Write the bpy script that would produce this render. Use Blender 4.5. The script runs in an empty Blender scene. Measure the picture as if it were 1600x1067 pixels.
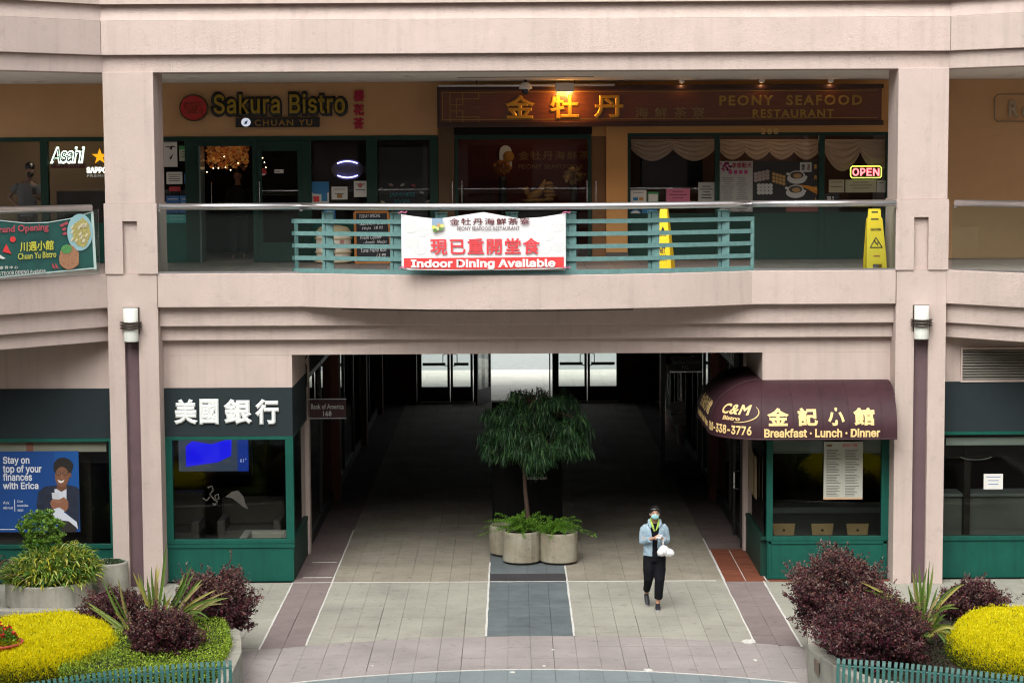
import bpy, bmesh, math, random, os
import numpy as np
from mathutils import Vector, Matrix
from math import radians as rad, sin, cos, pi

random.seed(7)
rng = np.random.default_rng(11)
S = bpy.context.scene
COL = S.collection

# ------------------------------------------------------------ camera
FPX = 3240.0; PITCH = rad(5.264); ROLL = rad(0.30); EYE = Vector((0, 0, 7.0))
_R0 = Vector((1, 0, 0)); _U0 = Vector((0, sin(PITCH), cos(PITCH))); FWD = Vector((0, cos(PITCH), -sin(PITCH)))
RGT = cos(ROLL) * _R0 - sin(ROLL) * _U0
UPV = cos(ROLL) * _U0 + sin(ROLL) * _R0
cam = bpy.data.cameras.new('camera')
cam_o = bpy.data.objects.new('camera', cam); COL.objects.link(cam_o)
cam.lens = FPX / 1600 * 36; cam.sensor_width = 36; cam.clip_start = 0.1; cam.clip_end = 600
M = Matrix((RGT, UPV, -FWD)).transposed().to_4x4(); M.translation = EYE
cam_o.matrix_world = M
cam.dof.use_dof = True
cam.dof.focus_distance = 33.2
cam.dof.aperture_fstop = 2.8
S.camera = cam_o

# ------------------------------------------------------------ world, sun, exposure
SUN_EL, SUN_AZ = rad(46), rad(196)       # overcast daylight from above and behind the viewer
w = bpy.data.worlds.new("World"); S.world = w; w.use_nodes = True
nt = w.node_tree; bg = nt.nodes['Background']
sky = nt.nodes.new('ShaderNodeTexSky'); sky.sky_type = 'NISHITA'; sky.sun_disc = False
sky.sun_elevation = SUN_EL; sky.sun_rotation = SUN_AZ; sky.air_density = 1.0; sky.dust_density = 4.0
hsv = nt.nodes.new('ShaderNodeHueSaturation'); hsv.inputs['Saturation'].default_value = 0.18
nt.links.new(sky.outputs[0], hsv.inputs['Color']); nt.links.new(hsv.outputs[0], bg.inputs[0])
bg.inputs[1].default_value = 0.15
sun = bpy.data.lights.new('sun', 'SUN'); sun.energy = 1.35; sun.angle = rad(60); sun.color = (1, 0.955, 0.885)
sun_o = bpy.data.objects.new('sun', sun); COL.objects.link(sun_o)
_sd = Vector((sin(SUN_AZ) * cos(SUN_EL), cos(SUN_AZ) * cos(SUN_EL), sin(SUN_EL)))
sun_o.rotation_euler = _sd.to_track_quat('Z', 'Y').to_euler(); sun_o.location = (0, 10, 40)
S.view_settings.view_transform = 'Standard'; S.view_settings.look = 'None'
S.view_settings.exposure = 0.80; S.view_settings.gamma = 1; S.view_settings.use_curve_mapping = False
S.render.engine = 'CYCLES'
cy = S.cycles; cy.use_denoising = True; cy.max_bounces = 7; cy.diffuse_bounces = 5; cy.pixel_filter_type = 'BLACKMAN_HARRIS'; cy.filter_width = 1.15; cy.glossy_bounces = 3
cy.transmission_bounces = 4; cy.transparent_max_bounces = 16; cy.caustics_reflective = False; cy.caustics_refractive = False
cy.sample_clamp_indirect = 6

# ------------------------------------------------------------ photo rays: where a feature seen at a pixel stands at a known depth
def ray(x, y):
    return RGT * ((x - 800) / FPX) + UPV * (-(y - 533.5) / FPX) + FWD
def P(x, y, Y):
    d = ray(x, y); return EYE + d * (Y / d.y)
def G(x, y, z=0.0):
    d = ray(x, y); return EYE + d * ((z - 7.0) / d.z)
def rect(x0, y0, x1, y1, Y):
    xm, ym = (x0 + x1) / 2, (y0 + y1) / 2
    return P(x0, ym, Y).x, P(x1, ym, Y).x, P(xm, y1, Y).z, P(xm, y0, Y).z   # X0 X1 Z0 Z1

# ------------------------------------------------------------ materials
def mat(name, col, rough=0.8, var=0.0, vscale=3.0, bump=0.0, bscale=60.0, metal=0.0, emit=None, estr=0.0,
        spec=0.5, rnd=0.0, col2=None, stretch=None, streak=0.0, coat=0.0, speck=0.0):
    m = bpy.data.materials.new(name); m.use_nodes = True
    t = m.node_tree; b = t.nodes['Principled BSDF']
    b.inputs['Roughness'].default_value = rough; b.inputs['Metallic'].default_value = metal
    b.inputs['Specular IOR Level'].default_value = spec
    b.inputs['Base Color'].default_value = (*col, 1)
    if coat: b.inputs['Coat Weight'].default_value = coat; b.inputs['Coat Roughness'].default_value = 0.1
    tc = t.nodes.new('ShaderNodeTexCoord'); geo = t.nodes.new('ShaderNodeNewGeometry')
    src = geo.outputs['Position']
    if stretch:
        mp = t.nodes.new('ShaderNodeMapping'); mp.inputs['Scale'].default_value = stretch
        t.links.new(src, mp.inputs['Vector']); src = mp.outputs[0]
    last = None
    if var > 0:
        n = t.nodes.new('ShaderNodeTexNoise'); n.inputs['Scale'].default_value = vscale; n.inputs['Detail'].default_value = 8
        n.inputs['Roughness'].default_value = 0.65
        t.links.new(src, n.inputs['Vector'])
        r = t.nodes.new('ShaderNodeMapRange'); r.inputs['From Min'].default_value = 0.25; r.inputs['From Max'].default_value = 0.75
        t.links.new(n.outputs['Fac'], r.inputs['Value'])
        mx = t.nodes.new('ShaderNodeMix'); mx.data_type = 'RGBA'
        lo = col2 if col2 else tuple(c * (1 - var) for c in col)
        hi = col if col2 else tuple(min(1, c * (1 + var * .5)) for c in col)
        mx.inputs[6].default_value = (*lo, 1); mx.inputs[7].default_value = (*hi, 1)
        t.links.new(r.outputs[0], mx.inputs[0]); last = mx.outputs[2]
    if streak > 0:
        mp2 = t.nodes.new('ShaderNodeMapping'); mp2.inputs['Scale'].default_value = (5, 5, .35)
        t.links.new(geo.outputs['Position'], mp2.inputs['Vector'])
        n2 = t.nodes.new('ShaderNodeTexNoise'); n2.inputs['Scale'].default_value = 1.5; n2.inputs['Detail'].default_value = 6
        t.links.new(mp2.outputs[0], n2.inputs['Vector'])
        r2 = t.nodes.new('ShaderNodeMapRange'); r2.inputs['From Min'].default_value = .5; r2.inputs['From Max'].default_value = .78
        r2.inputs['To Min'].default_value = 1; r2.inputs['To Max'].default_value = 1 - streak
        t.links.new(n2.outputs['Fac'], r2.inputs['Value'])
        mm = t.nodes.new('ShaderNodeMix'); mm.data_type = 'RGBA'; mm.blend_type = 'MULTIPLY'; mm.inputs[0].default_value = 1
        if last is None: mm.inputs[6].default_value = (*col, 1)
        else: t.links.new(last, mm.inputs[6])
        cb = t.nodes.new('ShaderNodeCombineColor')
        for k in range(3): t.links.new(r2.outputs[0], cb.inputs[k])
        t.links.new(cb.outputs[0], mm.inputs[7]); last = mm.outputs[2]
    if speck > 0:
        for sc_, lo_, hi_, am in ((16, .64, .70, speck), (5.5, .60, .74, speck * .8)):
            n4 = t.nodes.new('ShaderNodeTexNoise'); n4.inputs['Scale'].default_value = sc_; n4.inputs['Detail'].default_value = 3
            t.links.new(geo.outputs['Position'], n4.inputs['Vector'])
            r4 = t.nodes.new('ShaderNodeMapRange'); r4.inputs['From Min'].default_value = lo_; r4.inputs['From Max'].default_value = hi_
            r4.inputs['To Min'].default_value = 1; r4.inputs['To Max'].default_value = 1 - am
            t.links.new(n4.outputs['Fac'], r4.inputs['Value'])
            c4 = t.nodes.new('ShaderNodeCombineColor')
            for k in range(3): t.links.new(r4.outputs[0], c4.inputs[k])
            m4 = t.nodes.new('ShaderNodeMix'); m4.data_type = 'RGBA'; m4.blend_type = 'MULTIPLY'; m4.inputs[0].default_value = 1
            if last is None: m4.inputs[6].default_value = (*col, 1)
            else: t.links.new(last, m4.inputs[6])
            t.links.new(c4.outputs[0], m4.inputs[7]); last = m4.outputs[2]
    if rnd > 0:
        oi = t.nodes.new('ShaderNodeObjectInfo')
        r3 = t.nodes.new('ShaderNodeMapRange'); r3.inputs['To Min'].default_value = 1 - rnd; r3.inputs['To Max'].default_value = 1 + rnd * .6
        t.links.new(oi.outputs['Random'], r3.inputs['Value'])
        h = t.nodes.new('ShaderNodeHueSaturation')
        if last is None: h.inputs['Color'].default_value = (*col, 1)
        else: t.links.new(last, h.inputs['Color'])
        t.links.new(r3.outputs[0], h.inputs['Value']); last = h.outputs[0]
    if last is not None: t.links.new(last, b.inputs['Base Color'])
    if bump > 0:
        n = t.nodes.new('ShaderNodeTexNoise'); n.inputs['Scale'].default_value = bscale; n.inputs['Detail'].default_value = 5
        t.links.new(geo.outputs['Position'], n.inputs['Vector'])
        bp_ = t.nodes.new('ShaderNodeBump'); bp_.inputs['Strength'].default_value = bump; bp_.inputs['Distance'].default_value = 0.02
        t.links.new(n.outputs['Fac'], bp_.inputs['Height']); t.links.new(bp_.outputs[0], b.inputs['Normal'])
    if emit:
        b.inputs['Emission Color'].default_value = (*emit, 1); b.inputs['Emission Strength'].default_value = estr
    return m

def glass_mat(name, tint=(.8, .85, .84), refl=0.07, rough=0.0, haze=0.0, grime=(.5, .5, .5)):
    m = bpy.data.materials.new(name); m.use_nodes = True; t = m.node_tree; t.nodes.clear()
    out = t.nodes.new('ShaderNodeOutputMaterial'); tr = t.nodes.new('ShaderNodeBsdfTransparent'); gl = t.nodes.new('ShaderNodeBsdfGlossy')
    tr.inputs[0].default_value = (*tint, 1); gl.inputs['Roughness'].default_value = rough; gl.inputs[0].default_value = (1, 1, 1, 1)
    lw = t.nodes.new('ShaderNodeLayerWeight'); lw.inputs['Blend'].default_value = 0.25
    mr = t.nodes.new('ShaderNodeMapRange'); mr.inputs['To Min'].default_value = refl; mr.inputs['To Max'].default_value = .9
    t.links.new(lw.outputs['Fresnel'], mr.inputs['Value'])
    mx = t.nodes.new('ShaderNodeMixShader'); t.links.new(mr.outputs[0], mx.inputs[0]); t.links.new(tr.outputs[0], mx.inputs[1]); t.links.new(gl.outputs[0], mx.inputs[2])
    o = mx
    if haze:
        df = t.nodes.new('ShaderNodeBsdfDiffuse'); df.inputs[0].default_value = (*grime, 1)
        m2 = t.nodes.new('ShaderNodeMixShader'); m2.inputs[0].default_value = haze
        t.links.new(mx.outputs[0], m2.inputs[1]); t.links.new(df.outputs[0], m2.inputs[2]); o = m2
    t.links.new(o.outputs[0], out.inputs[0])
    return m

STUCCO = mat('stucco', (.550, .454, .411), .92, var=.10, vscale=1.1, bump=.45, bscale=110, streak=.12, speck=.10, spec=.2)
STUCCO_S = mat('stucco_smooth', (.560, .462, .416), .92, var=.10, vscale=2.0, bump=.3, bscale=160, streak=.13, speck=.08, spec=.2)
CEIL = mat('ceiling_paint', (.84, .84, .78), .9, var=.04)
PLUM = mat('plum_paint', (.125, .078, .088), .8, var=.15, vscale=4, bump=.2, bscale=120)
SIGNBAND = mat('dark_slate_paint', (.016, .026, .030), .7, var=.12, vscale=5, spec=.3)
GREEN = mat('green_paint', (.0045, .088, .064), .5, var=.25, vscale=2.2, spec=.3, streak=.25, speck=.15)
DGREEN = mat('deep_green_paint', (.004, .040, .028), .5, var=.15, vscale=3, spec=.35)
TEAL = mat('teal_metal_paint', (.115, .240, .232), .55, var=.30, vscale=14, bump=.15, bscale=80)
BTEAL = mat('bench_teal_paint', (.042, .150, .132), .5, var=.25, vscale=12)
STEEL = mat('brushed_steel', (.74, .74, .75), .33, metal=1.0, var=.1, vscale=9)
CHROME = mat('polished_steel', (.8, .8, .8), .15, metal=1.0)
DMETAL = mat('dark_metal', (.02, .02, .02), .45)
BRONZE = mat('dark_bronze', (.10, .085, .07), .4, metal=.7)
TANWALL = mat('tan_wall', (.60, .37, .185), .9, var=.08, vscale=2, bump=.15, bscale=120)
AMBER = mat('amber_wall', (.66, .36, .13), .85, var=.06, vscale=2)
WHITE = mat('white_paint', (.80, .80, .78), .6)
OPAL = mat('opal_glass', (.74, .78, .72), .35, var=.04)
BLACK = mat('black_plastic', (.012, .012, .013), .5)
ROOMDK = mat('dark_interior', (.030, .022, .018), .9, var=.3, vscale=1.5)
ROOMRD = mat('dark_red_interior', (.085, .006, .005), .8, var=.2)
BROWNCOL = mat('brown_column_paint', (.19, .065, .04), .7, var=.2)
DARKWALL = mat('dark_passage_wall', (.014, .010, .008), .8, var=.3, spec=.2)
CREAM = mat('cream_paver', (.350, .345, .292), .85, var=.28, vscale=.9, speck=.28, rnd=.06, bump=.25, bscale=70, spec=.3)
PINK = mat('pink_paver', (.345, .312, .300), .85, var=.22, vscale=1.1, speck=.25, rnd=.05, bump=.25, bscale=70, spec=.3)
INNERC = mat('inner_cream_paver', (.300, .272, .218), .85, var=.35, vscale=1.1, speck=.35, rnd=.08, bump=.25, bscale=70, spec=.25)  # pavers inside the passage, darker and browner than those outside
INNERM = mat('inner_mauve_paver', (.195, .152, .142), .85, var=.3, vscale=1.4, speck=.3, rnd=.08, bump=.25, bscale=70, spec=.25)
MAUVE = mat('mauve_paver', (.245, .200, .192), .82, speck=.25, var=.18, vscale=2.5, rnd=.07, bump=.25, bscale=70, spec=.3)
SLATE = mat('slate_paver', (.135, .160, .168), .8, speck=.2, var=.38, vscale=1.8, rnd=.08, bump=.25, bscale=70, spec=.3)
BLUEG = mat('blue_grey_paver', (.215, .255, .265), .82, speck=.25, var=.18, vscale=2, rnd=.05, bump=.25, bscale=70, spec=.3)
CHAR = mat('charcoal_paver', (.045, .042, .047), .75, var=.3, vscale=3, rnd=.1)
GROUT = mat('joint_mortar', (.17, .16, .14), .95, var=.3, vscale=5)
WLINE = mat('white_joint', (.66, .66, .62), .9, var=.3, vscale=20)
TERRA = mat('terracotta', (.20, .060, .030), .7, var=.25, vscale=8, rnd=.15)
BTILE = mat('balcony_tile', (.27, .235, .215), .45, var=.2, vscale=4, rnd=.08)
CONC = mat('planter_concrete', (.36, .35, .295), .9, var=.28, vscale=4, bump=.3, bscale=60, streak=.35)
SOIL = mat('soil', (.035, .024, .016), .95, var=.4, vscale=20, bump=.8, bscale=40)
ASPH = mat('asphalt', (.34, .37, .355), .9, var=.2, vscale=6)
WALKM = mat('street_sidewalk', (.72, .72, .63), .9, var=.12, vscale=2)
GLASS = glass_mat('window_glass', (.80, .83, .81), .0)
GLASS_B = glass_mat('bank_glass', (.88, .90, .88), .0)
GLASS_U = glass_mat('upper_window_glass', (.94, .95, .94), .0)
GLASS_R = glass_mat('railing_glass', (.87, .94, .925), .005, haze=.008, grime=(.35, .5, .48))
GLASS_P = glass_mat('passage_glass', (.35, .36, .35), .04)
GLASS_D = glass_mat('door_glass', (.93, .95, .94), .03)
YELLOWP = mat('yellow_plastic', (.86, .58, .010), .4, var=.06, vscale=10)
PRBLK = mat('black_print', (.015, .014, .014), .6)
PRRED = mat('red_print', (.70, .045, .045), .6)
PRGOLD = mat('gold_letter', (.62, .33, .045), .38, metal=.35)
PRGOLDD = mat('dull_gold_letter', (.36, .22, .045), .45, metal=.3)
PAPER = mat('white_paper', (.70, .70, .66), .8, var=.05)
PAPERG = mat('grey_paper', (.42, .43, .40), .8, var=.08, vscale=8)
PINKP = mat('pink_paper', (.62, .18, .28), .8)
BLUEP = mat('blue_print', (.03, .20, .42), .6)
NAVYP = mat('navy_print', (.006, .060, .25), .45)
GREENP = mat('green_print', (.05, .28, .09), .6)
CYANP = mat('turquoise_print', (.08, .42, .40), .6)
LGREY = mat('light_grey_print', (.60, .62, .60), .7)

# ------------------------------------------------------------ mesh helpers
class MB:
    def __init__(s): s.v = []; s.f = []
    def add(s, vs, fs):
        n = len(s.v); s.v += [tuple(p) for p in vs]; s.f += [tuple(i + n for i in q) for q in fs]; return s
    def box(s, x0, x1, y0, y1, z0, z1):
        if x0 > x1: x0, x1 = x1, x0
        if y0 > y1: y0, y1 = y1, y0
        if z0 > z1: z0, z1 = z1, z0
        v = [(x0, y0, z0), (x1, y0, z0), (x1, y1, z0), (x0, y1, z0), (x0, y0, z1), (x1, y0, z1), (x1, y1, z1), (x0, y1, z1)]
        return s.add(v, [(0, 3, 2, 1), (4, 5, 6, 7), (0, 1, 5, 4), (1, 2, 6, 5), (2, 3, 7, 6), (3, 0, 4, 7)])
    def prism(s, poly, z0, z1):
        n = len(poly); a = sum(poly[i][0] * poly[(i + 1) % n][1] - poly[(i + 1) % n][0] * poly[i][1] for i in range(n))
        if a < 0: poly = poly[::-1]
        v = [(x, y, z0) for x, y in poly] + [(x, y, z1) for x, y in poly]
        return s.add(v, [tuple(range(n))[::-1], tuple(range(n, 2 * n))] + [(i, (i + 1) % n, n + (i + 1) % n, n + i) for i in range(n)])
    def plate(s, poly, y0, y1):          # polygon in x,z extruded along y
        n = len(poly); a = sum(poly[i][0] * poly[(i + 1) % n][1] - poly[(i + 1) % n][0] * poly[i][1] for i in range(n))
        if a < 0: poly = poly[::-1]
        v = [(x, y0, z) for x, z in poly] + [(x, y1, z) for x, z in poly]
        return s.add(v, [tuple(range(n)), tuple(range(n, 2 * n))[::-1]] + [((i + 1) % n, i, n + i, n + (i + 1) % n) for i in range(n)])
    def disc(s, cx, cz, rx, rz, y0, y1, n=28):
        return s.plate([(cx + rx * cos(2 * pi * i / n), cz + rz * sin(2 * pi * i / n)) for i in range(n)], y0, y1)
    def tube(s, pts, r, n=8, caps=True, ry=None):
        pts = [Vector(p) for p in pts]; m = len(pts)
        rs = r if isinstance(r, (list, tuple)) else [r] * m
        vs = []; up = Vector((0, 0, 1)); t0 = (pts[1] - pts[0]).normalized()
        a = t0.cross(up); a = a.normalized() if a.length > 1e-3 else Vector((1, 0, 0)); b = a.cross(t0).normalized()
        for i, p in enumerate(pts):
            t = (pts[min(i + 1, m - 1)] - pts[max(i - 1, 0)]).normalized()
            a = (a - t * a.dot(t)).normalized(); b = t.cross(a)
            q = rs[i]; qx, qy = q if isinstance(q, (list, tuple)) else (q, q)
            vs += [p + a * (qx * cos(2 * pi * k / n)) + b * (qy * sin(2 * pi * k / n)) for k in range(n)]
        fs = [(i * n + k, i * n + (k + 1) % n, (i + 1) * n + (k + 1) % n, (i + 1) * n + k) for i in range(m - 1) for k in range(n)]
        if caps: fs += [tuple(range(n))[::-1], tuple((m - 1) * n + k for k in range(n))]
        return s.add(vs, fs)
    def lathe(s, prof, cx, cy, n=32, ang=2 * pi):     # prof: (r,z) from bottom outside ... closed by caps
        m = len(prof); vs = [(cx + r * cos(2 * pi * k / n), cy + r * sin(2 * pi * k / n), z) for r, z in prof for k in range(n)]
        fs = [(i * n + k, i * n + (k + 1) % n, (i + 1) * n + (k + 1) % n, (i + 1) * n + k) for i in range(m - 1) for k in range(n)]
        fs += [tuple(range(n))[::-1], tuple((m - 1) * n + k for k in range(n))]
        return s.add(vs, fs)
    def blob(s, c, r, n=12, m=8, rot=None):
        c = Vector(c); rx, ry, rz = r if isinstance(r, (list, tuple)) else (r, r, r); vs = []
        for i in range(1, m):
            th = pi * i / m
            for k in range(n):
                v = Vector((rx * sin(th) * cos(2 * pi * k / n), ry * sin(th) * sin(2 * pi * k / n), -rz * cos(th)))
                if rot: v = rot @ v
                vs.append(c + v)
        t = Vector((0, 0, rz)); b = Vector((0, 0, -rz))
        if rot: t = rot @ t; b = rot @ b
        fs = [(i * n + k, i * n + (k + 1) % n, (i + 1) * n + (k + 1) % n, (i + 1) * n + k) for i in range(m - 2) for k in range(n)]
        L = len(vs); vs += [c + b, c + t]
        fs += [(L, (k + 1) % n, k) for k in range(n)] + [(L + 1, (m - 2) * n + k, (m - 2) * n + (k + 1) % n) for k in range(n)]
        return s.add(vs, fs)
    def strip(s, path, z0, z1, th):      # wall that follows a plan path, thickness th towards +Y
        n = len(path)
        for i in range(n - 1):
            (xa, ya), (xb, yb) = path[i], path[i + 1]
            v = [(xa, ya, z0), (xb, yb, z0), (xb, yb + th, z0), (xa, ya + th, z0), (xa, ya, z1), (xb, yb, z1), (xb, yb + th, z1), (xa, ya + th, z1)]
            f = [(0, 3, 2, 1), (4, 5, 6, 7), (0, 1, 5, 4), (2, 3, 7, 6)]
            if i == n - 2: f.append((1, 2, 6, 5))
            if i == 0: f.append((3, 0, 4, 7))
            s.add(v, f)
        return s
    def build(s, name, m, parent=None, smooth=False, bevel=0.0, **kw):
        me = bpy.data.meshes.new(name)
        off = Vector(parent['_o']) if parent is not None else Vector((0, 0, 0))
        me.from_pydata([(x - off.x, y - off.y, z - off.z) for x, y, z in s.v], [], s.f)
        for q in (m if isinstance(m, (list, tuple)) else [m]): me.materials.append(q)
        if smooth: me.shade_smooth()
        o = bpy.data.objects.new(name, me); COL.objects.link(o)
        if parent is not None: o.parent = parent
        o['_o'] = tuple(off)
        if bevel:
            b = o.modifiers.new('bevel', 'BEVEL'); b.width = bevel; b.segments = 2; b.limit_method = 'ANGLE'
        tag(o, **kw)
        return o

def tag(o, label=None, cat=None, group=None, kind=None):
    if label: o['label'] = label
    if cat: o['category'] = cat
    if group: o['group'] = group
    if kind: o['kind'] = kind
    return o
def thing(name, loc, label, cat, group=None):
    o = bpy.data.objects.new(name, None); COL.objects.link(o); o.location = loc; o['_o'] = tuple(loc); o.empty_display_size = .1
    return tag(o, label, cat, group)
def bx(name, m, parent, x0, x1, y0, y1, z0, z1, bevel=0, **kw):
    return MB().box(x0, x1, y0, y1, z0, z1).build(name, m, parent, bevel=bevel, **kw)
def bpx(name, m, parent, x0, y0, x1, y1, Y, d=.02, bevel=0, **kw):     # box whose front face at depth Y fills the given photo rectangle
    a, b, c, e = rect(x0, y0, x1, y1, Y)
    return MB().box(a, b, Y, Y + d, c, e).build(name, m, parent, bevel=bevel, **kw)

# lettering ------------------------------------------------------
_fd = bpy.utils.system_resource('DATAFILES', path='fonts')
FONT_SANS = None
try:
    _fp = os.path.join(_fd, 'Inter.woff2')
    if os.path.exists(_fp): FONT_SANS = bpy.data.fonts.load(_fp)
except Exception: FONT_SANS = None

def text_mesh(body, bold=0.0, font=None, shear=0.0, spacing=1.0, line=1.0, align='LEFT', res=3):
    c = bpy.data.curves.new('t', 'FONT'); c.body = body; c.size = 1; c.shear = shear; c.space_character = spacing
    c.space_line = line; c.align_x = align; c.resolution_u = res
    if font: c.font = font
    c.extrude = .01; c.bevel_depth = bold; c.bevel_resolution = 0
    o = bpy.data.objects.new('t', c); COL.objects.link(o)
    dg = bpy.context.evaluated_depsgraph_get(); dg.update()
    me = bpy.data.meshes.new_from_object(o.evaluated_get(dg))
    v = np.zeros(len(me.vertices) * 3); me.vertices.foreach_get('co', v); v = v.reshape(-1, 3)
    f = [tuple(p.vertices) for p in me.polygons]
    bpy.data.objects.remove(o); bpy.data.curves.remove(c); bpy.data.meshes.remove(me)
    return v, f
def fit(v, X0, X1, Z0, Z1, d):
    lo, hi = v.min(0), v.max(0); s = np.where(hi - lo < 1e-6, 1, hi - lo)
    u = (v - lo) / s
    return X0 + u[:, 0] * (X1 - X0), Z0 + u[:, 1] * (Z1 - Z0), u[:, 2] * d
def letters(name, body, m, parent, X0, X1, Z0, Z1, Y, bold=.02, d=.004, font=None, shear=0, spacing=1, line=1, align='LEFT', **kw):
    v, f = text_mesh(body, bold, font, shear, spacing, line, align)
    x, z, t = fit(v, X0, X1, Z0, Z1, d)
    mb = MB(); mb.add(list(zip(x, Y - t, z)), f)
    return mb.build(name, m, parent, **kw)
def lpx(name, body, m, parent, x0, y0, x1, y1, Y, **k):
    a, b, c, e = rect(x0, y0, x1, y1, Y)
    return letters(name, body, m, parent, a, b, c, e, Y, **k)

# leaf masses ----------------------------------------------------
def leaves(name, parent, P0, D, L, W, mats, droop=0.0, lift=.15, kind=None, pick=None, **kw):
    """many small folded leaves: base points P0, directions D, lengths L, widths W"""
    n = len(P0); D = D / np.maximum(np.linalg.norm(D, axis=1, keepdims=True), 1e-6)
    R = rng.normal(size=(n, 3)); A = np.cross(D, R); A /= np.maximum(np.linalg.norm(A, axis=1, keepdims=True), 1e-6)
    N = np.cross(A, D); L = np.broadcast_to(L, n)[:, None]; W = np.broadcast_to(W, n)[:, None]
    mid = P0 + D * L * .5; tip = P0 + D * L
    tip = tip + np.array([0, 0, -1.0]) * L * droop; mid = mid + np.array([0, 0, -1.0]) * L * droop * .25
    v = np.stack([P0, mid + A * W * .5 + N * W * lift, tip, mid - A * W * .5 + N * W * lift], 1).reshape(-1, 3)
    off = np.array(parent['_o']) if parent is not None else np.zeros(3)
    me = bpy.data.meshes.new(name); me.vertices.add(4 * n); me.vertices.foreach_set('co', (v - off).ravel())
    me.loops.add(4 * n); me.loops.foreach_set('vertex_index', np.arange(4 * n, dtype=np.int32))
    me.polygons.add(n); me.polygons.foreach_set('loop_start', np.arange(0, 4 * n, 4, dtype=np.int32))
    for q in mats: me.materials.append(q)
    idx = pick if pick is not None else rng.integers(0, len(mats), n)
    me.polygons.foreach_set('material_index', np.asarray(idx, dtype=np.int32)); me.update(calc_edges=True)
    o = bpy.data.objects.new(name, me); COL.objects.link(o)
    if parent is not None: o.parent = parent
    o['_o'] = tuple(off); return tag(o, kind=kind, **kw)
def leafmat(name, col, rough=.55, trans=.25):
    m = bpy.data.materials.new(name); m.use_nodes = True; t = m.node_tree; b = t.nodes['Principled BSDF']
    b.inputs['Base Color'].default_value = (*col, 1); b.inputs['Roughness'].default_value = rough
    b.inputs['Specular IOR Level'].default_value = .35
    out = t.nodes['Material Output']; tl = t.nodes.new('ShaderNodeBsdfTranslucent'); tl.inputs[0].default_value = (*col, 1)
    mx = t.nodes.new('ShaderNodeMixShader'); mx.inputs[0].default_value = trans
    t.links.new(b.outputs[0], mx.inputs[1]); t.links.new(tl.outputs[0], mx.inputs[2]); t.links.new(mx.outputs[0], out.inputs[0])
    return m
def blade(pts, w, up=(0, 0, 1)):      # strap leaf along points with a fold
    mb = MB(); n = len(pts); pts = [Vector(p) for p in pts]; vs = []
    for i, p in enumerate(pts):
        t = (pts[min(i + 1, n - 1)] - pts[max(i - 1, 0)]).normalized()
        a = t.cross(Vector(up)); a = a.normalized() if a.length > 1e-3 else Vector((1, 0, 0)); b = a.cross(t)
        u = i / (n - 1); ww = w * (0.55 + 1.1 * u - 1.62 * u * u * u) * .5 if u < 1 else 0.001
        ww = max(ww, .0008)
        vs += [p - a * ww + b * ww * .35, p, p + a * ww + b * ww * .35]
    fs = []
    for i in range(n - 1):
        k = 3 * i; fs += [(k, k + 1, k + 4, k + 3), (k + 1, k + 2, k + 5, k + 4)]
    return mb.add(vs, fs)

# ============================================================ THE GROUND
CX = .24; TP = .3195; TR = .64; Y_LINE = 33.32
D0 = (CX, 19.55); R_IN = 8.02; R_OUT = 9.97
ground = MB().add([(-70, -6, -.03), (70, -6, -.03), (70, 57.9, -.03), (-70, 57.9, -.03)], [(0, 1, 2, 3)]).build('ground', GROUT, None, kind='structure')
paving = bpy.data.objects.new('plaza_paving', None); COL.objects.link(paving); paving['_o'] = (0, 0, 0); paving['kind'] = 'structure'
def clip(poly, a, b, c):       # keep a*x+b*y <= c
    out = []; n = len(poly)
    for i in range(n):
        p, q = poly[i], poly[(i + 1) % n]; dp, dq = a * p[0] + b * p[1] - c, a * q[0] + b * q[1] - c
        if dp <= 0: out.append(p)
        if (dp < 0 < dq) or (dq < 0 < dp):
            t = dp / (dp - dq); out.append((p[0] + t * (q[0] - p[0]), p[1] + t * (q[1] - p[1])))
    return out
def area(p): return abs(sum(p[i][0] * p[(i + 1) % len(p)][1] - p[(i + 1) % len(p)][0] * p[i][1] for i in range(len(p)))) / 2
def halfplane(cx, cy, R):      # chord of the circle where it passes this cell
    dx, dy = cx - D0[0], cy - D0[1]; L = math.hypot(dx, dy); return dx / L, dy / L, R + (dx * D0[0] + dy * D0[1]) / L
colj = {i: (.0042 if i % 4 == 1 else rng.uniform(.0012, .0028)) for i in range(-40, 41)}; rowj = {j: rng.uniform(.0008, .0024) for j in range(-40, 50)}
cells = []
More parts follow.
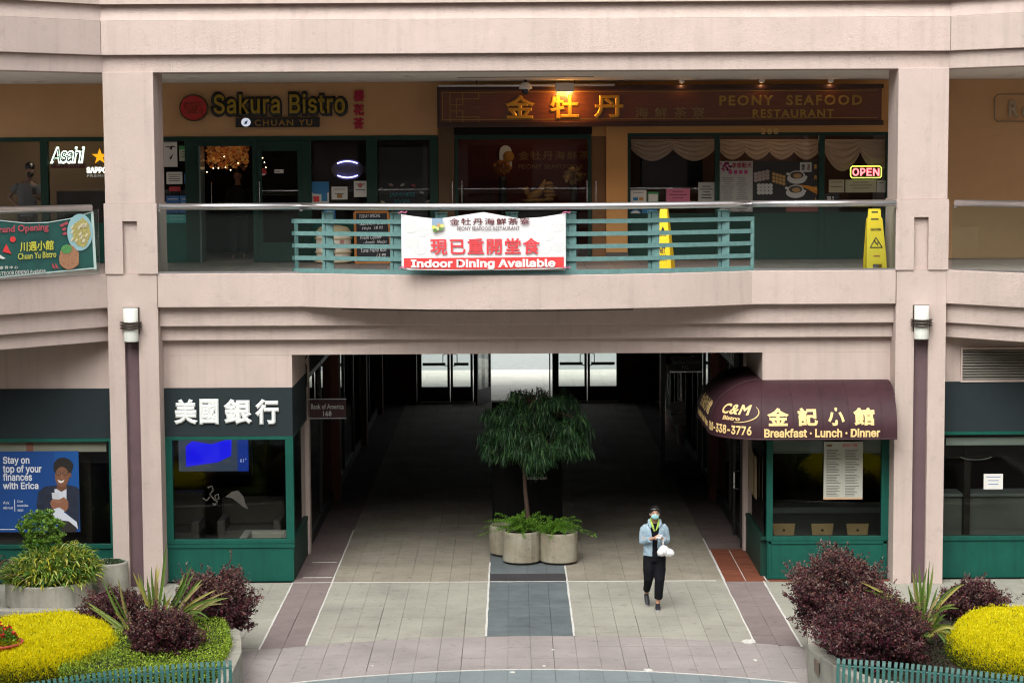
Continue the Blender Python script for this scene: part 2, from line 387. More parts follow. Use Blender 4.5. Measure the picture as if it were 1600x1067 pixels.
for j in range(-36, 44):
    y0 = Y_LINE + j * TR - (0 if j < 0 else 0); y1 = y0 + TR
    if y0 < 10 or y1 > 57.75: continue
    for i in range(-34, 34):
        x0 = CX + i * TP; x1 = x0 + TP; xc, yc = (x0 + x1) / 2, (y0 + y1) / 2
        inside = y0 >= Y_LINE - .01
        if inside and abs(xc - CX) > 3.85: continue
        k = abs((x0 + x1) / 2 - CX) / TP
        if k < 2: base = SLATE
        elif k < 10: base = CREAM
        elif k < 12: base = MAUVE
        else: base = CREAM
        if inside and k < 2 and j == 0: base = CHAR
        if inside and base is CREAM: base = INNERC
        if inside and base is MAUVE: base = INNERM
        if inside and xc > 4.1 - .65 and 33.3 < yc < 35.9: continue         # terracotta inset
        cell = [(x0, y0), (x1, y0), (x1, y1), (x0, y1)]
        r = math.hypot(xc - D0[0], yc - D0[1]); parts = []
        if r < R_IN - .45: parts = [(cell, BLUEG)]
        elif r > R_OUT + .45: parts = [(cell, base)]
        elif r < (R_IN + R_OUT) / 2:
            a, b, c = halfplane(xc, yc, R_IN); parts = [(clip(cell, a, b, c), BLUEG), (clip(cell, -a, -b, -c), PINK)]
        else:
            a, b, c = halfplane(xc, yc, R_OUT); parts = [(clip(cell, a, b, c), PINK), (clip(cell, -a, -b, -c), base)]
        for poly, m in parts:
            if len(poly) >= 3 and area(poly) > .004: cells.append((poly, m, xc, yc))
def inset(poly, g):
    cx = sum(p[0] for p in poly) / len(poly); cy_ = sum(p[1] for p in poly) / len(poly)
    return [(x - g * (1 if x > cx + .02 else -1 if x < cx - .02 else 0), y - g * (1 if y > cy_ + .02 else -1 if y < cy_ - .02 else 0)) for x, y in poly]
def visible(c):
    _, _, x, y = c
    if y > 33.3 or y < 26.6: return False
    if y < 29.3 and (x < -3.9 or x > 4.3): return False
    return abs(x) < 7.6
near = [c for c in cells if visible(c)]
near.sort(key=lambda c: c[3] - (1 if area(c[0]) > .1 else 0)); near_s = near[:300]
keep = set(id(c) for c in near_s)
whole = {}
for c in near_s:
    poly, m, xc, yc = c
    full = len(poly) == 4 and area(poly) > .2
    h = rng.uniform(-.0025, .0025)
    if full:
        if m.name not in whole:
            mb = MB().prism([(-TP / 2, -TR / 2), (TP / 2, -TR / 2), (TP / 2, TR / 2), (-TP / 2, TR / 2)], -.028, 0)
            o = mb.build('tile', m, paving); whole[m.name] = o.data
        else:
            o = bpy.data.objects.new('tile', whole[m.name]); COL.objects.link(o); o.parent = paving
        o.location = (xc, yc, h); i_ = round((xc - CX) / TP - .5); j_ = round((yc - Y_LINE) / TR - .5)
        ga, gb_ = colj[i_], colj[i_ + 1]; o.scale = ((TP - ga - gb_) / TP, (TR - 2 * rowj[j_]) / TR, 1); o.location.x += (ga - gb_) / 2
    else:
        MB().prism(inset(poly, .002), -.028, h).build('tile', m, paving)
rest = {}
for c in cells:
    if id(c) in keep: continue
    if c[3] < 24 and abs(c[2]) > 8: continue
    rest.setdefault(c[1].name, (c[1], MB()))[1].prism(inset(c[0], .002), -.028, rng.uniform(-.002, .002))
allm = MB(); mats = []; midx = []
for nm, (m, mb) in rest.items():
    k = len(mats); mats.append(m); midx += [k] * len(mb.f); allm.add(mb.v, mb.f)
o = allm.build('far_tiles', mats, paving, kind='stuff'); o.data.polygons.foreach_set('material_index', midx)
# white mortar lines, a few millimetres proud of the pavers
def gline(name, pts, w, z=.006):
    mb = MB(); pts = [Vector((*p, 0)) for p in pts]; vs = []
    for i, p in enumerate(pts):
        t = (pts[min(i + 1, len(pts) - 1)] - pts[max(i - 1, 0)]).normalized(); a = Vector((-t.y, t.x, 0))
        ww = w * rng.uniform(.75, 1.2)
        vs += [(p + a * ww / 2)[:2] + (z,), (p - a * ww / 2)[:2] + (z,)]
    vs2 = [(v[0], v[1], z - .012) for v in vs]; n = len(vs)
    fs = [(2 * i, 2 * i + 1, 2 * i + 3, 2 * i + 2) for i in range(len(pts) - 1)]
    fs += [(2 * i + 1, n + 2 * i + 1, n + 2 * i + 3, 2 * i + 3) for i in range(len(pts) - 1)] + [(2 * i, 2 * i + 2, n + 2 * i + 2, n + 2 * i) for i in range(len(pts) - 1)]
    return mb.add(vs + vs2, fs).build(name, WLINE, paving)
def circ(R, a0, a1, n=40): return [(D0[0] + R * sin(rad(a0 + (a1 - a0) * i / n)), D0[1] + R * cos(rad(a0 + (a1 - a0) * i / n))) for i in range(n + 1)]
gline('joint_line', circ(R_IN, -32, 32), .028)
for k, wd, y1 in ((-2, .030, 34.9), (2, .030, 34.6), (-10, .024, 38.0), (10, .022, 37.0), (-12, .026, Y_LINE), (12, .028, Y_LINE - .05)):
    x = CX + k * TP; y0 = D0[1] + math.sqrt(R_OUT ** 2 - (x - CX) ** 2)
    n = 24; gline('joint_line', [(x + rng.normal() * .002, y0 + (y1 - y0) * i / n) for i in range(n + 1)], wd)
for xa, xb in ((-12, -10), (-10, -2), (-2, 2), (2, 9.6)):
    gline('joint_line', [(CX + TP * (xa + (xb - xa) * i / 12), Y_LINE + rng.normal() * .003) for i in range(13)], .016)
for xa, xb, yy in ((-11.6, -10.1, 33.72), (-11.5, -10.2, 35.0), (10.1, 11.3, Y_LINE)):
    gline('joint_line', [(CX + TP * (xa + (xb - xa) * i / 6), yy) for i in range(7)], .016)
# terracotta inset beside the right hand shopfront
tb = MB().box(3.44, 4.14, 33.22, 35.95, -.028, .0)
tbo = tb.build('tile_bed', WLINE, paving)
one = MB().prism(inset([(-.165, -.15), (.165, -.15), (.165, .15), (-.165, .15)], .006), -.02, .008).build('terracotta_tile', TERRA, paving)
one.location = (3.62, 33.38, 0)
for j in range(9):
    for i in range(2):
        if i == j == 0: continue
        o = bpy.data.objects.new('terracotta_tile', one.data); COL.objects.link(o); o.parent = paving; o.location = (3.62 + .335 * i, 33.38 + .305 * j, rng.uniform(-.002, .002))
for i in range(7):
    o = bpy.data.objects.new('terracotta_tile', one.data); COL.objects.link(o); o.parent = paving; o.location = (4.32 + .335 * i, 33.28, 0); o.scale = (1, .5, 1)
# chalky splashes of paint on the paving
def splash(px, py, w, d, seed):
    r = random.Random(seed); c = G(px, py); n = 18
    poly = [(c.x + w * cos(2 * pi * i / n) * r.uniform(.6, 1.1), c.y + d * sin(2 * pi * i / n) * r.uniform(.6, 1.1)) for i in range(n)]
    MB().prism(poly, -.01, .0075).build('paint_splash', WLINE, paving)
for a in ((1170, 1002, .11, .16, 1), (1013, 1047, .065, .10, 2), (1180, 1031, .03, .06, 3), (801, 1050, .04, .05, 4), (864, 1015, .022, .04, 5), (582, 1040, .015, .03, 6), (850, 1040, .03, .03, 8)): splash(*a)

# street beyond the far doors
MB().box(-40, 40, 57.9, 66.2, -.12, 0).build('sidewalk', WALKM, None, kind='structure')
swo = bpy.data.objects['sidewalk']; swo.location.z = -.012; sm = None
for j in range(6):
    for i in range(10):
        if sm is None: o = MB().box(-.445, .445, -.6, .6, -.012, 0).build('slab', WALKM, swo); sm = o.data; o['_o'] = (0, 0, 0)
        else: o = bpy.data.objects.new('slab', sm); COL.objects.link(o); o.parent = swo
        o.location = (-4.0 + .9 * i, 58.55 + 1.22 * j, .013 + .002 * ((i * 3 + j) % 2))
MB().box(-60, 60, 66.2, 200, -.3, -.12).build('road', ASPH, None, kind='structure')

# ============================================================ THE BUILDING
YF = 33.0; YW = 33.45; YB = 38.3
LC = (-6.45, -5.65); RC = (6.13, 6.93)          # columns
ZL, ZFL, ZFB, ZC = 5.07, 4.97, 4.53, 8.25
bld = thing('shopping_centre', (0, 35, 0), 'pink stucco shopping centre, balcony storey above a ground-floor passage between two square columns', 'building')
arcx0, arcx1, sag = -3.35, 3.83, .88
hc = (arcx1 - arcx0) / 2; RR = (hc * hc + sag * sag) / (2 * sag)
def arc(off=0.0, n=28, x0=None, x1=None):
    pts = []
    for i in range(n + 1):
        x = arcx0 + (arcx1 - arcx0) * i / n; dx = x - CX
        pts.append((x, YF - (math.sqrt(RR * RR - dx * dx) - (RR - sag)) + off))
    return pts
def yarc(x):
    if x <= arcx0 or x >= arcx1: return YF
    return YF - (math.sqrt(RR * RR - (x - CX) ** 2) - (RR - sag))
centre_path = [(LC[1], YF)] + arc() + [(RC[0], YF)]
WL = 4.5
lwing = lambda o=0: [(LC[0] - WL, YF - WL + o), (LC[0], YF + o)]
rwing = lambda o=0: [(RC[1], YF + o), (RC[1] + WL, YF - WL + o)]
def sh(path, o): return [(x, y + o) for x, y in path]
# balcony fascia and the stepped bands below it
MB().strip(centre_path, ZFB, ZL, .35).build('balcony_fascia', STUCCO, bld, bevel=.012)
for wing in (lwing(), rwing()):
    MB().strip(wing, ZFB, ZL, .35).build('balcony_fascia', STUCCO, bld, bevel=.012)
for z0, z1, o in ((4.215, ZFB, .16), (3.975, 4.215, .30)):
    MB().box(LC[1], RC[0], YF + o, YF + o + .5, z0, z1).build('stepped_band', STUCCO, bld, bevel=.01)
    MB().strip(lwing(o), z0, z1, .4).build('stepped_band', STUCCO, bld, bevel=.01)
    MB().strip(rwing(o), z0, z1, .4).build('stepped_band', STUCCO, bld, bevel=.01)
MB().tube([(x, yarc(x) + .12, ZFB - .02) for x in np.linspace(-2.7, 1.9, 14)], .014, 6).build('conduit', BRONZE, bld)
# wall above the shopfronts and the passage
PL, PR = -3.57, 4.06
bx('spandrel_wall', STUCCO_S, bld, LC[1] - .1, RC[0] + .1, YW, YW + .35, 3.72, 3.974)
bx('pier_wall', STUCCO_S, bld, LC[1] - .1, PL, YW, YW + .35, 3.19, 3.718)
bx('pier_wall', STUCCO_S, bld, PR, RC[0] + .1, YW, YW + .35, 3.23, 3.718)
bx('wing_wall', STUCCO_S, bld, -12, LC[0] + .1, YW, YW + .3, 3.19, 4.6)
bx('wing_wall', STUCCO_S, bld, RC[1] - .1, 13, YW, YW + .3, 3.23, 4.6)
# columns
for (a, b) in (LC, RC):
    g0, g1 = (-6.19, -5.965) if a < 0 else (6.425, 6.655)
    mb = MB()
    mb.box(a, g0, YF, YF + .87, 0, 4.23); mb.box(g1, b, YF, YF + .87, 0, 4.23); mb.box(g0, g1, YF + .14, YF + .87, 0, 4.23)
    mb.box(a, b, YF, YF + .87, 4.23, ZL)
    mb.build('column_shaft', STUCCO, bld)
    bx('column_inset', PLUM, bld, g0 + .001, g1 - .001, YF + .10, YF + .139, 0, 4.23)
    q = .02; n0, n1 = (a + .27, a + .50)
    mb = MB(); mb.box(a - q, n0, YF - .03, YF + .9, ZL + .002, 6.19); mb.box(n1, b + q, YF - .03, YF + .9, ZL + .002, 6.19)
    mb.box(n0, n1, YF + .06, YF + .9, ZL + .002, 6.19); mb.box(n0, n1, YF - .03, YF + .06, 5.91, 6.19)
    mb.build('column_pedestal', STUCCO, bld)
    bx('column_top', STUCCO, bld, a, b, YF, YF + .87, 6.19, 8.26, bevel=.008)
    bx('joint', mat('expansion_joint', (.18, .14, .12), .9), bld, (b if a < 0 else a) - .006, (b if a < 0 else a) + .006, YF - .004, YF + .02, ZFB - .02, ZL)
# upper fascia
full = [(LC[0] - WL, YF - WL), (LC[0], YF), (RC[1], YF), (RC[1] + WL, YF - WL)]
MB().strip(sh(full, .06), ZC, 8.52, .6).build('upper_fascia_base', STUCCO, bld, bevel=.01)
MB().strip(sh(full, -.06), 8.522, 9.06, .7).build('upper_fascia', STUCCO, bld, bevel=.01)
mb = MB()
for i in range(3):
    (xa, ya), (xb, yb) = sh(full, -.06)[i:i + 2]
    mb.add([(xa, ya, 9.06), (xb, yb, 9.06), (xb, yb + .7, 9.06), (xa, ya + .7, 9.06), (xa, ya + .10, 9.31), (xb, yb + .10, 9.31), (xb, yb + .7, 9.31), (xa, ya + .7, 9.31)],
           [(0, 1, 5, 4), (2, 3, 7, 6), (4, 5, 6, 7), (0, 3, 2, 1), (1, 2, 6, 5), (3, 0, 4, 7)])
mb.build('sloped_coping', STUCCO_S, bld)
MB().strip(sh(full, -.12), 9.312, 11.6, .6).build('parapet', STUCCO, bld)
for xj in (LC[0], RC[1]):
    bx('joint', bpy.data.materials['expansion_joint'], bld, xj - .005, xj + .005, YF - .066, YF - .05, 8.524, 9.055)
# slabs, ceilings, roof
poly = [(LC[0] - WL, YF - WL + .1), (LC[0], YF + .1), (LC[1], YF + .1)] + arc(.1) + [(RC[0], YF + .1), (RC[1], YF + .1), (RC[1] + WL, YF - WL + .1), (RC[1] + WL, 42), (LC[0] - WL, 42)]
slab = MB().prism(poly, ZFB + .004, ZFL - .012).build('balcony_slab', STUCCO_S, None, kind='structure')
cpoly = [(LC[0] - WL, YF - WL + .3), (LC[0], YF + .3), (RC[1], YF + .3), (RC[1] + WL, YF - WL + .3), (RC[1] + WL, YB), (LC[0] - WL, YB)]
ceiling = MB().prism(cpoly, ZC + .005, ZC + .15).build('ceiling', CEIL, None, kind='structure')
MB().box(-16, 16, 33.2, 46, 11.3, 11.5).build('roof', STUCCO_S, bld)
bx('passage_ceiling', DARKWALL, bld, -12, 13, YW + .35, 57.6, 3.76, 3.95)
bx('rear_wall', STUCCO_S, bld, -14, 15, 57.6, 57.8, 3.5, 4.6)
bx('rear_roof', DARKWALL, bld, -14, 15, 42.4, 57.8, 4.6, 4.75)
bx('rear_wall', STUCCO_S, bld, -14, 15, 42.3, 42.39, 4.5, 11.3)
# balcony floor tiles
mesh = None
for j in range(10):
    for i in range(26):
        x = -6.2 + .5 * i + .25; y = 33.42 + .5 * j
        if y > YB - .1: continue
        if mesh is None:
            o = MB().box(-.246, .246, -.246, .246, -.012, .001).build('floor_tile', BTILE, slab); mesh = o.data
        else:
            o = bpy.data.objects.new('floor_tile', mesh); COL.objects.link(o); o.parent = slab
        o.location = (x, y, ZFL)

# ------------------------------------------------------------ ground-floor shopfronts
def shopfront(x0, x1, sill, top, glassm, m_panel, zt0, zt1, wl, parent=bld, yo=0.0, left_leg=True, panel_split=True):
    """front facing box: sign band, frame, window pane, panel"""
    bx('sign_band', SIGNBAND, parent, x0, x1, YW - .03 + yo, YW + .3, zt0, zt1, bevel=.004)
    bx('kick_panel', m_panel, parent, x0 + .02, x1 - .02, YW + .01 + yo, YW + .2, 0, sill - .001)
    f = MB(); t = .10
    f.box(x0, x1, YW - .025 + yo, YW + .10, top - .001, zt0 - .001)
    f.box(x0, x0 + t + wl, YW - .02 + yo, YW + .10, sill, top); f.box(x1 - t - .03, x1, YW - .02 + yo, YW + .10, sill, top)
    f.box(x0 + t + wl, x1 - t - .03, YW - .02 + yo, YW + .10, sill, sill + .07)
    f.build('window_frame', GREEN, parent, bevel=.004)
    bx('window_pane', glassm, parent, x0 + t + wl, x1 - t - .03, YW + .03 + yo, YW + .038 + yo, sill + .07, top)
shopfront(-5.66, PL, .63, 2.34, GLASS_B, GREEN, 2.40, 3.188, .02)
shopfront(4.14, 6.14, .63, 2.40, GLASS, GREEN, 2.45, 3.228, .0)
bx('frame_rail', GREEN, bld, -5.66, PL, YW - .012, YW + .01, .56, .629)
f = MB(); f.box(4.18, 4.22, YW - .012, YW + .01, .0, .62); f.box(6.05, 6.11, YW - .012, YW + .01, 0, .62); f.box(4.18, 6.11, YW - .012, YW + .01, .575, .628); f.box(4.22, 6.05, YW - .012, YW + .01, 0, .05)
f.build('frame_rail', GREEN, bld, bevel=.003)
# wing shopfronts
shopfront(-12, -6.44, .56, 2.32, GLASS_B, GREEN, 2.38, 3.188, 0)
shopfront(6.92, 13, .62, 2.36, GLASS, GREEN, 2.42, 3.228, 0)
# side walls of the passage
def side(xw, sgn, y0, y1, z_sill=.62, z_t=2.36, z_b=3.19):
    a = lambda t0, t1: (xw - sgn * t1, xw - sgn * t0) if sgn > 0 else (xw + t0, xw + t1)
    X = lambda d0, d1: sorted((xw - sgn * d0, xw - sgn * d1))
    x0, x1 = X(0, .25); bx('sign_band', SIGNBAND, bld, x0, x1, y0 + .302, y1, 2.40, z_b)
    bx('jamb_wall', STUCCO_S, bld, x0, x1, y0 + .352, y1, z_b + .001, 3.758)
    x0, x1 = X(.01, .2); bx('kick_panel', DGREEN, bld, x0, x1, y0 + .202, y1, 0, z_sill)
    x0, x1 = X(0, .1); bx('frame_rail', DGREEN, bld, x0, x1, y0 + .102, y1, z_t, 2.399); bx('frame_rail', DGREEN, bld, x0, x1, y0 + .102, y1, z_sill + .001, z_sill + .06)
    x0, x1 = X(.04, .048); bx('window_pane', GLASS_P, bld, x0, x1, y0 + .102, y1, z_sill + .06, z_t)
side(PL, 1, YW, 35.72); side(PR, -1, YW, 35.78)
for x0, x1 in ((PL - .3, PL + .03), (PR - .03, PR + .3)):
    bx('pilaster', STUCCO_S, bld, x0, x1, 35.74 if x0 < 0 else 35.80, 36.0, 0, 3.758)
# deeper glazed shopfronts inside the passage
for xw, sgn in ((PL, 1), (PR, -1)):
    X = lambda d0, d1: sorted((xw - sgn * d0, xw - sgn * d1))
    x0, x1 = X(.06, .068)
    segs = [36.0, 38.8, 41.3, 44.2, 46.8, 49.0, 52, 54.9, 57.55]
    for a, b in zip(segs[:-1], segs[1:]):
        bx('window_pane', GLASS_P, bld, x0, x1, a + .05, b - .05, .2, 3.0)
        y0, y1 = X(0.03, .12); f = MB(); f.box(y0, y1, a + .002, a + .05, 0, 3.0); f.box(y0, y1, b - .05, b - .002, 0, 3.0); f.box(y0, y1, a + .05, b - .05, 3.0, 3.08); f.box(y0, y1, a + .05, b - .05, 0, .2)
        f.build('window_frame', DMETAL, bld)
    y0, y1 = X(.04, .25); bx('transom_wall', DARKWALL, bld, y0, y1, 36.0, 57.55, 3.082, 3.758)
    for yy in (41.2, 49.0, 55.0):
        y0, y1 = X(-.10, .3); bx('passage_column', BROWNCOL, bld, y0, y1, yy, yy + .45, 0, 3.758)
    # shops behind the glass
    y0, y1 = X(3.4, 3.5); bx('shop_wall', ROOMDK, bld, y0, y1, 33.9, 57.55, 0, 3.758)
    y0, y1 = X(.3, 3.4); bx('shop_wall', ROOMDK, bld, y0, y1, 38.6, 38.7, 0, 3.758)
bx('shop_wall', ROOMDK, bld, -12, -7.2, 37.5, 37.6, 0, 3.758)
bx('shop_wall', ROOMDK, bld, 7.6, 13, 37.5, 37.6, 0, 3.758)
bx('shop_floor', mat('shop_floor', (.06, .055, .05), .5), bld, -12, PL - .3, 33.7, 57.6, -.02, .004)
bx('shop_floor', mat('shop_floor_dark', (.06, .055, .05), .5), bld, PR + .3, 13, 33.7, 57.6, -.02, .004)
bx('shade_canopy', STUCCO_S, bld, -14, 15, 57.81, 60.4, 3.5, 3.8)  # unseen canopy, added to shade the sidewalk at the far doors
# end of the passage: brown panels either side of glazed doors
YE = 57.7
def ex(px): return P(px, 590, YE).x
for a, b in ((604, 651), (970, 1010)):
    bx('end_panel', BROWNCOL, bld, ex(a), ex(b), YE - .1, YE + .1, .0, 3.758)
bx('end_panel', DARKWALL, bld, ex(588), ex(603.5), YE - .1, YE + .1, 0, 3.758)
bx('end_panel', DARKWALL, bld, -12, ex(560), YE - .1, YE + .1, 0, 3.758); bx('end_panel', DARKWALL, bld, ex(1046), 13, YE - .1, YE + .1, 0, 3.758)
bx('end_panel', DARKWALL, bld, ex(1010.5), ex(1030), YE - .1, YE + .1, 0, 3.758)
def glazed_door(x0, x1, y, bar=True, handle=0, parent=bld, ang=0):
    d = bpy.data.objects.new('glazed_door', None); COL.objects.link(d); d.parent = parent
    po = Vector(parent['_o']); hinge = Vector((x0, y, 0)); d.location = hinge - po; d.rotation_euler = (0, 0, ang); d['_o'] = (0, 0, 0)
    w_ = x1 - x0; f = MB(); f.box(0, .07, -.025, .025, .01, 2.9); f.box(w_ - .07, w_, -.025, .025, .01, 2.9)
    f.box(.07, w_ - .07, -.025, .025, .01, .42); f.box(.07, w_ - .07, -.025, .025, 2.8, 2.9)
    f.build('door_frame', DMETAL, d); bx('pane', GLASS_D, d, .07, w_ - .07, -.004, .004, .42, 2.8)
    if bar: MB().box(.10, w_ - .12, -.06, -.03, 1.02, 1.10).build('push_bar', DMETAL, d)
    if handle:
        hx = w_ - .03 if handle > 0 else .03
        hx2 = hx + (-.16 if handle > 0 else .16)
        MB().tube([(hx, -.03, 1.02), (hx, -.1, 1.03), (hx2 * .5 + hx * .5, -.11, 1.02), (hx2, -.1, 1.05), (hx2, -.1, 1.32), (hx2 * .5 + hx * .5, -.11, 1.36), (hx, -.1, 1.34), (hx, -.03, 1.35)], .014, 6).build('handle', DMETAL, d)
    return d
glazed_door(ex(655), ex(703), YE, handle=1); glazed_door(ex(704), ex(739), YE, handle=-1)
bx('mullion', DMETAL, bld, ex(651.5), ex(655), YE - .06, YE + .06, 0, 3.758); bx('mullion', DMETAL, bld, ex(740), ex(745), YE - .06, YE + .06, 0, 3.758)
glazed_door(ex(766), ex(768) + .95, YE, bar=False, ang=rad(-112)); bx('mullion', DMETAL, bld, ex(753), ex(758), YE - .06, YE + .06, 0, 3.758)
bx('mullion', DMETAL, bld, ex(763), ex(766), YE - .06, YE + .06, 0, 3.758)
bx('mullion', DMETAL, bld, ex(858), ex(860), YE - .05, YE + .05, 0, 3.758); bx('mullion', DMETAL, bld, ex(863), ex(869), YE - .06, YE + .06, 0, 3.758)
glazed_door(ex(869), ex(917), YE, handle=1); glazed_door(ex(918), ex(967), YE, handle=-1)
bx('mullion', DMETAL, bld, ex(967), ex(970), YE - .06, YE + .06, 0, 3.758)
bx('door_header', DMETAL, bld, ex(651), ex(970), YE - .08, YE + .08, 2.95, 3.755)
# restaurant doorway on the right of the passage
gk = thing('restaurant_door', (3.6, 44.1, 0), 'dark framed glazed restaurant door with two taped notices, deep on the passage right side', 'door')
bx('door_frame', DMETAL, gk, 3.18, 3.27, 44.08, 44.16, 0, 3.0); bx('door_frame', DMETAL, gk, 3.97, 4.05, 44.08, 44.16, 0, 3.0)
bx('door_header', DMETAL, gk, 3.27, 3.97, 44.08, 44.16, 2.62, 2.75); bx('kick_panel', DMETAL, gk, 3.27, 3.97, 44.09, 44.15, 0, .35)
bx('pane', GLASS_D, gk, 3.27, 3.97, 44.115, 44.123, .35, 2.62)
for q in ((1048, 628, 1070, 645), (1051, 647, 1072, 664)): bpx('notice', PAPERG, gk, *q, 44.05, .01)
gs = thing('hanging_sign', (3.7, 43.4, 2.9), 'black hanging sign reading Gum Kuo Restaurant 182 deep in the passage', 'sign')
bpx('sign_board', BLACK, gs, 1048, 557, 1096, 580, 43.4, .05)
lpx('lettering', 'Gum Kuo Restaurant', PAPERG, gs, 1050, 563, 1094, 568, 43.395, bold=.01, d=.003); lpx('lettering', '182', PAPERG, gs, 1066, 571, 1076, 577, 43.395, bold=.01, d=.003)
bpx('sign_frame', STEEL, gs, 1047, 580, 1096, 582, 43.39, .06)

# ------------------------------------------------------------ upper storefront wall
up = thing('upper_storefronts', (0, YB, ZFL), 'recessed upper storefront wall, tan plaster over green framed glass, behind the balcony', 'storefront')
def ux(px, y=300): return P(px, y, YB).x
def uz(py, x=500): return P(x, py, YB).z
bx('tan_wall', TANWALL, up, -12, ux(684), YB, YB + .2, 7.28, ZC)
bx('tan_wall', TANWALL, up, 6.98, 12, YB, YB + .2, ZFL, ZC)
bx('tan_wall', AMBER, up, ux(684), 6.97, YB + .02, YB + .2, 7.25, ZC)
def post(a, b, z0=ZFL, z1=7.28, m=DGREEN, y=YB - .02): return bx('post', m, up, ux(a), ux(b), y, YB + .12, z0, z1, bevel=.004)
bx('head_rail', DGREEN, up, -12, ux(684), YB - .03, YB + .12, 7.20, 7.279)
for a, b in ((-60, -44), (64, 76), (290, 315), (395, 402), (473, 487), (573, 590), (672, 685)): post(a, b, z1=7.199)
def pane(a, b, z0, z1, m=GLASS_U, y=YB + .05): return bx('window_pane', m, up, ux(a), ux(b), y, y + .008, z0, z1)
pane(-160, -60, 5.7, 7.2); pane(-44, 64, 5.7, 7.2); pane(76, 290, 5.7, 7.2); pane(487, 573, 5.75, 7.2); pane(590, 672, 5.75, 7.2)
def kick(a, b, z1, m=DGREEN, z0=ZFL): return bx('kick_panel', m, up, ux(a), ux(b), YB + .01, YB + .1, z0, z1)
kick(-160, 64, 5.698); kick(76, 290, 5.698, GREEN); kick(487, 573, 5.748, GREEN); kick(590, 672, 5.748, GREEN)
# restaurant doors: the first leaf stands open, the second is shut
def shop_door(a, b, parent, z1=7.1, m=DGREEN, kz=5.32, fr=.09, y=YB, hside=-1, hx=None, glass=GLASS_U):
    x0, x1 = ux(a), ux(b); d = bpy.data.objects.new('door', None); COL.objects.link(d); d.parent = parent; d['_o'] = parent['_o']
    f = MB(); f.box(x0, x0 + fr, y, y + .05, ZFL + .01, z1); f.box(x1 - fr, x1, y, y + .05, ZFL + .01, z1); f.box(x0 + fr, x1 - fr, y, y + .05, z1 - fr, z1); f.box(x0 + fr, x1 - fr, y, y + .05, ZFL + .01, kz)
    f.build('door_frame', m, d); bx('pane', glass, d, x0 + fr, x1 - fr, y + .02, y + .028, kz, z1 - fr)
    h = hx if hx is not None else (x0 + .05 if hside < 0 else x1 - .05)
    MB().tube([(h, y, 5.9), (h, y - .07, 5.92), (h, y - .07, 6.45), (h, y, 6.47)], .012, 6).build('handle', CHROME, d)
    return d
shop_door(402, 473, up, kz=5.33)
bx('door_rail', DGREEN, up, ux(315), ux(473), YB - .01, YB + .1, 7.102, 7.199)
for px_ in (318, 332): MB().tube([(ux(px_), YB - .05, 5.95), (ux(px_), YB - .12, 5.97), (ux(px_), YB - .12, 6.42), (ux(px_), YB - .05, 6.44)], .012, 6).build('handle', CHROME, up)
bx('open_door_leaf', mat('open_leaf_glass_edge', (.10, .14, .13), .3), up, ux(317), ux(319.5), YB - .45, YB + .08, ZFL + .02, 7.1)
# Peony side
bx('amber_pillar', AMBER, up, ux(947), ux(980), YB - .12, YB + .12, ZFL, 7.44)
bx('pillar_base', mat('grey_base_tile', (.10, .095, .09), .6), up, ux(946), ux(981), YB - .13, YB - .121, ZFL, 5.12)
bx('amber_pillar', mat('brown_jamb', (.24, .13, .06), .8), up, ux(925), ux(946.5), YB + .05, YB + .2, ZFL, 7.44)
bx('amber_pillar', mat('dark_tan_jamb', (.12, .075, .04), .85), up, ux(685.5), ux(710), YB - .02, YB + .2, ZFL, 7.44)
bx('door_header', DARKWALL, up, ux(710), ux(925), YB - .02, YB + .15, 7.28, 7.44)
f = MB(); f.box(ux(711), ux(716), YB, YB + .06, ZFL, 7.279); f.box(ux(919), ux(924), YB, YB + .06, ZFL, 7.279); f.box(ux(716), ux(919), YB, YB + .06, 7.2, 7.279)
f.build('door_frame', DGREEN, up)
pane(716, 919, ZFL + .05, 7.2, m=GLASS_U)
for px_ in (707, 722, 917, 931):
    MB().tube([(ux(px_), YB, 5.95), (ux(px_), YB - .09, 5.97), (ux(px_), YB - .09, 6.43), (ux(px_), YB, 6.45)], .011, 6).build('handle', CHROME, up)
bx('lintel', AMBER, up, ux(980), 6.97, YB - .05, YB + .015, 7.30, 7.44)
for a, b in ((980, 985), (1117, 1124), (1279, 1288), (1384, 1400)): post(a, b, z1=7.299)
bx('head_rail', DGREEN, up, ux(985), ux(1384), YB - .015, YB + .1, 7.24, 7.299)
for a, b in ((985, 1117), (1124, 1279), (1288, 1384)):
    pane(a, b, 5.83, 7.24); kick(a, b, 5.828)
# rooms behind
rooms = MB()
for a, b in ((-12, ux(685)),):
    bx('interior_wall', ROOMDK, up, a, b, 42.2, 42.3, ZFL, ZC); bx('interior_wall', ROOMDK, up, b, b + .1, YB + .2, 42.2, ZFL, ZC)
    bx('interior_wall', ROOMDK, up, ux(205), ux(205) + .1, YB + .2, 42.2, ZFL, 7.6)
bx('interior_wall', ROOMRD, up, ux(685) + .1, ux(946), 40.6, 40.7, ZFL, ZC); bx('interior_wall', ROOMDK, up, ux(946), ux(946) + .1, YB + .2, 42.2, ZFL, ZC)
bx('interior_wall', mat('restaurant_back', (.09, .04, .022), .85, var=.3), up, ux(946) + .1, 7.2, 41.4, 41.5, ZFL, ZC)
bx('interior_ceiling', ROOMDK, up, -12, 12, YB + .2, 42.3, 7.62, 7.7)
bx('interior_wall', mat('tan_interior', (.20, .13, .07), .9), up, -12, ux(204), 40.2, 40.3, ZFL, 7.6)
bx('interior_counter', BLACK, up, ux(78), ux(200), YB + .55, YB + .65, ZFL, 6.28)

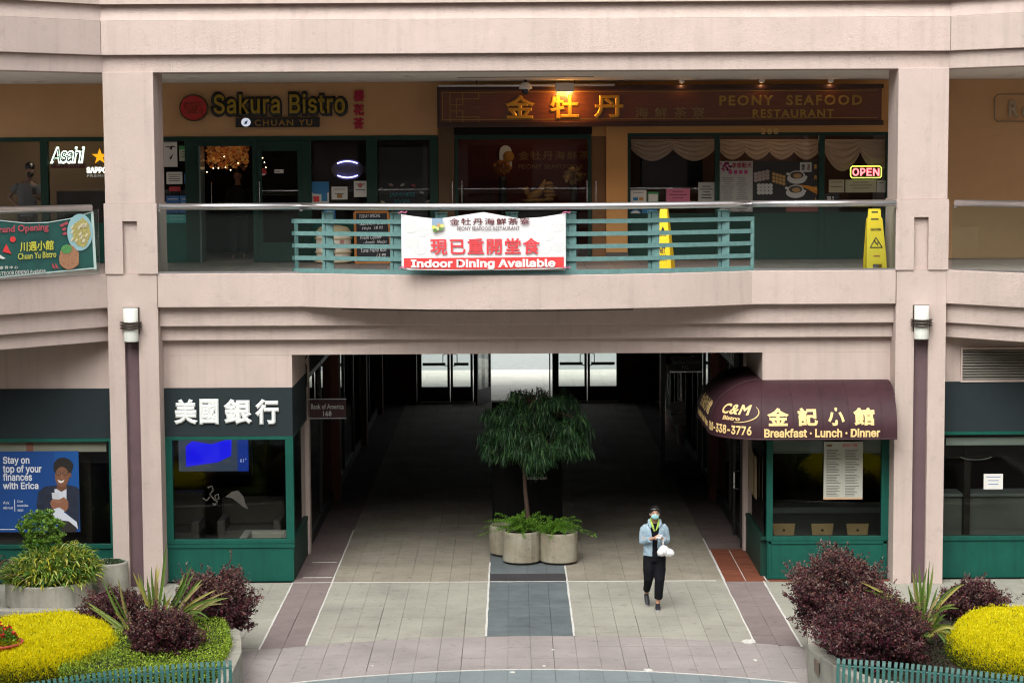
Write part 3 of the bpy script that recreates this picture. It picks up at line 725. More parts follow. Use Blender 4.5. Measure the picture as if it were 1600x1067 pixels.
# ------------------------------------------------------------ Sakura signs
YS = YB - .02
sg = thing('restaurant_sign', (ux(430), YS, 7.8), 'raised yellow Sakura Bistro letters with black outline on the tan wall', 'sign')
lpx('letter_backing', 'Sakura Bistro', BLACK, sg, 329, 142.5, 544, 183, YS, bold=.075, d=.05, font=FONT_SANS, spacing=1.06)
lpx('lettering', 'Sakura Bistro', mat('yellow_letter', (.36, .25, .012), .5), sg, 334, 147, 539, 178, YS - .05, bold=.016, d=.03, font=FONT_SANS, spacing=1.08)
rs = thing('round_logo_sign', (ux(303), YS, 7.8), 'round red sign with a square maze emblem left of the Sakura Bistro letters', 'sign')
a, b, c, e = rect(281, 148, 326, 190, YS)
MB().disc((a + b) / 2, (c + e) / 2, (b - a) / 2, (e - c) / 2, YS - .08, YS).build('rim', mat('dark_olive', (.05, .04, .01), .6), rs)
MB().disc((a + b) / 2, (c + e) / 2, (b - a) / 2 - .025, (e - c) / 2 - .025, YS - .09, YS - .05).build('face', mat('red_face', (.46, .02, .02), .5), rs)
mb = MB(); cx, cz = (a + b) / 2, (c + e) / 2; em = mat('dull_gold_line', (.16, .05, .012), .5)
def seg(mb, x0, z0, x1, z1, y, t=.012, d=.012):
    mb.box(min(x0, x1) - t / 2, max(x0, x1) + t / 2, y - d, y, min(z0, z1) - t / 2, max(z0, z1) + t / 2)
for q in ((-.15, .09, .15, .09), (-.15, .09, -.15, -.02), (-.15, -.02, .05, -.02), (.05, -.02, .05, .04), (-.08, .04, .15, .04), (.15, .0, .15, -.1), (.15, -.1, -.15, -.1), (-.1, -.06, .1, -.06), (-.02, .0, -.02, .04)):
    seg(mb, cx + q[0], cz + q[1], cx + q[2], cz + q[3], YS - .09)
mb.build('emblem', em, rs)
cs = thing('name_plate_sign', (ux(433), YS, 7.55), 'long black CHUAN YU plate below the Sakura Bistro letters', 'sign')
bpx('plate', BLACK, cs, 368, 184, 499, 199, YS - .06, .06, bevel=.004)
lpx('lettering', 'CHUAN YU', PRGOLDD, cs, 398, 187, 488, 197, YS - .061, bold=.02, d=.012, spacing=1.25)
a, b, c, e = rect(378, 185, 392, 198, YS)
MB().disc((a + b) / 2, (c + e) / 2, .085, .078, YS - .085, YS - .06).build('round_logo', mat('lit_disc', (.7, .72, .75), .5, emit=(.8, .85, 1), estr=.35), cs)
MB().plate([(a + .05, c + .03), (a + .10, c + .05), (a + .12, c + .11), (a + .07, c + .09)], YS - .09, YS - .085).build('logo_mark', BLUEP, cs)
vs_ = thing('vertical_sign', (ux(560), YS, 7.8), 'three red brush characters stacked vertically at the end of the Sakura wall', 'sign')
redl = mat('crimson_letter', (.42, .012, .05), .6)
for ch, y0 in (('櫻', 141), ('花', 163), ('荅', 184)): lpx('character', ch, redl, vs_, 552, y0, 569, y0 + 18, YS, bold=.04, d=.02)

# ------------------------------------------------------------ Peony sign board
YP = YB - .5
wood = mat('rosewood', (.150, .042, .015), .35, var=.55, vscale=2.2, stretch=(1.2, 6, 22), coat=.3)
ps = thing('restaurant_signboard', (2.7, YP, 7.8), 'long carved rosewood Peony Seafood Restaurant signboard with gold characters under the ceiling', 'sign')
a, b, c, e = rect(683, 135, 1386, 195, YP); b = 6.75
bx('board', wood, ps, a + .05, b - .03, YP, YP + .12, c + .06, e - .06)
dkw = mat('dark_wood_frame', (.035, .012, .007), .4)
f = MB(); f.box(a, b, YP - .04, YP + .15, e - .06, e + .02); f.box(a, b, YP - .04, YP + .15, c - .03, c + .06); f.box(a, a + .05, YP - .04, YP + .15, c + .06, e - .06)
f.build('frame', dkw, ps, bevel=.008)
f = MB(); g = .012; x0, x1, z0, z1 = a + .09, b - .1, c + .10, e - .10
f.box(x0, x1, YP - .006, YP, z1, z1 + g); f.box(x0, x1, YP - .006, YP, z0, z0 + g); f.box(x0, x0 + g, YP - .006, YP, z0, z1)
f.build('gold_border', PRGOLDD, ps)
def sx(px): return P(px, 160, YP).x
def sz(py): return P(760, py, YP).z
mb = MB()
for q in ((703, 145, 771, 145), (703, 145, 703, 192), (703, 192, 771, 192), (703, 164, 723, 164), (723, 146, 723, 164), (713, 155, 748, 155), (748, 146, 748, 155), (713, 155, 713, 183), (703, 173.5, 723, 173.5), (723, 173.5, 723, 192), (713, 183, 748, 183), (748, 183, 748, 192)):
    seg(mb, sx(q[0]), sz(q[1]), sx(q[2]), sz(q[3]), YP, .012, .012)
mb.build('fretwork', PRGOLDD, ps)
for ch, x0, y0, x1, y1 in (('金', 789, 149, 836, 186), ('牡', 859, 149, 905, 186), ('丹', 928, 149, 974, 185)):
    lpx('character', ch, PRGOLD, ps, x0, y0, x1, y1, YP, bold=.035, d=.035)
dk = mat('weathered_bronze_letter', (.24, .16, .07), .5)
for ch, x0, x1 in (('海', 993, 1013), ('鮮', 1023, 1043), ('茶', 1053, 1073), ('寮', 1081, 1101)): lpx('character', ch, dk, ps, x0, 168, x1, 184, YP, bold=.012, d=.02)
lpx('lettering', 'PEONY  SEAFOOD', PRGOLDD, ps, 1124, 149, 1347, 165, YP, bold=.03, d=.015, spacing=1.25)
lpx('lettering', 'RESTAURANT', PRGOLDD, ps, 1176, 171, 1303, 184, YP, bold=.03, d=.015, spacing=1.2)
hn = thing('house_number', (ux(1203), YB - .05, 7.37), 'small brass digits 288 on the lintel above the restaurant windows', 'sign')
for ch, x0 in (('2', 1189), ('8', 1199), ('8', 1209)): lpx('digit', ch, mat('bright_brass', (.80, .60, .22), .4) if 'bright_brass' not in bpy.data.materials else bpy.data.materials['bright_brass'], hn, x0, 201, x0 + 7, 210, YB - .052, bold=.012, d=.008)

rw = thing('framed_sign', (P(1590, 168, YB).x, YB, 7.7), 'dim framed sign with a large R on the tan wall beyond the right column', 'sign')
fm = mat('aged_frame', (.30, .24, .15), .6); a, b, c, e = rect(1554, 148, 1660, 190, YB - .02)
f = MB(); k = .06
f.tube([(a + k, YB - .03, c), (b, YB - .03, c)], .012, 6); f.tube([(a + k, YB - .03, e), (b, YB - .03, e)], .012, 6); f.tube([(a + k, YB - .03, c), (a, YB - .03, c + k), (a, YB - .03, e - k), (a + k, YB - .03, e)], .012, 6)
f.build('frame', fm, rw)
lpx('letter', 'R', mat('cream_letter', (.40, .33, .22), .6), rw, 1575, 157, 1592, 184, YB - .01, bold=.06, d=.05); lpx('letter', 'e', bpy.data.materials['cream_letter'], rw, 1596, 166, 1608, 184, YB - .01, bold=.05, d=.05)

# ceiling fittings -----------------------------------------------
tr = thing('track_pipe', (sx(820), YP - .35, 8.1), 'steel pipe track hung under the ceiling in front of the signboard', 'pipe')
yy = YP - .35; z = P(820, 134, yy).z
MB().tube([(P(684, 134, yy).x, yy, z), (P(960, 134, yy).x, yy, z)], .022, 8).build('pipe', STEEL, tr, smooth=True)
for px_ in (745, 898): MB().tube([(P(px_, 130, yy).x, yy, z), (P(px_, 130, yy).x, yy, ZC)], .008, 6).build('hanger', DMETAL, tr)
fl = thing('flood_lamp', (P(883, 140, yy).x, yy, 8.05), 'grey box flood lamp glowing warm over the gold characters', 'lamp')
bpx('housing', mat('grey_housing', (.62, .61, .58), .5), fl, 868, 130, 897, 144, yy - .05, .10, bevel=.006)
a, b, c, e = rect(868, 130, 897, 144, yy)
bx('lamp_glass', mat('lamp_glow', (1, .8, .5), .5, emit=(1, .50, .10), estr=7), fl, a + .03, b - .03, yy + .052, yy + .12, c - .005, c + .06)
lamp = bpy.data.lights.new('flood_lamp_light', 'AREA'); lamp.shape = 'RECTANGLE'; lamp.size = .28; lamp.size_y = .1; lamp.energy = 3.6; lamp.color = (1, .46, .10)
lo = bpy.data.objects.new('flood_lamp_light', lamp); COL.objects.link(lo); lo.location = ((a + b) / 2, yy + .10, c - .02); lo.rotation_euler = (rad(42), 0, 0)
lamp2 = bpy.data.lights.new('flood_lamp_spill', 'POINT'); lamp2.energy = 5; lamp2.color = (1, .44, .10); lamp2.shadow_soft_size = .04
lo2 = bpy.data.objects.new('flood_lamp_spill', lamp2); COL.objects.link(lo2); lo2.location = ((a + b) / 2 + .08, yy + .02, c - .05)
cc = thing('security_camera', (P(821, 130, yy).x, yy - .1, 8.2), 'white dome security camera with dark lens under the balcony ceiling', 'camera')
cx = P(821, 130, yy - .1).x; zc = P(821, 148, yy - .1).z; yc = yy - .1
MB().lathe([(.03, zc + .2), (.03, ZC)], cx, yc, 16).build('bracket', DMETAL, cc, smooth=True)
MB().lathe([(.07, zc + .09), (.12, zc + .10), (.12, zc + .12), (.10, zc + .16), (.07, zc + .20), (.04, zc + .215)], cx, yc, 24).build('body', WHITE, cc, smooth=True)
MB().blob((cx, yc, zc + .09), (.075, .075, .10), 20, 10).build('lens_dome', mat('dark_dome', (.02, .025, .035), .08), cc, smooth=True)
for px_, yy_ in ((27, 37), (63, 36.5), (373, 37), (565, 36.8), (1092, 36.6), (1580, 36.2), (300, 35.2), (640, 35.0), (980, 36.9)):
    p = P(px_, 122, yy_)
    dl = thing('downlight', (p.x, yy_, ZC), 'round recessed downlight in the balcony ceiling, %s' % {27: 'at the left frame edge', 63: 'between the frame edge and the left column', 373: 'above the Sakura Bistro letters', 565: 'above the vertical red characters', 1092: 'above PEONY on the signboard', 1580: 'beyond the right column', 300: 'just right of the left column', 640: 'near the start of the signboard', 980: 'above the small bronze characters'}[px_], 'ceiling light', 'downlights in the balcony ceiling')
    MB().lathe([(.10, ZC - .012), (.11, ZC - .004), (.11, ZC + .01)], p.x, yy_, 20).build('trim', WHITE, dl, smooth=True)
    MB().lathe([(.07, ZC - .016), (.07, ZC - .013)], p.x, yy_, 16).build('lens', mat('downlight_lens', (.5, .45, .36), .4), dl)
for px_ in (1065, 1190, 1298):
    p = P(px_, 132, YP - .12)
    dl = thing('picture_light', (p.x, YP - .12, ZC), 'small white spot lamp over the signboard, %s' % {1065: 'above the bronze characters', 1190: 'above the word PEONY', 1298: 'above the word SEAFOOD'}[px_], 'spot lamp', 'spot lamps over the signboard')
    MB().lathe([(.05, ZC - .06), (.05, ZC + .01)], p.x, YP - .12, 16).build('housing', WHITE, dl, smooth=True)
    MB().lathe([(.03, ZC - .064), (.03, ZC - .061)], p.x, YP - .12, 12).build('bulb', mat('spot_glow', (1, .7, .4), .5, emit=(1, .5, .2), estr=.15) if px_ == 1065 else bpy.data.materials['spot_glow'], dl)
    q = bpy.data.lights.new('spot_lamp_light', 'POINT'); q.energy = .35; q.color = (1, .55, .25); q.shadow_soft_size = .02
    qo = bpy.data.objects.new('spot_lamp_light', q); COL.objects.link(qo); qo.location = (p.x, YP - .11, ZC - .10)
MB().box(P(715, 122, 36).x, P(928, 122, 36).x, 36, 36.07, ZC - .002, ZC + .02).build('slot_diffuser', BLACK, None, label='long black slot diffuser recessed in the balcony ceiling', cat='air vent')

for (lx, ly, lz, en, cc_) in ((P(840, 250, 39.6).x, 39.3, 7.45, 5, (1, .62, .30)), (P(1200, 250, 39.6).x, 39.9, 7.4, 7, (1, .68, .42)), (-8.6, 39.0, 7.45, 9, (1, .85, .65)), (P(355, 250, 39.6).x, 39.4, 7.5, 1.2, (1, .6, .3))):
    q = bpy.data.lights.new('unseen_room_light', 'POINT'); q.energy = en; q.color = cc_; q.shadow_soft_size = .15  # lamps without fixtures; the left wing one is added to brighten its room
    qo = bpy.data.objects.new('unseen_room_light', q); COL.objects.link(qo); qo.location = (lx, ly, lz)

# ------------------------------------------------------------ wall sconces on the columns
for nm, px_, py in (('left', 204, 481), ('right', 1440.5, 477)):
    c0 = P(px_, py + 27, YF - .1); X, Z = c0.x, c0.z; Yc = YF - .08
    wl = thing('wall_sconce', (X, YF, Z), 'white opal cylinder sconce with steel rings on the %s square column' % nm, 'wall lamp', 'sconces on the columns')
    MB().lathe([(.112, Z - .265), (.118, Z - .25), (.118, Z + .26), (.11, Z + .268)], X, Yc, 28).build('shade', OPAL, wl, smooth=True)
    for k in (-.045, 0, .045): MB().lathe([(.12, Z + k - .008), (.168, Z + k - .010), (.172, Z + k), (.168, Z + k + .010), (.12, Z + k + .008)], X, Yc, 28).build('ring', BRONZE, wl, smooth=True)
    bx('back_plate', BRONZE, wl, X - .128, X + .128, YF - .02, YF - .001, Z - .15, Z + .275)

# ------------------------------------------------------------ hand rails and glass balustrades
def tubepath(name, pts, r, label, grp, end=True):
    hr = thing(name, pts[0], label, 'handrail', grp)
    MB().tube(pts, r, 14).build('rail', STEEL, hr, smooth=True)
    for p in (pts[0], pts[-1]):
        MB().tube([(p[0], p[1], p[2] - .06), (p[0], p[1] + .06, p[2] - .06)], .02, 8).build('bracket', STEEL, hr)
    return hr
ZR = 6.135; grp = 'steel handrails of the balcony'
tubepath('handrail', [(-5.58, YF - .06, ZR), (-3.34, YF - .06, ZR)], .054, 'short steel handrail over glass between the column and the green rails, Sakura side', grp)
tubepath('handrail', [(x, yarc(x) - .06, ZR) for x in np.linspace(-3.33, 3.78, 24)], .054, 'long curved steel handrail above the teal rails and white banner', grp)
tubepath('handrail', [(3.79, YF - .06, ZR), (6.10, YF - .06, ZR)], .054, 'short steel handrail above the yellow folding caution sign', grp)
tubepath('handrail', [(-6.62, YF - .30, ZR), (-10, YF - 3.68, ZR)], .054, 'steel handrail above the green Grand Opening banner', grp)
tubepath('handrail', [(7.02, YF - .20, ZR), (10.4, YF - 3.58, ZR)], .054, 'steel handrail on the wing beyond the right column', grp)
def balustrade(x0, y0, x1, y1, label):
    t = thing('glass_balustrade', ((x0 + x1) / 2, (y0 + y1) / 2, ZL), label, 'glass railing', 'glass balustrade panels')
    mb = MB(); mb.strip([(x0, y0), (x1, y1)], ZL + .005, ZR - .03, .012); mb.build('pane', GLASS_R, t)
    mb = MB(); mb.strip([(x0, y0 - .015), (x1, y1 - .015)], ZL + .001, ZL + .03, .045); mb.build('base_channel', STEEL, t)
balustrade(-5.64, YF + .03, -3.40, YF + .03, 'clear glass balustrade between the column and the teal rails, Sakura side')
balustrade(3.86, YF + .03, 6.11, YF + .03, 'clear glass balustrade reflecting grey, in front of the folding caution sign')
balustrade(-6.55, YF - .06, -10, YF - 3.51, 'glass balustrade behind the green Grand Opening banner')
balustrade(7.0, YF - .04, 10.4, YF - 3.44, 'glass balustrade of the wing beyond the right column')
# teal metal rails on the middle of the balcony
tl = thing('teal_railing', (CX, YF - .8, ZL), 'teal painted metal railing with five bars on the bulging middle of the balcony', 'railing')
xs = np.linspace(-3.50, 3.86, 20)
def yr(x): return yarc(x) + .045
for py in (346.5, 366, 385.5, 405, 423.5):
    z = P(700, py, 32.4).z; z0, z1 = z - .033, z + .033
    if py > 420: z0, z1 = ZL + .004, ZL + .075
    MB().strip([(x, yr(x)) for x in xs], z0, z1, .045).build('bar', TEAL, tl)
ztop = P(700, 343, 32.4).z
for px_, tall in ((461, 0), (512, 1), (618, 1), (690, 1), (800, 1), (891, 1), (1022, 1), (1131, 1), (1178, 0)):
    x = P(px_, 380, 32.4 if 520 < px_ < 1100 else 32.85).x; y = yr(x)
    if tall:
        zt = ztop + .10; mb = MB(); mb.box(x - .09, x - .045, y + .05, y + .12, ZL, zt); mb.box(x - .03, x + .09, y + .05, y + .12, ZL, zt); mb.box(x - .046, x - .029, y + .08, y + .1, ZL, zt - .02)
        mb.box(x - .10, x + .10, y + .04, y + .13, zt, zt + .012)
    else: mb = MB().box(x - .03, x + .03, y - .004, y + .05, ZL, ztop)
    mb.build('post', TEAL, tl)

# ------------------------------------------------------------ banners
def wavy(name, m, parent, x0, x1, ztop_f, zbot_f, Yf, nx=40, nz=10, th=.004, **kw):
    vs = []
    for s in (0, th):
        for j in range(nz + 1):
            for i in range(nx + 1):
                u = i / nx; x = x0 + (x1 - x0) * u; za, zb = ztop_f(u), zbot_f(u); v = j / nz
                vs.append((x, Yf(u, v) + s, zb + (za - zb) * v))
    n = (nx + 1) * (nz + 1); fs = []
    for j in range(nz):
        for i in range(nx):
            k = j * (nx + 1) + i; fs.append((k, k + 1, k + nx + 2, k + nx + 1)); fs.append((n + k, n + k + nx + 1, n + k + nx + 2, n + k + 1))
    rim = [j for j in range(nx + 1)] + [(j + 1) * (nx + 1) - 1 for j in range(1, nz + 1)] + [nz * (nx + 1) + i for i in range(nx - 1, -1, -1)] + [j * (nx + 1) for j in range(nz - 1, 0, -1)]
    fs += [(rim[i], n + rim[i], n + rim[(i + 1) % len(rim)], rim[(i + 1) % len(rim)]) for i in range(len(rim))]
    return MB().add(vs, fs).build(name, m, parent, smooth=False, **kw)
YBN = 32.02
bn = thing('banner', (P(755, 380, YBN).x, YBN, ZL), 'white and red Indoor Dining Available banner tied to the teal railing', 'banner')
a, b, c, e = rect(627, 333, 884, 422, YBN)
top = lambda u: P(755, np.interp(u, [0, .06, .22, .5, .72, .85, 1], [334, 337, 342, 331.5, 342, 340, 334]), YBN).z
bot = lambda u: P(755, np.interp(u, [0, .03, .3, .6, 1], [418, 421, 422.5, 422.5, 420]), YBN).z
yfn = lambda u, v: YBN + .02 * sin(u * 9) * (v - .3) + .015 * sin(u * 23 + 2) * v + .02 * (2 * u - 1) ** 2
vinyl = mat('white_vinyl', (.72, .73, .74), .5, var=.05, vscale=5)
wavy('vinyl_sheet', vinyl, bn, a, b, top, bot, yfn)
redv = mat('red_vinyl', (.66, .045, .045), .5)
wavy('red_strip', redv, bn, P(631, 400, YBN).x, P(881, 400, YBN).x, lambda u: P(755, 403 - .8 * u, YBN).z, lambda u: P(755, np.interp(u, [0, .1, .6, 1], [417, 420, 420.5, 418.5]), YBN).z, lambda u, v: YBN - .012 + .02 * (2 * u - 1) ** 2, th=.004)
lpx('lettering', 'Indoor Dining Available', WHITE, bn, 642, 405, 869, 421, YBN - .014, bold=.034, d=.003, font=FONT_SANS, spacing=1.03)
lpx('lettering', '現已重開堂食', mat('red_ink', (.66, .05, .06), .55), bn, 672, 372, 844, 398, YBN - .022, bold=.022, d=.003, spacing=1.12)
lpx('lettering', '金牡丹海鮮茶寮', mat('maroon_ink', (.12, .015, .02), .55), bn, 702, 341, 828, 351.5, YBN - .022, bold=.012, d=.003, spacing=1.25)
lpx('lettering', 'PEONY SEAFOOD RESTAURANT', mat('brown_ink', (.16, .10, .10), .55), bn, 714, 354, 812, 360, YBN - .022, bold=.0, d=.003)
q = rect(675, 341, 692, 353, YBN); mb = MB().box(q[0], q[1], YBN - .03, YBN - .024, q[2], q[3]); mb.build('emblem', mat('blue_grey_emblem', (.25, .36, .48), .6), bn)
for k, (dx, dy) in enumerate(((678, 355), (683, 357), (689, 357), (686, 352), (680, 360), (691, 353))):
    p = P(dx, dy, YBN); MB().disc(p.x, p.z, .035, .03, YBN - .038 - .001 * k, YBN - .03, 10).build('emblem_petal', mat('petal_%d' % k, ((.62, .62, .12), (.65, .66, .3), (.12, .25, .06), (.5, .3, .15), (.10, .2, .05), (.6, .6, .2))[k], .6), bn)
# faint printed dishes
fpr = mat('faint_grey_print', (.66, .68, .69), .5, var=.12, vscale=30); fpr2 = mat('faint_green_print', (.65, .70, .67), .5, var=.1, vscale=30)
for px_, py, r in ((641, 356, .11), (660, 363, .10), (643, 378, .12), (657, 390, .11), (843, 351, .12), (871, 355, .11), (856, 369, .10), (850, 388, .12), (873, 386, .11)):
    p = P(px_, py, YBN); n_ = 20; pts_ = [(p.x + r * cos(2 * pi * i / n_), p.z + r * .75 * sin(2 * pi * i / n_)) for i in range(n_)]
    def fy(x, z, u_a=a, u_b=b): u_ = (x - u_a) / (u_b - u_a); v_ = (z - bot(u_)) / (top(u_) - bot(u_)); return yfn(u_, v_) - .0035
    vv = [(p.x, fy(p.x, p.z), p.z)] + [(x, fy(x, z), z) for x, z in pts_]; vv2 = [(x, y + .002, z) for x, y, z in vv]
    ff = [(0, 1 + i, 1 + (i + 1) % n_) for i in range(n_)]; MB().add(vv + vv2, ff + [(n_ + 1, n_ + 2 + (i + 1) % n_, n_ + 2 + i) for i in range(n_)]).build('printed_dish', fpr if px_ > 650 else fpr2, bn)
for px_, py in ((628, 333), (884, 333), (629, 419), (884, 419)):
    p = P(px_, py, YBN); r = random.Random(px_ + py)
    MB().tube([(p.x - .05, YBN - .01, p.z), (p.x, YBN - .04, p.z + .02), (p.x + .05, YBN + .0, p.z), (p.x + .07, YBN + .1, p.z + .02)], .01, 5).build('tie', mat('pink_cord', (.55, .14, .25), .7), bn)
# Grand Opening banner on the wing
gb = thing('banner', (-7.4, YF - 1.3, ZL), 'sagging green Grand Opening banner with food photos on the wing railing', 'banner')
# the banner hangs parallel to the wing railing; u runs towards the column
def wp(px, py, out=.12):      # point where a photo ray meets the wing railing plane X-Y = const
    d = ray(px, py); k = (LC[0] - YF) + 0  # plane X - Y = LC0 - YF shifted outward
    t = (k + out - (EYE.x - EYE.y)) / (d.x - d.y); return EYE + d * t
def wsheet(name, m, pts, out, th=.004):
    f = [wp(x, y, out) for x, y in pts]; n = len(f); off = Vector((-.707, .707, 0)) * th
    vs = f + [v + off for v in f]
    fs = [tuple(range(n))[::-1], tuple(range(n, 2 * n))] + [(i, (i + 1) % n, n + (i + 1) % n, n + i) for i in range(n)]
    return MB().add(vs, fs).build(name, m, gb)
gban = mat('green_vinyl', (.018, .105, .092), .5, var=.5, vscale=2.2)
topc = [(-30, 341), (0, 344), (40, 348), (75, 347), (110, 341), (143, 331)]
wsheet('vinyl_sheet', gban, topc + [(149, 420), (100, 425), (50, 430), (0, 434), (-30, 436)], .12)
wl_ = mat('pale_cord', (.5, .65, .62), .7)
for seq in (((142, 331), (146, 331), (151, 421), (147, 421)), ((-30, 434), (0, 432), (148, 418), (148, 420), (0, 434), (-30, 436)), ((-30, 341), (0, 344), (40, 348), (75, 347), (110, 341), (143, 331), (143, 332.5), (110, 342.5), (75, 348.5), (40, 349.5), (0, 345.5), (-30, 342.5))):
    wsheet('hem', wl_, seq, .135)
def wtext(name, body, m, x0, y0, x1, y1, slope=0, bold=.02, font=None, shear=0, spacing=1):
    v, f = text_mesh(body, bold, font, shear, spacing); lo, hi = v.min(0), v.max(0); u = (v - lo) / np.where(hi - lo < 1e-6, 1, hi - lo)
    vs = [wp(x0 + q[0] * (x1 - x0), y1 + q[1] * (y0 - y1) + slope * q[0], .145 + q[2] * .006) for q in u]
    return MB().add(vs, f).build(name, m, gb)
wtext('lettering', 'Grand Opening', mat('dull_red_print', (.40, .07, .09), .6), -12, 354, 76, 368, -5, bold=.03)
wtext('lettering', '川遇小館', mat('lime_print', (.50, .50, .06), .6), 31, 378, 84, 394, -3, bold=.03)
wtext('lettering', 'Chuan Yu Bistro', mat('lime_print_b', (.50, .50, .08), .6), 28, 396, 88, 406, -4, bold=.02)
wtext('lettering', '富 興 中 心', PAPER, 0, 416, 28, 421, -1, bold=.01)
wtext('lettering', 'OUTDOOR DINING Available', PAPER, -6, 425, 71, 431, -5, bold=.005, font=FONT_SANS)
def wdisc(name, m, cx, cy, rx, ry, out, n=22, a0=0, a1=360, jit=0):
    r = random.Random(int(cx * 7 + cy)); return wsheet(name, m, [(cx + rx * cos(rad(a0 + (a1 - a0) * i / n)) * (1 + jit * r.uniform(-1, 1)), cy + ry * sin(rad(a0 + (a1 - a0) * i / n)) * (1 + jit * r.uniform(-1, 1))) for i in range(n)], out, .002)
wdisc('printed_plate', mat('pale_blue_print', (.30, .52, .56), .5), 125, 363, 20, 29, .15)
wdisc('printed_food', mat('noodle_print', (.50, .45, .16), .6, var=.6, vscale=30), 127, 364, 14, 22, .156, jit=.12)
wdisc('printed_food', mat('pork_print', (.30, .10, .05), .6, var=.7, vscale=34, col2=(.45, .28, .16)), 108, 403, 16, 19, .156, jit=.08)
wdisc('printed_food', mat('greens_print', (.10, .33, .10), .6, var=.5, vscale=30), 104, 390, 8, 7, .162, jit=.2)
r_ = random.Random(5)
for k in range(14):
    x, y = 119 + r_.uniform(-9, 15), 364 + r_.uniform(-14, 16)
    wsheet('printed_food', mat('cream_print' , (.66, .62, .45), .6) if k == 0 else bpy.data.materials['cream_print'], [(x, y), (x + 3, y - 5), (x + 5, y - 4), (x + 2, y + 2)], .165, .002)
for k, (x, y) in enumerate(((93, 352), (96, 358), (99, 349), (97, 365))): wsheet('printed_chilli', bpy.data.materials['dull_red_print'], [(x, y), (x + 6, y - 3), (x + 8, y + 1), (x + 3, y + 3)], .15, .002)
wsheet('printed_chilli', PRRED, [(4, 393), (10, 381), (15, 392), (18, 397), (10, 395)], .15, .002)
wsheet('printed_mark', PAPER, [(-5, 402), (0, 398), (9, 404), (4, 405)], .152, .002)
wdisc('printed_seal', PRRED, 20, 374, 4.5, 4.5, .15)
for x in (81, 86): wsheet('printed_chilli', bpy.data.materials['dull_red_print'], [(x, 411), (x + 3, 414), (x + 6, 421), (x + 1, 418)], .15, .002)

# ------------------------------------------------------------ wet floor cone and folding caution sign
p0 = P(1038, 418, 34.0)
wc = thing('wet_floor_cone', (p0.x, 33.9, ZFL), 'tall yellow pyramid Wet Floor cone behind the teal rails', 'safety cone')
cxx, cyy = P(1038, 380, 33.9).x, 33.95; zt = P(1036, 327, 33.9).z; zb = ZFL + .001
def frust(mb, cx, cy, z0, z1, r0, r1):
    v = [(cx + sx_ * r, cy + sy_ * r, z) for z, r in ((z0, r0), (z1, r1)) for sx_, sy_ in ((-1, -1), (1, -1), (1, 1), (-1, 1))]
    return mb.add(v, [(3, 2, 1, 0), (4, 5, 6, 7), (0, 1, 5, 4), (1, 2, 6, 5), (2, 3, 7, 6), (3, 0, 4, 7)])
R_ = Matrix.Rotation(rad(-17), 4, 'Z')
def yawed(mb):
    mb.v = [tuple(R_ @ (Vector(v) - Vector((cxx, cyy, 0))) + Vector((cxx, cyy, 0))) for v in mb.v]; return mb
yawed(frust(MB(), cxx, cyy, zb + .05, zt, .160, .060)).build('cone_body', YELLOWP, wc, bevel=.012)
yawed(frust(MB(), cxx, cyy, zb, zb + .055, .19, .185)).build('base', YELLOWP, wc, bevel=.008)
def conetext(body, z0, z1, w_):
    v, f = text_mesh(body, .03, FONT_SANS); lo, hi = v.min(0), v.max(0); u = (v - lo) / np.where(hi - lo < 1e-6, 1, hi - lo)
    vs = []
    for q in u:
        z = z0 + q[1] * (z1 - z0); rr = .160 + (z - zb - .05) / (zt - zb - .05) * (.060 - .160)
        vs.append((cxx + (q[0] - .5) * w_, cyy - rr - .001 - q[2] * .003, z))
    yawed(MB().add(vs, f)).build('lettering', PRBLK, wc)
conetext('WET', zb + .34, zb + .44, .10); conetext('FLOOR', zb + .22, zb + .32, .15); conetext('CAUTION', zb + .62, zb + .66, .12)
v = [(-.03, .71), (.03, .71), (0, .78)]
rr = .160 + (.7 - .05) / (zt - zb - .05) * (.060 - .160)
yawed(MB().plate([(cxx + x, zb + z) for x, z in v], cyy - rr - .006, cyy - rr + .004)).build('warning_triangle', PRBLK, wc)
fs_ = thing('folding_caution_sign', (P(1371, 420, 33.6).x, 33.6, ZFL), 'yellow folding A-frame caution sign leaning by the right column', 'caution sign')
yq = 33.45
def fz(py): return P(1370, py, yq).z
def fx(px): return P(px, 370, yq).x
zb = ZFL + .002
outl = [(fx(1355), zb), (fx(1364), zb), (fx(1365), fz(413)), (fx(1379), fz(413)), (fx(1379), zb), (fx(1387), zb), (fx(1386), fz(400)), (fx(1381), fz(342)), (fx(1379), fz(340)), (fx(1378.5), fz(327)), (fx(1359.5), fz(327)), (fx(1359), fz(340)), (fx(1357), fz(343)), (fx(1355), fz(400))]
for yy, tilt in ((yq, .20), (yq + .36, -.20)):
    mb = MB().plate(outl, yy, yy + .025); zt = fz(327)
    mb.v = [(x, y + tilt * (z - zb) / (zt - zb) * .85, z) for x, y, z in mb.v]
    # the two hand holes are black blocks on the face, standing for dark openings
    mb.build('sign_panel', YELLOWP, fs_, bevel=.004)
def tilt_y(z): return yq + .20 * (z - zb) / (fz(327) - zb) * .85
mb = MB()
for q in ((1364, 331, 1374, 334.5), (1363, 342, 1375, 346)):
    mb.box(fx(q[0]), fx(q[2]), tilt_y(fz(q[1])) - .004, tilt_y(fz(q[1])) + .02, fz(q[3]), fz(q[1]))
mb.build('dark_hand_slot', PRBLK, fs_)
def ft(body, x0, y0, x1, y1, m=PRBLK, bold=.03):
    yy = tilt_y(fz((y0 + y1) / 2)) - .008; letters('lettering', body, m, fs_, fx(x0), fx(x1), fz(y1), fz(y0), yy, bold=bold, d=.004, font=FONT_SANS)
ft('CAUTION', 1362, 357, 1378, 361)
mb = MB(); tri = [(1370, 371.5), (1380, 387), (1361, 387)]
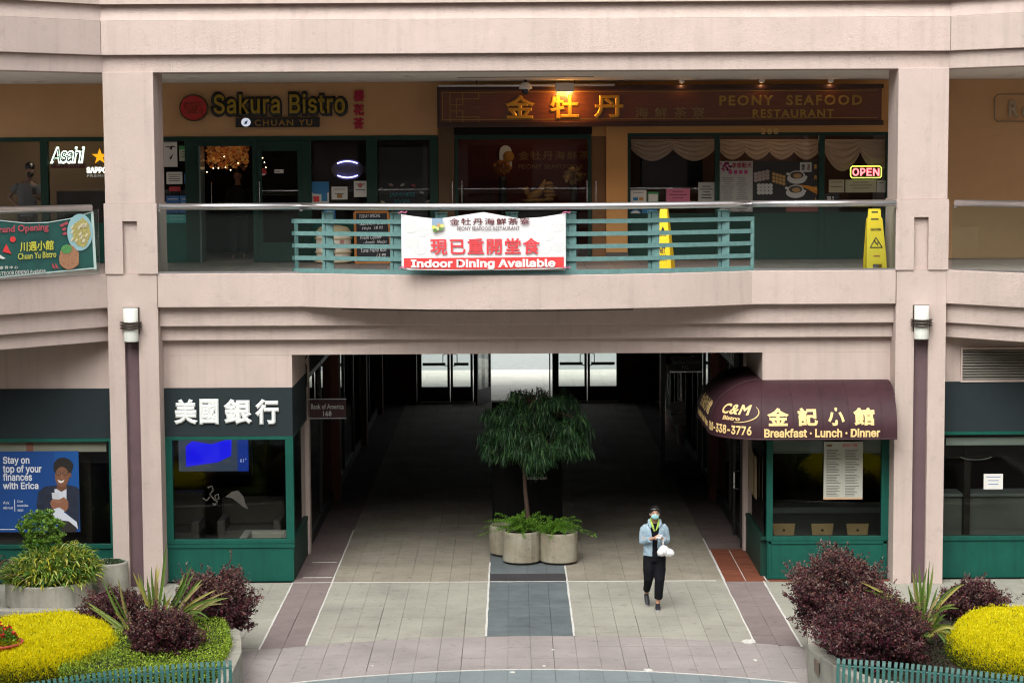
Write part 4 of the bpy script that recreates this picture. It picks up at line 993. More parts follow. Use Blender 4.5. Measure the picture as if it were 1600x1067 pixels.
tri = [(fx(x), fz(y)) for x, y in tri]; yy = tilt_y(fz(380)) - .008
for i in range(3):
    (xa, za), (xb, zb_) = tri[i], tri[(i + 1) % 3]; mb.tube([(xa, tilt_y(za) - .006, za), (xb, tilt_y(zb_) - .006, zb_)], .008, 5)
mb.build('warning_triangle', PRBLK, fs_)
mb = MB(); mb.tube([(fx(1368), yy, fz(378)), (fx(1371), yy, fz(381)), (fx(1373), yy, fz(384))], .008, 5); mb.tube([(fx(1371), yy, fz(381)), (fx(1374), yy, fz(379))], .006, 5); mb.blob((fx(1368), yy, fz(376.5)), .012, 8, 6); mb.build('falling_figure', PRBLK, fs_)
bx('label_patch', mat('dull_red_patch', (.4, .1, .05), .6), fs_, fx(1366), fx(1376), tilt_y(fz(400)) - .006, tilt_y(fz(400)), fz(401.5), fz(399.5))

# ------------------------------------------------------------ sake barrel and chalkboard
yb = YB - .6; a, b, c, e = rect(492, 352, 547, 410, yb)
bar = thing('sake_barrel', ((a + b) / 2, yb, ZFL), 'straw wrapped sake barrel with black brush writing beside the chalkboard', 'barrel')
cx, r0 = (a + b) / 2 + .02, (b - a) / 2; zb = ZFL; H_ = e - zb
MB().lathe([(r0 * .86, zb), (r0 * .95, zb + .06), (r0 * 1.0, zb + H_ * .35), (r0 * 1.0, zb + H_ * .62), (r0 * .96, zb + H_ * .78)], cx, yb, 32).build('wrapping', mat('white_wrap', (.78, .74, .62), .85, var=.12, vscale=12), bar, smooth=True)
MB().lathe([(r0 * .97, zb + H_ * .76), (r0 * 1.0, zb + H_ * .84), (r0 * .8, zb + H_ * .95), (r0 * .4, zb + H_)], cx, yb, 32).build('straw_cap', mat('straw', (.60, .54, .33), .9, var=.35, vscale=40, bump=.6, bscale=90), bar, smooth=True)
rp = mat('rope', (.60, .50, .30), .9)
for zz in (.06, .30, .66, .78):
    MB().tube([(cx + (r0 + .012) * cos(t), yb + (r0 + .012) * sin(t), zb + H_ * zz) for t in np.linspace(0, 2 * pi, 25)], .014, 6).build('rope_band', rp, bar)
def barrel_text(body, x0, x1, z0, z1, m=PRBLK, bold=.03):
    v, f = text_mesh(body, bold, None, line=.9); lo, hi = v.min(0), v.max(0); u = (v - lo) / np.where(hi - lo < 1e-6, 1, hi - lo); vs = []
    for q in u:
        x = x0 + q[0] * (x1 - x0); dd = x - cx; rr = r0 + .004 + q[2] * .004; vs.append((x, yb - math.sqrt(max(rr * rr - dd * dd, .001)), z0 + q[1] * (z1 - z0)))
    MB().add(vs, f).build('brush_writing', m, bar)
barrel_text('大\n吉', P(514, 380, yb).x, P(527, 380, yb).x, P(520, 405, yb).z, P(520, 374, yb).z)
barrel_text('祝', P(533, 380, yb).x, P(540, 380, yb).x, P(520, 382, yb).z, P(520, 374, yb).z, mat('faded_red', (.5, .15, .12), .8), .02)
yq = YB - .75; ck = thing('chalkboard', (P(582, 380, yq).x, yq, ZFL), 'wood framed A-board chalkboard with white handwritten specials', 'chalkboard')
def kx(px, py): return P(px, py, yq).x
zt, zb = P(580, 332, yq).z, ZFL + .01
quad = [(kx(556, 410), zb), (kx(613, 410), zb), (kx(605, 332), zt), (kx(553, 332), zt)]
def lean(mb):
    mb.v = [(x, y + (z - zb) * .22, z) for x, y, z in mb.v]; return mb
lean(MB().plate(quad, yq, yq + .02)).build('slate_board', mat('chalk_slate', (.022, .026, .034), .8, var=.5, vscale=8), ck)
wf = mat('orange_wood', (.62, .25, .07), .6, var=.2, vscale=10)
for i in range(4):
    (xa, za), (xb, zb2) = quad[i], quad[(i + 1) % 4]; lean(MB().tube([(xa, yq - .01, za), (xb, yq - .01, zb2)], .022, 4)).build('frame_rail', wf, ck)
for xa in (quad[0][0], quad[1][0]): MB().tube([(xa, yq + .5, ZFL), ((xa), yq + .24, zt)], .018, 4).build('rear_leg', wf, ck)
chalk = mat('chalk', (.80, .82, .84), .9)
for body, x0, y0, x1, y1 in (('TODAY SPECIAL', 560, 336, 593, 341), ('Salmon Don', 561, 348, 603, 353), ('Hojo  18.95', 565, 355, 598, 361), ('Fresh Oyster', 562, 369, 596, 376), ('- Awashi  10ea/pc', 567, 377, 604, 383), ('Tuna Hand Roll', 563, 388, 604, 395), ('13.95', 588, 397, 603, 402)):
    v, f = text_mesh(body, .0, None, .25); X0, X1, Z0, Z1 = rect(x0, y0, x1, y1, yq); x, z, t = fit(v, X0, X1, Z0, Z1, .002)
    z = z + rng.uniform(-.004, .004) + (x - X0) * .04
    lean(MB().add(list(zip(x, yq - .003 - t, z)), f)).build('chalk_writing', chalk, ck)

# ------------------------------------------------------------ window notices of the upper restaurants
def notice(label, x0, y0, x1, y1, m=PAPER, Y=YB + .035, lines=None, cat='notice', extra=None, group=None, ink=PRBLK, nlines=4, nm='notice'):
    a, b, c, e = rect(x0, y0, x1, y1, Y)
    t = thing(nm, ((a + b) / 2, Y, (c + e) / 2), label, cat, group)
    bx('sheet', m, t, a, b, Y - .004, Y, c, e)
    w_, h_ = b - a, e - c; mb = MB(); r = random.Random(int(x0 * 3 + y0))
    for i in range(nlines):
        zz = e - h_ * (.2 + .7 * i / max(nlines, 1)); l = r.uniform(.4, .8) * w_
        mb.box(a + (w_ - l) / 2, a + (w_ + l) / 2, Y - .0055, Y - .0042, zz - h_ * .018 - .001, zz + h_ * .018 + .001)
    if nlines: mb.build('printed_lines', ink, t)
    if extra: extra(t, a, b, c, e, Y)
    return t
Yn = YB + .035
notice('white notice with two brush marks, top of the Sakura side window by the column', 256, 222, 277, 261, PAPER, nlines=1, extra=lambda t, a, b, c, e, Y: [MB().plate([(a + .10, e - .12), (a + .17, e - .05), (a + .15, e - .15)], Y - .007, Y - .0045).build('brush_mark', PRBLK, t), MB().plate([(a + .10, c + .16), (a + .18, c + .25), (a + .13, c + .13)], Y - .007, Y - .0045).build('brush_mark', PRBLK, t)])
notice('green topped white permit beside the brush-mark notice', 280, 228, 298, 252, mat('pale_green_paper', (.42, .48, .34), .8), extra=lambda t, a, b, c, e, Y: bx('green_header', GREENP, t, a, b, Y - .006, Y - .0045, e - .07, e))
notice('plain white typed notice below the permits in the Sakura window', 260, 269, 285, 288, PAPER)
notice('small blue sticker beside the typed notice', 288, 272, 295, 287, BLUEP, nlines=1, ink=PAPER, cat='sticker', nm='sticker')
notice('red rounded delivery sticker in the Sakura window', 264, 292, 282, 299, mat('red_sticker', (.42, .03, .04), .6), nlines=0, cat='sticker', nm='sticker')
notice('blue poster sheet low in the Sakura window, above the handrail', 260, 306, 280, 333, mat('mid_blue_print', (.04, .14, .36), .6), nlines=2, ink=PAPER, nm='poster', cat='poster')
notice('second blue poster sheet touching the first, Sakura window', 281, 306, 301, 333, mat('mid_blue_print2', (.04, .17, .42), .6), nlines=3, ink=PAPER, nm='poster', cat='poster')
notice('turquoise sticker strip behind the balustrade glass by the column', 257, 335, 296, 349, CYANP, nlines=2, ink=PAPER, cat='sticker', nm='sticker')
def circ_sticker(t, a, b, c, e, Y): pass
st = thing('round_sticker', (ux(411), Yn, 6.7), 'round red and white sticker on the Sakura door glass', 'sticker')
p = P(411, 269, YB + .012); MB().disc(p.x, p.z, .065, .07, YB + .008, YB + .012, 20).build('face', mat('sticker_red', (.45, .03, .03), .6), st)
MB().plate([(p.x - .055, p.z - .03), (p.x + .055, p.z - .03), (p.x + .03, p.z - .06), (p.x - .03, p.z - .06)], YB + .004, YB + .0075).build('white_band', PAPER, st)
notice('white Pull label on the Sakura door glass', 429, 265, 443, 271, PAPER, YB + .012, nlines=0, cat='label', nm='door_label', extra=lambda t, a, b, c, e, Y: letters('lettering', 'Pull', PRBLK, t, a + .02, a + .09, c + .02, e - .02, Y - .005, bold=.02, d=.001))
notice('blue and white payment sheet in the Sakura window above the barrel', 487, 284, 514, 318, PAPER, nlines=0, nm='poster', cat='poster', extra=lambda t, a, b, c, e, Y: [bx('blue_header', BLUEP, t, a, b, Y - .006, Y - .0045, e - .19, e), MB().disc((a + b) / 2, e - .19, (b - a) / 2, .04, Y - .0062, Y - .0046, 18).build('blue_curve', BLUEP, t), bx('print_block', PRRED, t, a + .03, a + .14, Y - .006, Y - .0045, c + .03, c + .13), bx('print_block', BLUEP, t, a + .18, b - .03, Y - .006, Y - .0045, c + .04, c + .18)])
notice('white sheet with a tiny bread picture in the Sakura window', 518, 292, 543, 312, PAPER, nlines=2, extra=lambda t, a, b, c, e, Y: bx('picture', mat('bread_print', (.35, .2, .05), .6), t, a + .10, a + .2, Y - .006, Y - .0045, c + .03, c + .10))
notice('white sheet with a round red seal in the Sakura window', 553, 283, 573, 308, PAPER, nlines=2, extra=lambda t, a, b, c, e, Y: MB().disc((a + b) / 2, e - .08, .045, .045, Y - .006, Y - .0045, 14).build('seal', mat('pale_red', (.5, .15, .15), .7), t))
notice('blue and white card below the handrail, above the sake barrel', 506, 327, 524, 344, BLUEP, nlines=1, ink=PAPER)
# window lettering behind glass
wlb = thing('window_lettering', (ux(520), YB, 6.6), 'faded black Sakura letters on the window glass beside the oval neon', 'window decal')
lpx('lettering', 'Saku', PRBLK, wlb, 482, 258, 512, 272, YB + .046, bold=.03, d=.001, font=FONT_SANS); lpx('lettering', 'tro', PRBLK, wlb, 568, 258, 592, 272, YB + .02, bold=.03, d=.001, font=FONT_SANS)
# oval neon
ne = thing('oval_neon_sign', (ux(543), YB + .1, 6.75), 'grey oval sign with two glowing blue neon arcs', 'neon sign')
p = P(543, 265, YB + .1)
MB().disc(p.x, p.z, .30, .19, YB + .1, YB + .13, 36).build('back_panel', mat('dusty_grey', (.10, .085, .09), .6), ne)
nb = mat('blue_neon', (.3, .3, .9), .5, emit=(.28, .28, 1.0), estr=6.0)
for s in (1, -1): MB().tube([(p.x + .19 * sin(t), YB + .08, p.z + s * (.13 - .9 * (.19 * sin(t)) ** 2 * 1.3 + .02)) for t in np.linspace(-1.35, 1.35, 14)], .010, 6).build('neon_tube', nb, ne)
jf = thing('chalk_window_art', (ux(630), YB + .1, 6.2), 'black panel with teal JAPANESE FOODS lettering and food doodles', 'poster')
bpx('panel', BLACK, jf, 592, 230, 668, 345, YB + .10, .01)
cy_ = mat('teal_chalk', (.03, .26, .32), .7)
lpx('lettering', 'JAPANESE', cy_, jf, 608, 301, 649, 309, YB + .095, bold=.01, d=.003, shear=.1); lpx('lettering', 'FOODS', cy_, jf, 616, 312, 640, 320, YB + .095, bold=.01, d=.003)
for k, (x, y, cc_) in enumerate(((611, 289, (.4, .25, .2)), (629, 289, (.5, .5, .45)), (646, 290, (.5, .08, .1)), (595, 295, (.3, .3, .28)), (659, 301, (.4, .4, .4)), (668, 315, (.5, .5, .42)), (598, 316, (.5, .45, .3)))):
    p = P(x, y, YB + .09); MB().blob((p.x, YB + .09, p.z), (.045, .004, .022), 10, 6, Matrix.Rotation(rad(20 - 40 * (k % 2)), 3, 'Y')).build('food_doodle', mat('doodle_%d' % k, cc_, .7), jf)

# neon beer signs on the wing window
asn = thing('neon_beer_sign', (P(105, 245, YB).x, YB + .1, 6.9), 'white glowing Asahi neon script over a red strip in the wing window', 'neon sign')
wn = mat('white_neon', (.9, 1, .9), .5, emit=(.75, 1.0, .80), estr=1.5)
Yq = YB + .09
lpx('glow_lettering', 'Asahi', wn, asn, 78, 229, 133, 256, Yq, bold=.028, d=.015, shear=.22, font=FONT_SANS, spacing=.88)
lpx('dark_lettering', 'Asahi', mat('neon_backing', (.01, .012, .02), .6), asn, 81.5, 232.5, 129.5, 252.5, Yq - .016, bold=.0, d=.004, shear=.22, font=FONT_SANS, spacing=.92)
bpx('red_strip', mat('red_plate', (.16, .02, .02), .5), asn, 80, 256, 133, 263, Yq - .01, .02)
lpx('lettering', 'アサヒスーパードライ', mat('pale_plate_ink', (.5, .35, .33), .6), asn, 88, 257, 124, 262, Yq - .012, bold=.005, d=.003)
sap = thing('neon_beer_sign', (P(156, 250, YB).x, YB + .1, 6.9), 'Sapporo Premium sign with a glowing orange star beside the column', 'neon sign')
p = P(156, 245, Yq); star = []
for k in range(10):
    r = .15 if k % 2 == 0 else .06; a = pi / 2 + k * pi / 5; star.append((p.x + r * cos(a), p.z + r * sin(a)))
MB().plate(star, Yq - .02, Yq).build('star', mat('star_glow', (.9, .4, .02), .5, emit=(1, .42, .01), estr=.75), sap)
for s in (-1, 1):
    MB().tube([(p.x + s * .17 * cos(t), Yq, p.z - .02 + .16 * sin(t)) for t in np.linspace(.6, -1.3, 9)], .012, 5).build('wheat_wreath', PRGOLDD, sap)
lpx('lettering', 'SAPPORO', mat('white_sign_glow', (.9, .9, .85), .5, emit=(1, .97, .9), estr=.9), sap, 135, 261, 181, 271, Yq - .005, bold=.05, d=.01, font=FONT_SANS)
lpx('lettering', 'PREMIUM', mat('dim_sign_white', (.4, .4, .38), .5, emit=(1, .97, .9), estr=.15), sap, 136, 273, 176, 277, Yq - .005, bold=.02, d=.006, spacing=1.3)
# OPEN neon
op = thing('open_neon_sign', (P(1353, 269, YB).x, YB, 6.6), 'glowing red OPEN neon inside a yellow-green rounded frame', 'neon sign')
a, b, c, e = rect(1329, 260, 1377, 278, YB + .03)
bpx('backing', BLACK, op, 1329, 260, 1377, 278, YB + .035, .012)
yn = mat('yellow_neon', (.8, .9, .2), .5, emit=(.75, 1, .10), estr=1.6)
k = .03; MB().tube([(a + k, YB + .02, c), (b - k, YB + .02, c), (b, YB + .02, c + k), (b, YB + .02, e - k), (b - k, YB + .02, e), (a + k, YB + .02, e), (a, YB + .02, e - k), (a, YB + .02, c + k), (a + k, YB + .02, c)], .009, 6).build('frame_tube', yn, op)
rn = mat('red_neon', (1, .2, .2), .5, emit=(1, .12, .13), estr=2.6)
for ch, x0, x1 in (('O', 1332, 1342), ('P', 1344, 1352), ('E', 1354, 1362), ('N', 1364, 1374)): lpx('letter', ch, rn, op, x0, 263, x1, 275, YB + .028, bold=.02, d=.01, font=FONT_SANS)

# Peony window dressing
ccloth = leafmat('cream_sheer', (.86, .68, .54), .8, .45)
def swag_row(label, x0, x1, ytops, ybots, n, Y, depth_y, cat='curtain'):
    t = thing('swag_curtain', (P((x0 + x1) / 2, 240, Y).x, Y, 7.0), label, cat, 'swag curtains of the restaurant windows')
    for k in range(n):
        xa, xb = x0 + (x1 - x0) * k / n, x0 + (x1 - x0) * (k + 1) / n; A, B = P(xa, 240, Y).x, P(xb, 240, Y).x
        zt_ = P(xa, ytops, Y).z; zl = P(xa, ybots, Y).z; NU, NV = 20, 34; vs = []
        for s in (0, .01):
            for j in range(NV + 1):
                for i in range(NU + 1):
                    u, v = i / NU, j / NV; belly = sin(pi * u) ** .8
                    z = zt_ + (zl - zt_) * v * (depth_y + (1 - depth_y) * belly)
                    y = Y + .032 * sin(v * 30 * (1 - .08 * belly)) * (.25 + belly * .6) - .03 * belly * v + s
                    vs.append((A + (B - A) * u, y, z))
        nn = (NU + 1) * (NV + 1); fs = []
        for j in range(NV):
            for i in range(NU): q = j * (NU + 1) + i; fs += [(q, q + NU + 1, q + NU + 2, q + 1)]
        MB().add(vs[:nn], fs).build('swag', ccloth, t, smooth=True)
    return t
swag_row('cream swag curtain with a falling tail above the dark television, restaurant window', 986, 1117, 218, 252, 2, YB + .20, .45)
swag_row('cream swag curtains above the menu posters in the middle window', 1125, 1279, 218, 250, 4, YB + .20, .62)
swag_row('deep cream swag curtains above the OPEN sign', 1288, 1400, 218, 268, 2, YB + .20, .40)
tv = thing('television', (P(1050, 270, YB + .8).x, YB + .8, 6.5), 'dark switched-off television behind the restaurant window', 'television')
bpx('screen', mat('dark_screen', (.006, .005, .006), .6, spec=.1), tv, 1001, 239, 1098, 292, YB + .7, .06); bpx('stand', BLACK, tv, 1040, 292, 1060, 330, YB + .72, .05)
pm = thing('menu_poster', (P(1149, 290, Yn).x, Yn, 6.4), 'grey-white menu poster with magenta blossom and two text columns', 'poster')
a, b, c, e = rect(1124, 252, 1176, 331, Yn); bx('sheet', PAPERG, pm, a + .005, b, Yn - .004, Yn, c, e)
mg = mat('magenta_print', (.40, .05, .18), .7); r = random.Random(3)
mb = MB()
for k in range(26):
    x, z = a + .10 + r.uniform(-.08, .12), e - .09 + r.uniform(-.08, .07); mb.disc(x, z, .022, .02, Yn - .006, Yn - .0045, 7)
mb.build('blossom_print', mg, pm)
lpx('lettering', '孝感動天', mat('maroon_title', (.25, .03, .06), .7), pm, 1143, 254, 1175, 263, Yn - .005, bold=.03, d=.002)
mb = MB()
for k in range(4): mb.box(a + .17 + k * .095, a + .235 + k * .095, Yn - .0065, Yn - .0045, e - .235, e - .165)
mb.build('title_blocks', mg, pm)
mb = MB()
for col_ in (.25, .68):
    for k in range(18):
        zz = e - .30 - k * .036; l = r.uniform(.05, .11); xx = a + (b - a) * col_; mb.box(xx - l, xx + l, Yn - .006, Yn - .0045, zz - .007, zz + .004)
mb.build('printed_lines', mat('grey_print', (.14, .13, .14), .7), pm)
fp = thing('food_poster', (P(1228, 290, Yn).x, Yn, 6.4), 'black poster of dumplings, rolls and two white soup pots', 'poster')
a, b, c, e = rect(1176.5, 252, 1278, 331, Yn); bx('sheet', BLACK, fp, a, b, Yn - .004, Yn, c, e)
def fp_disc(x, y, rx, ry, m, lay, nm='printed_food', n=14):
    p = P(x, y, Yn); return MB().disc(p.x, p.z, rx / 84, ry / 84, Yn - .004 - .0012 * lay - .0006, Yn - .004 - .0012 * (lay - 1), n).build(nm, m, fp)
dump = mat('dumpling_print', (.38, .33, .30), .7, var=.3, vscale=40); roll = mat('roll_print', (.45, .28, .10), .7, var=.3, vscale=40); wh = mat('dish_print', (.52, .54, .52), .6); soup = mat('soup_print', (.42, .26, .12), .7)
for j in range(3):
    for i in range(4): fp_disc(1181 + i * 6, 272 + j * 5 - i * 1.2, 3.4, 2.9, dump, 1)
for j in range(3):
    for i in range(4): fp_disc(1209 + i * 5.2, 272 + j * 5.5 + i * 1.5, 2.7, 2.7, roll, 1)
for j in range(3):
    for i in range(4): fp_disc(1186 + i * 6, 290 + j * 5.5, 3.5, 3.2, wh, 1)
for (x, y) in ((1245, 275), (1243, 297)):
    fp_disc(x, y + 4, 15, 8.5, wh, 1, n=22); fp_disc(x, y, 13, 8, wh, 2, n=22); fp_disc(x, y - 1, 10.5, 5.6, mat('pot_inside', (.06, .05, .04), .6), 3, n=20); fp_disc(x + 1, y, 6.5, 3.6, soup, 4)
    fp_disc(x - 14, y - 3, 2.6, 2.2, wh, 2); fp_disc(x + 14, y + 2, 2.6, 2.2, wh, 2)
fire = mat('fire_print', (.50, .14, .01), .6, var=.7, vscale=20, col2=(.6, .32, .02)); q = [P(x, y, Yn) for x, y in ((1248, 289), (1262, 290), (1277, 294), (1277, 304), (1262, 296))]
MB().plate([(v.x, v.z) for v in q], Yn - .0052, Yn - .004).build('fire_print', fire, fp)
bpx('white_box_print', wh, fp, 1250, 254, 1268, 269, Yn - .0052, .0012); lpx('lettering', '燉', PRBLK, fp, 1252, 256, 1258, 267, Yn - .0054, bold=.02, d=.001); lpx('lettering', '湯', mat('brown_print', (.12, .06, .03), .6), fp, 1260, 256, 1266, 267, Yn - .0054, bold=.02, d=.001)
for k, ch in enumerate('富貴請人'): lpx('lettering', ch, PRGOLD, fp, 1272, 257 + k * 17, 1276.5, 264 + k * 17, Yn - .0054, bold=.01, d=.001)
bpx('price_strip', mat('salmon_print', (.30, .09, .08), .7), fp, 1228, 322, 1278, 331, Yn - .0052, .001)
notice('framed certificate with blue and orange crest in the restaurant window', 985, 297, 1010, 317, PAPER, nlines=1, nm='framed_certificate', cat='certificate', extra=lambda t, a, b, c, e, Y: [bx('frame', BLACK, t, a - .02, b + .02, Y - .003, Y + .01, c - .02, e + .02), bx('crest', BLUEP, t, a + .05, a + .14, Y - .006, Y - .0045, c + .04, c + .10), bx('crest', mat('orange_print', (.5, .25, .06), .7), t, a + .16, a + .24, Y - .006, Y - .0045, c + .04, c + .10)])
notice('green bordered permit next to the framed certificate', 1012, 300, 1029, 317, GREENP, nlines=0, extra=lambda t, a, b, c, e, Y: bx('inner_sheet', PAPER, t, a + .015, b - .015, Y - .006, Y - .0045, c + .02, e - .04))
notice('bright pink notice low in the restaurant window', 1041, 295, 1078, 317, PINKP, nlines=3)
notice('pale paper with black crest left of the menu poster', 1091, 285, 1116.5, 317, PAPERG, nlines=5)
notice('cream certificate below the OPEN sign', 1295, 281, 1319, 301, mat('cream_paper', (.42, .38, .26), .8), nlines=2)
notice('long cream certificate beside the small one below the OPEN sign', 1321, 281, 1369, 301, mat('cream_paper2', (.40, .38, .26), .8), nlines=3)
notice('grey card at the column edge below the OPEN sign', 1370, 282, 1384, 301, PAPERG, nlines=1)
th_ = notice('black thermometer card reading 38.2 in the last window', 1287, 302, 1311, 333, BLACK, nlines=0)
lpx('lettering', '38.2', PAPER, th_, 1292, 307, 1303, 314, Yn - .005, bold=.03, d=.001, font=FONT_SANS)
pd = thing('panda_sticker', (P(992, 335, Yn).x, Yn, 5.9), 'blue and white panda head sticker at the corner of the restaurant window', 'sticker')
p = P(993, 336, Yn); MB().disc(p.x, p.z, .115, .10, Yn - .004, Yn, 20).build('backing', BLUEP, pd); MB().disc(p.x, p.z, .095, .078, Yn - .006, Yn - .004, 20).build('head', PAPER, pd)
for s in (-1, 1): MB().disc(p.x + s * .04, p.z + .012, .022, .018, Yn - .008, Yn - .006, 10).build('eye_patch', PRBLK, pd); MB().disc(p.x + s * .075, p.z + .07, .03, .028, Yn - .003, Yn - .0, 10).build('ear', PRBLK, pd)
MB().disc(p.x, p.z - .03, .014, .010, Yn - .008, Yn - .006, 8).build('nose', PRBLK, pd)
notice('royal blue window card right of the panda sticker', 1003, 327, 1027, 340, BLUEP, nlines=0)
# entry wall inside the glass doors: gold emblem, letters, statues, flowers
ew = thing('entry_wall_sign', (P(840, 250, 40.5).x, 40.5, 6.9), 'dim gold restaurant name and arched flower emblem on the dark red entry wall', 'sign')
dg = mat('dim_gold_wall_letter', (.26, .13, .035), .5)
lpx('lettering', '金牡丹海鮮茶寮', dg, ew, 810, 236, 940, 250, 40.58, bold=.01, d=.01, spacing=1.2); lpx('lettering', 'PEONY SEAFOOD R', dg, ew, 810, 257, 912, 264, 40.58, bold=.01, d=.01)
p = P(790, 245, 40.5); MB().plate([(p.x - .12, p.z - .22), (p.x + .12, p.z - .22), (p.x + .12, p.z + .08)] + [(p.x + .12 * cos(t), p.z + .08 + .14 * sin(t)) for t in np.linspace(0, pi, 10)], 40.5, 40.55).build('arched_emblem', mat('pale_emblem', (.42, .38, .34), .7, emit=(1, .8, .6), estr=.03), ew)
MB().blob((p.x + .06, 40.48, p.z), (.11, .03, .11)).build('flower_relief', mat('amber_flower', (.5, .25, .04), .6), ew, smooth=True)
gold = mat('statue_gold', (.42, .25, .08), .45, metal=.2, var=.3, vscale=20)
ph = thing('phoenix_statue', (P(848, 300, 40).x, 40, ZFL), 'gilded bird and lotus carving on the entry counter', 'statue')
c0 = P(845, 312, 40)
def bl(nm, dx, dz, r, m=gold, rot=None): return MB().blob((c0.x + dx, 40, c0.z + dz), r, 14, 8, rot).build(nm, m, ph, smooth=True)
bx('pedestal', BLACK, ph, c0.x - .45, c0.x + .4, 39.85, 40.2, ZFL, c0.z - .06)
bl('body', -.12, .09, (.17, .06, .08), rot=Matrix.Rotation(rad(-25), 3, 'Y')); bl('neck', -.27, .16, (.05, .04, .09)); bl('head', -.31, .20, (.045, .035, .035))
for k in range(5): bl('wing_feather', -.05 + .03 * k, .15 + .035 * k, (.035, .02, .10), rot=Matrix.Rotation(rad(25 - 5 * k), 3, 'Y'))
for k in range(5): bl('scroll', .16 + .02 * (k % 2), -.0 + .075 * k, (.10 + .02 * sin(k), .05, .045))
bl('base_scroll', -.1, -.02, (.25, .08, .04))
def bouquet(label, px_, py, Y, r0, m):
    p = P(px_, py, Y); t = thing('flower_arrangement', (p.x, Y, ZFL), label, 'flowers')
    MB().lathe([(.06, ZFL), (.10, ZFL + .3), (.07, p.z - .25), (.09, p.z - .18)], p.x, Y, 16).build('vase', BLACK, t, smooth=True)
    n = 260; d = rng.normal(size=(n, 3)); d /= np.linalg.norm(d, axis=1)[:, None]; pts = np.array([p.x, Y, p.z]) + d * r0 * rng.uniform(.4, 1, (n, 1)) * np.array([1, .7, .85])
    leaves('blossoms', t, pts, d + rng.normal(size=(n, 3)) * .5, .07, .055, m)
bouquet('pale yellow orchids in the restaurant entry', 897, 275, 39.6, .17, [mat('pale_orchid', (.55, .42, .20), .7), mat('pale_orchid2', (.45, .30, .10), .7)])
bouquet('orange flowers below the arched emblem in the entry', 785, 262, 40.1, .13, [mat('orange_fl', (.50, .22, .04), .7), mat('orange_fl2', (.42, .15, .03), .7)])
# garland and lights inside the Sakura doorway
ga = thing('maple_garland', (P(355, 240, 39.2).x, 39.2, 7.0), 'orange maple leaf garland with fairy lights inside the Sakura doorway', 'garland')
n = 1500; pts = np.array([[*P(rng.uniform(325, 386), 221 + abs(rng.normal()) * 18, 39.2 + rng.uniform(-.25, .4))] for _ in range(n)])
pts = pts[pts[:, 2] > P(355, 264, 39.2).z]
gm = [mat('maple_leaf_%d' % k, c_, .7, emit=c_, estr=.10) for k, c_ in enumerate(((.48, .16, .03), (.36, .10, .02), (.55, .26, .06), (.14, .04, .02)))]  # leaves get a faint glow of their own in place of lamplight
leaves('leaves', ga, pts, rng.normal(size=(len(pts), 3)), .07, .07, gm)
fl_ = mat('fairy_light', (1, .8, .5), .5, emit=(1, .75, .4), estr=5)
mb = MB()
for x, y in ((323, 269), (333, 263), (341, 263), (352, 262), (360, 266), (350, 245), (372, 255), (413, 254), (415, 262), (405, 262), (410, 247), (338, 250), (402, 258)):
    p = P(x + .3, y, 39.0); mb.blob(p, .010, 6, 4)
mb.build('fairy_lights', fl_, ga)

# ------------------------------------------------------------ ground floor signs and fittings
bs = thing('bank_sign', (-4.6, YW - .03, 2.8), 'four white raised characters of the bank on the dark band', 'sign')
for ch, x0, x1 in (('美', 272, 309), ('國', 312, 342), ('銀', 350, 394), ('行', 399, 436)):
    lpx('character', ch, mat('sign_white', (.78, .82, .80), .5) if ch == '美' else bpy.data.materials['sign_white'], bs, x0, 623, x1, 663, YW - .032, bold=.048, d=.05)
hs = thing('hanging_sign', (-3.2, 36, 2.8), 'small maroon projecting sign reading Bank of America 168 on the pilaster', 'sign')
yh = 35.68; maroon = mat('maroon_board', (.045, .012, .014), .5)
bpx('board', maroon, hs, 484, 625, 540, 652, yh, .04)
lpx('lettering', 'Bank of America', PAPER, hs, 486, 631, 537, 639, yh, bold=.008, d=.003); lpx('lettering', '168', PAPER, hs, 505, 642, 518, 650, yh, bold=.012, d=.003)
a, b, c, e = rect(482, 624, 541, 653, yh); f = MB(); f.box(a, b, yh - .005, yh + .045, e, e + .012); f.box(a, b, yh - .005, yh + .045, c - .012, c); f.build('frame', STEEL, hs)
MB().tube([(a, yh + .02, e + .006), (PL + .01, yh + .02, e + .006)], .012, 6).build('bracket', STEEL, hs)
gr_ = thing('decorative_bracket', (PL + .05, 35.6, 3.3), 'curled iron bracket on the wall above the Bank of America sign', 'bracket')
MB().tube([(PL + .02, 35.6, 2.95 + .5 * t) if t < .8 else (PL + .02 + .05 * sin(t * 6), 35.6, 2.95 + .5 * t) for t in np.linspace(0, 1.3, 10)], .012, 6).build('iron_curl', DMETAL, gr_)

# bank interior
tvb = thing('wall_television', (P(335, 715, 36).x, 36, 2.0), 'bank television showing a blue shape and 61 degrees', 'television')
bpx('bezel', BLACK, tvb, 274, 676, 394, 742, 36.0, .08)
bpx('screen', mat('screen_grey', (.02, .03, .05), .3, emit=(.08, .11, .18), estr=.30), tvb, 279, 680, 388, 736, 35.99, .009)
q = [P(x, y, 35.98) for x, y in ((290, 697), (300, 689), (330, 694), (362, 684), (361, 712), (340, 722), (291, 729))]
MB().plate([(v.x, v.z) for v in q], 35.978, 35.989).build('screen_picture', mat('screen_blue', (.01, .01, .3), .3, emit=(.01, .01, .80), estr=.7), tvb)
bpx('screen_column', mat('screen_navy', (.0, .01, .08), .3, emit=(.01, .04, .3), estr=.5), tvb, 371, 680, 388, 736, 35.975, .008)
lpx('lettering', '61°', mat('screen_white', (.5, .5, .6), .3, emit=(.6, .7, 1), estr=.35), tvb, 375, 716, 385, 722, 35.974, bold=.01, d=.002)
sofa_m = mat('grey_sofa_fabric', (.13, .118, .105), .9, var=.15, vscale=10); sofa_l = mat('pale_sofa_fabric', (.42, .41, .37), .9)
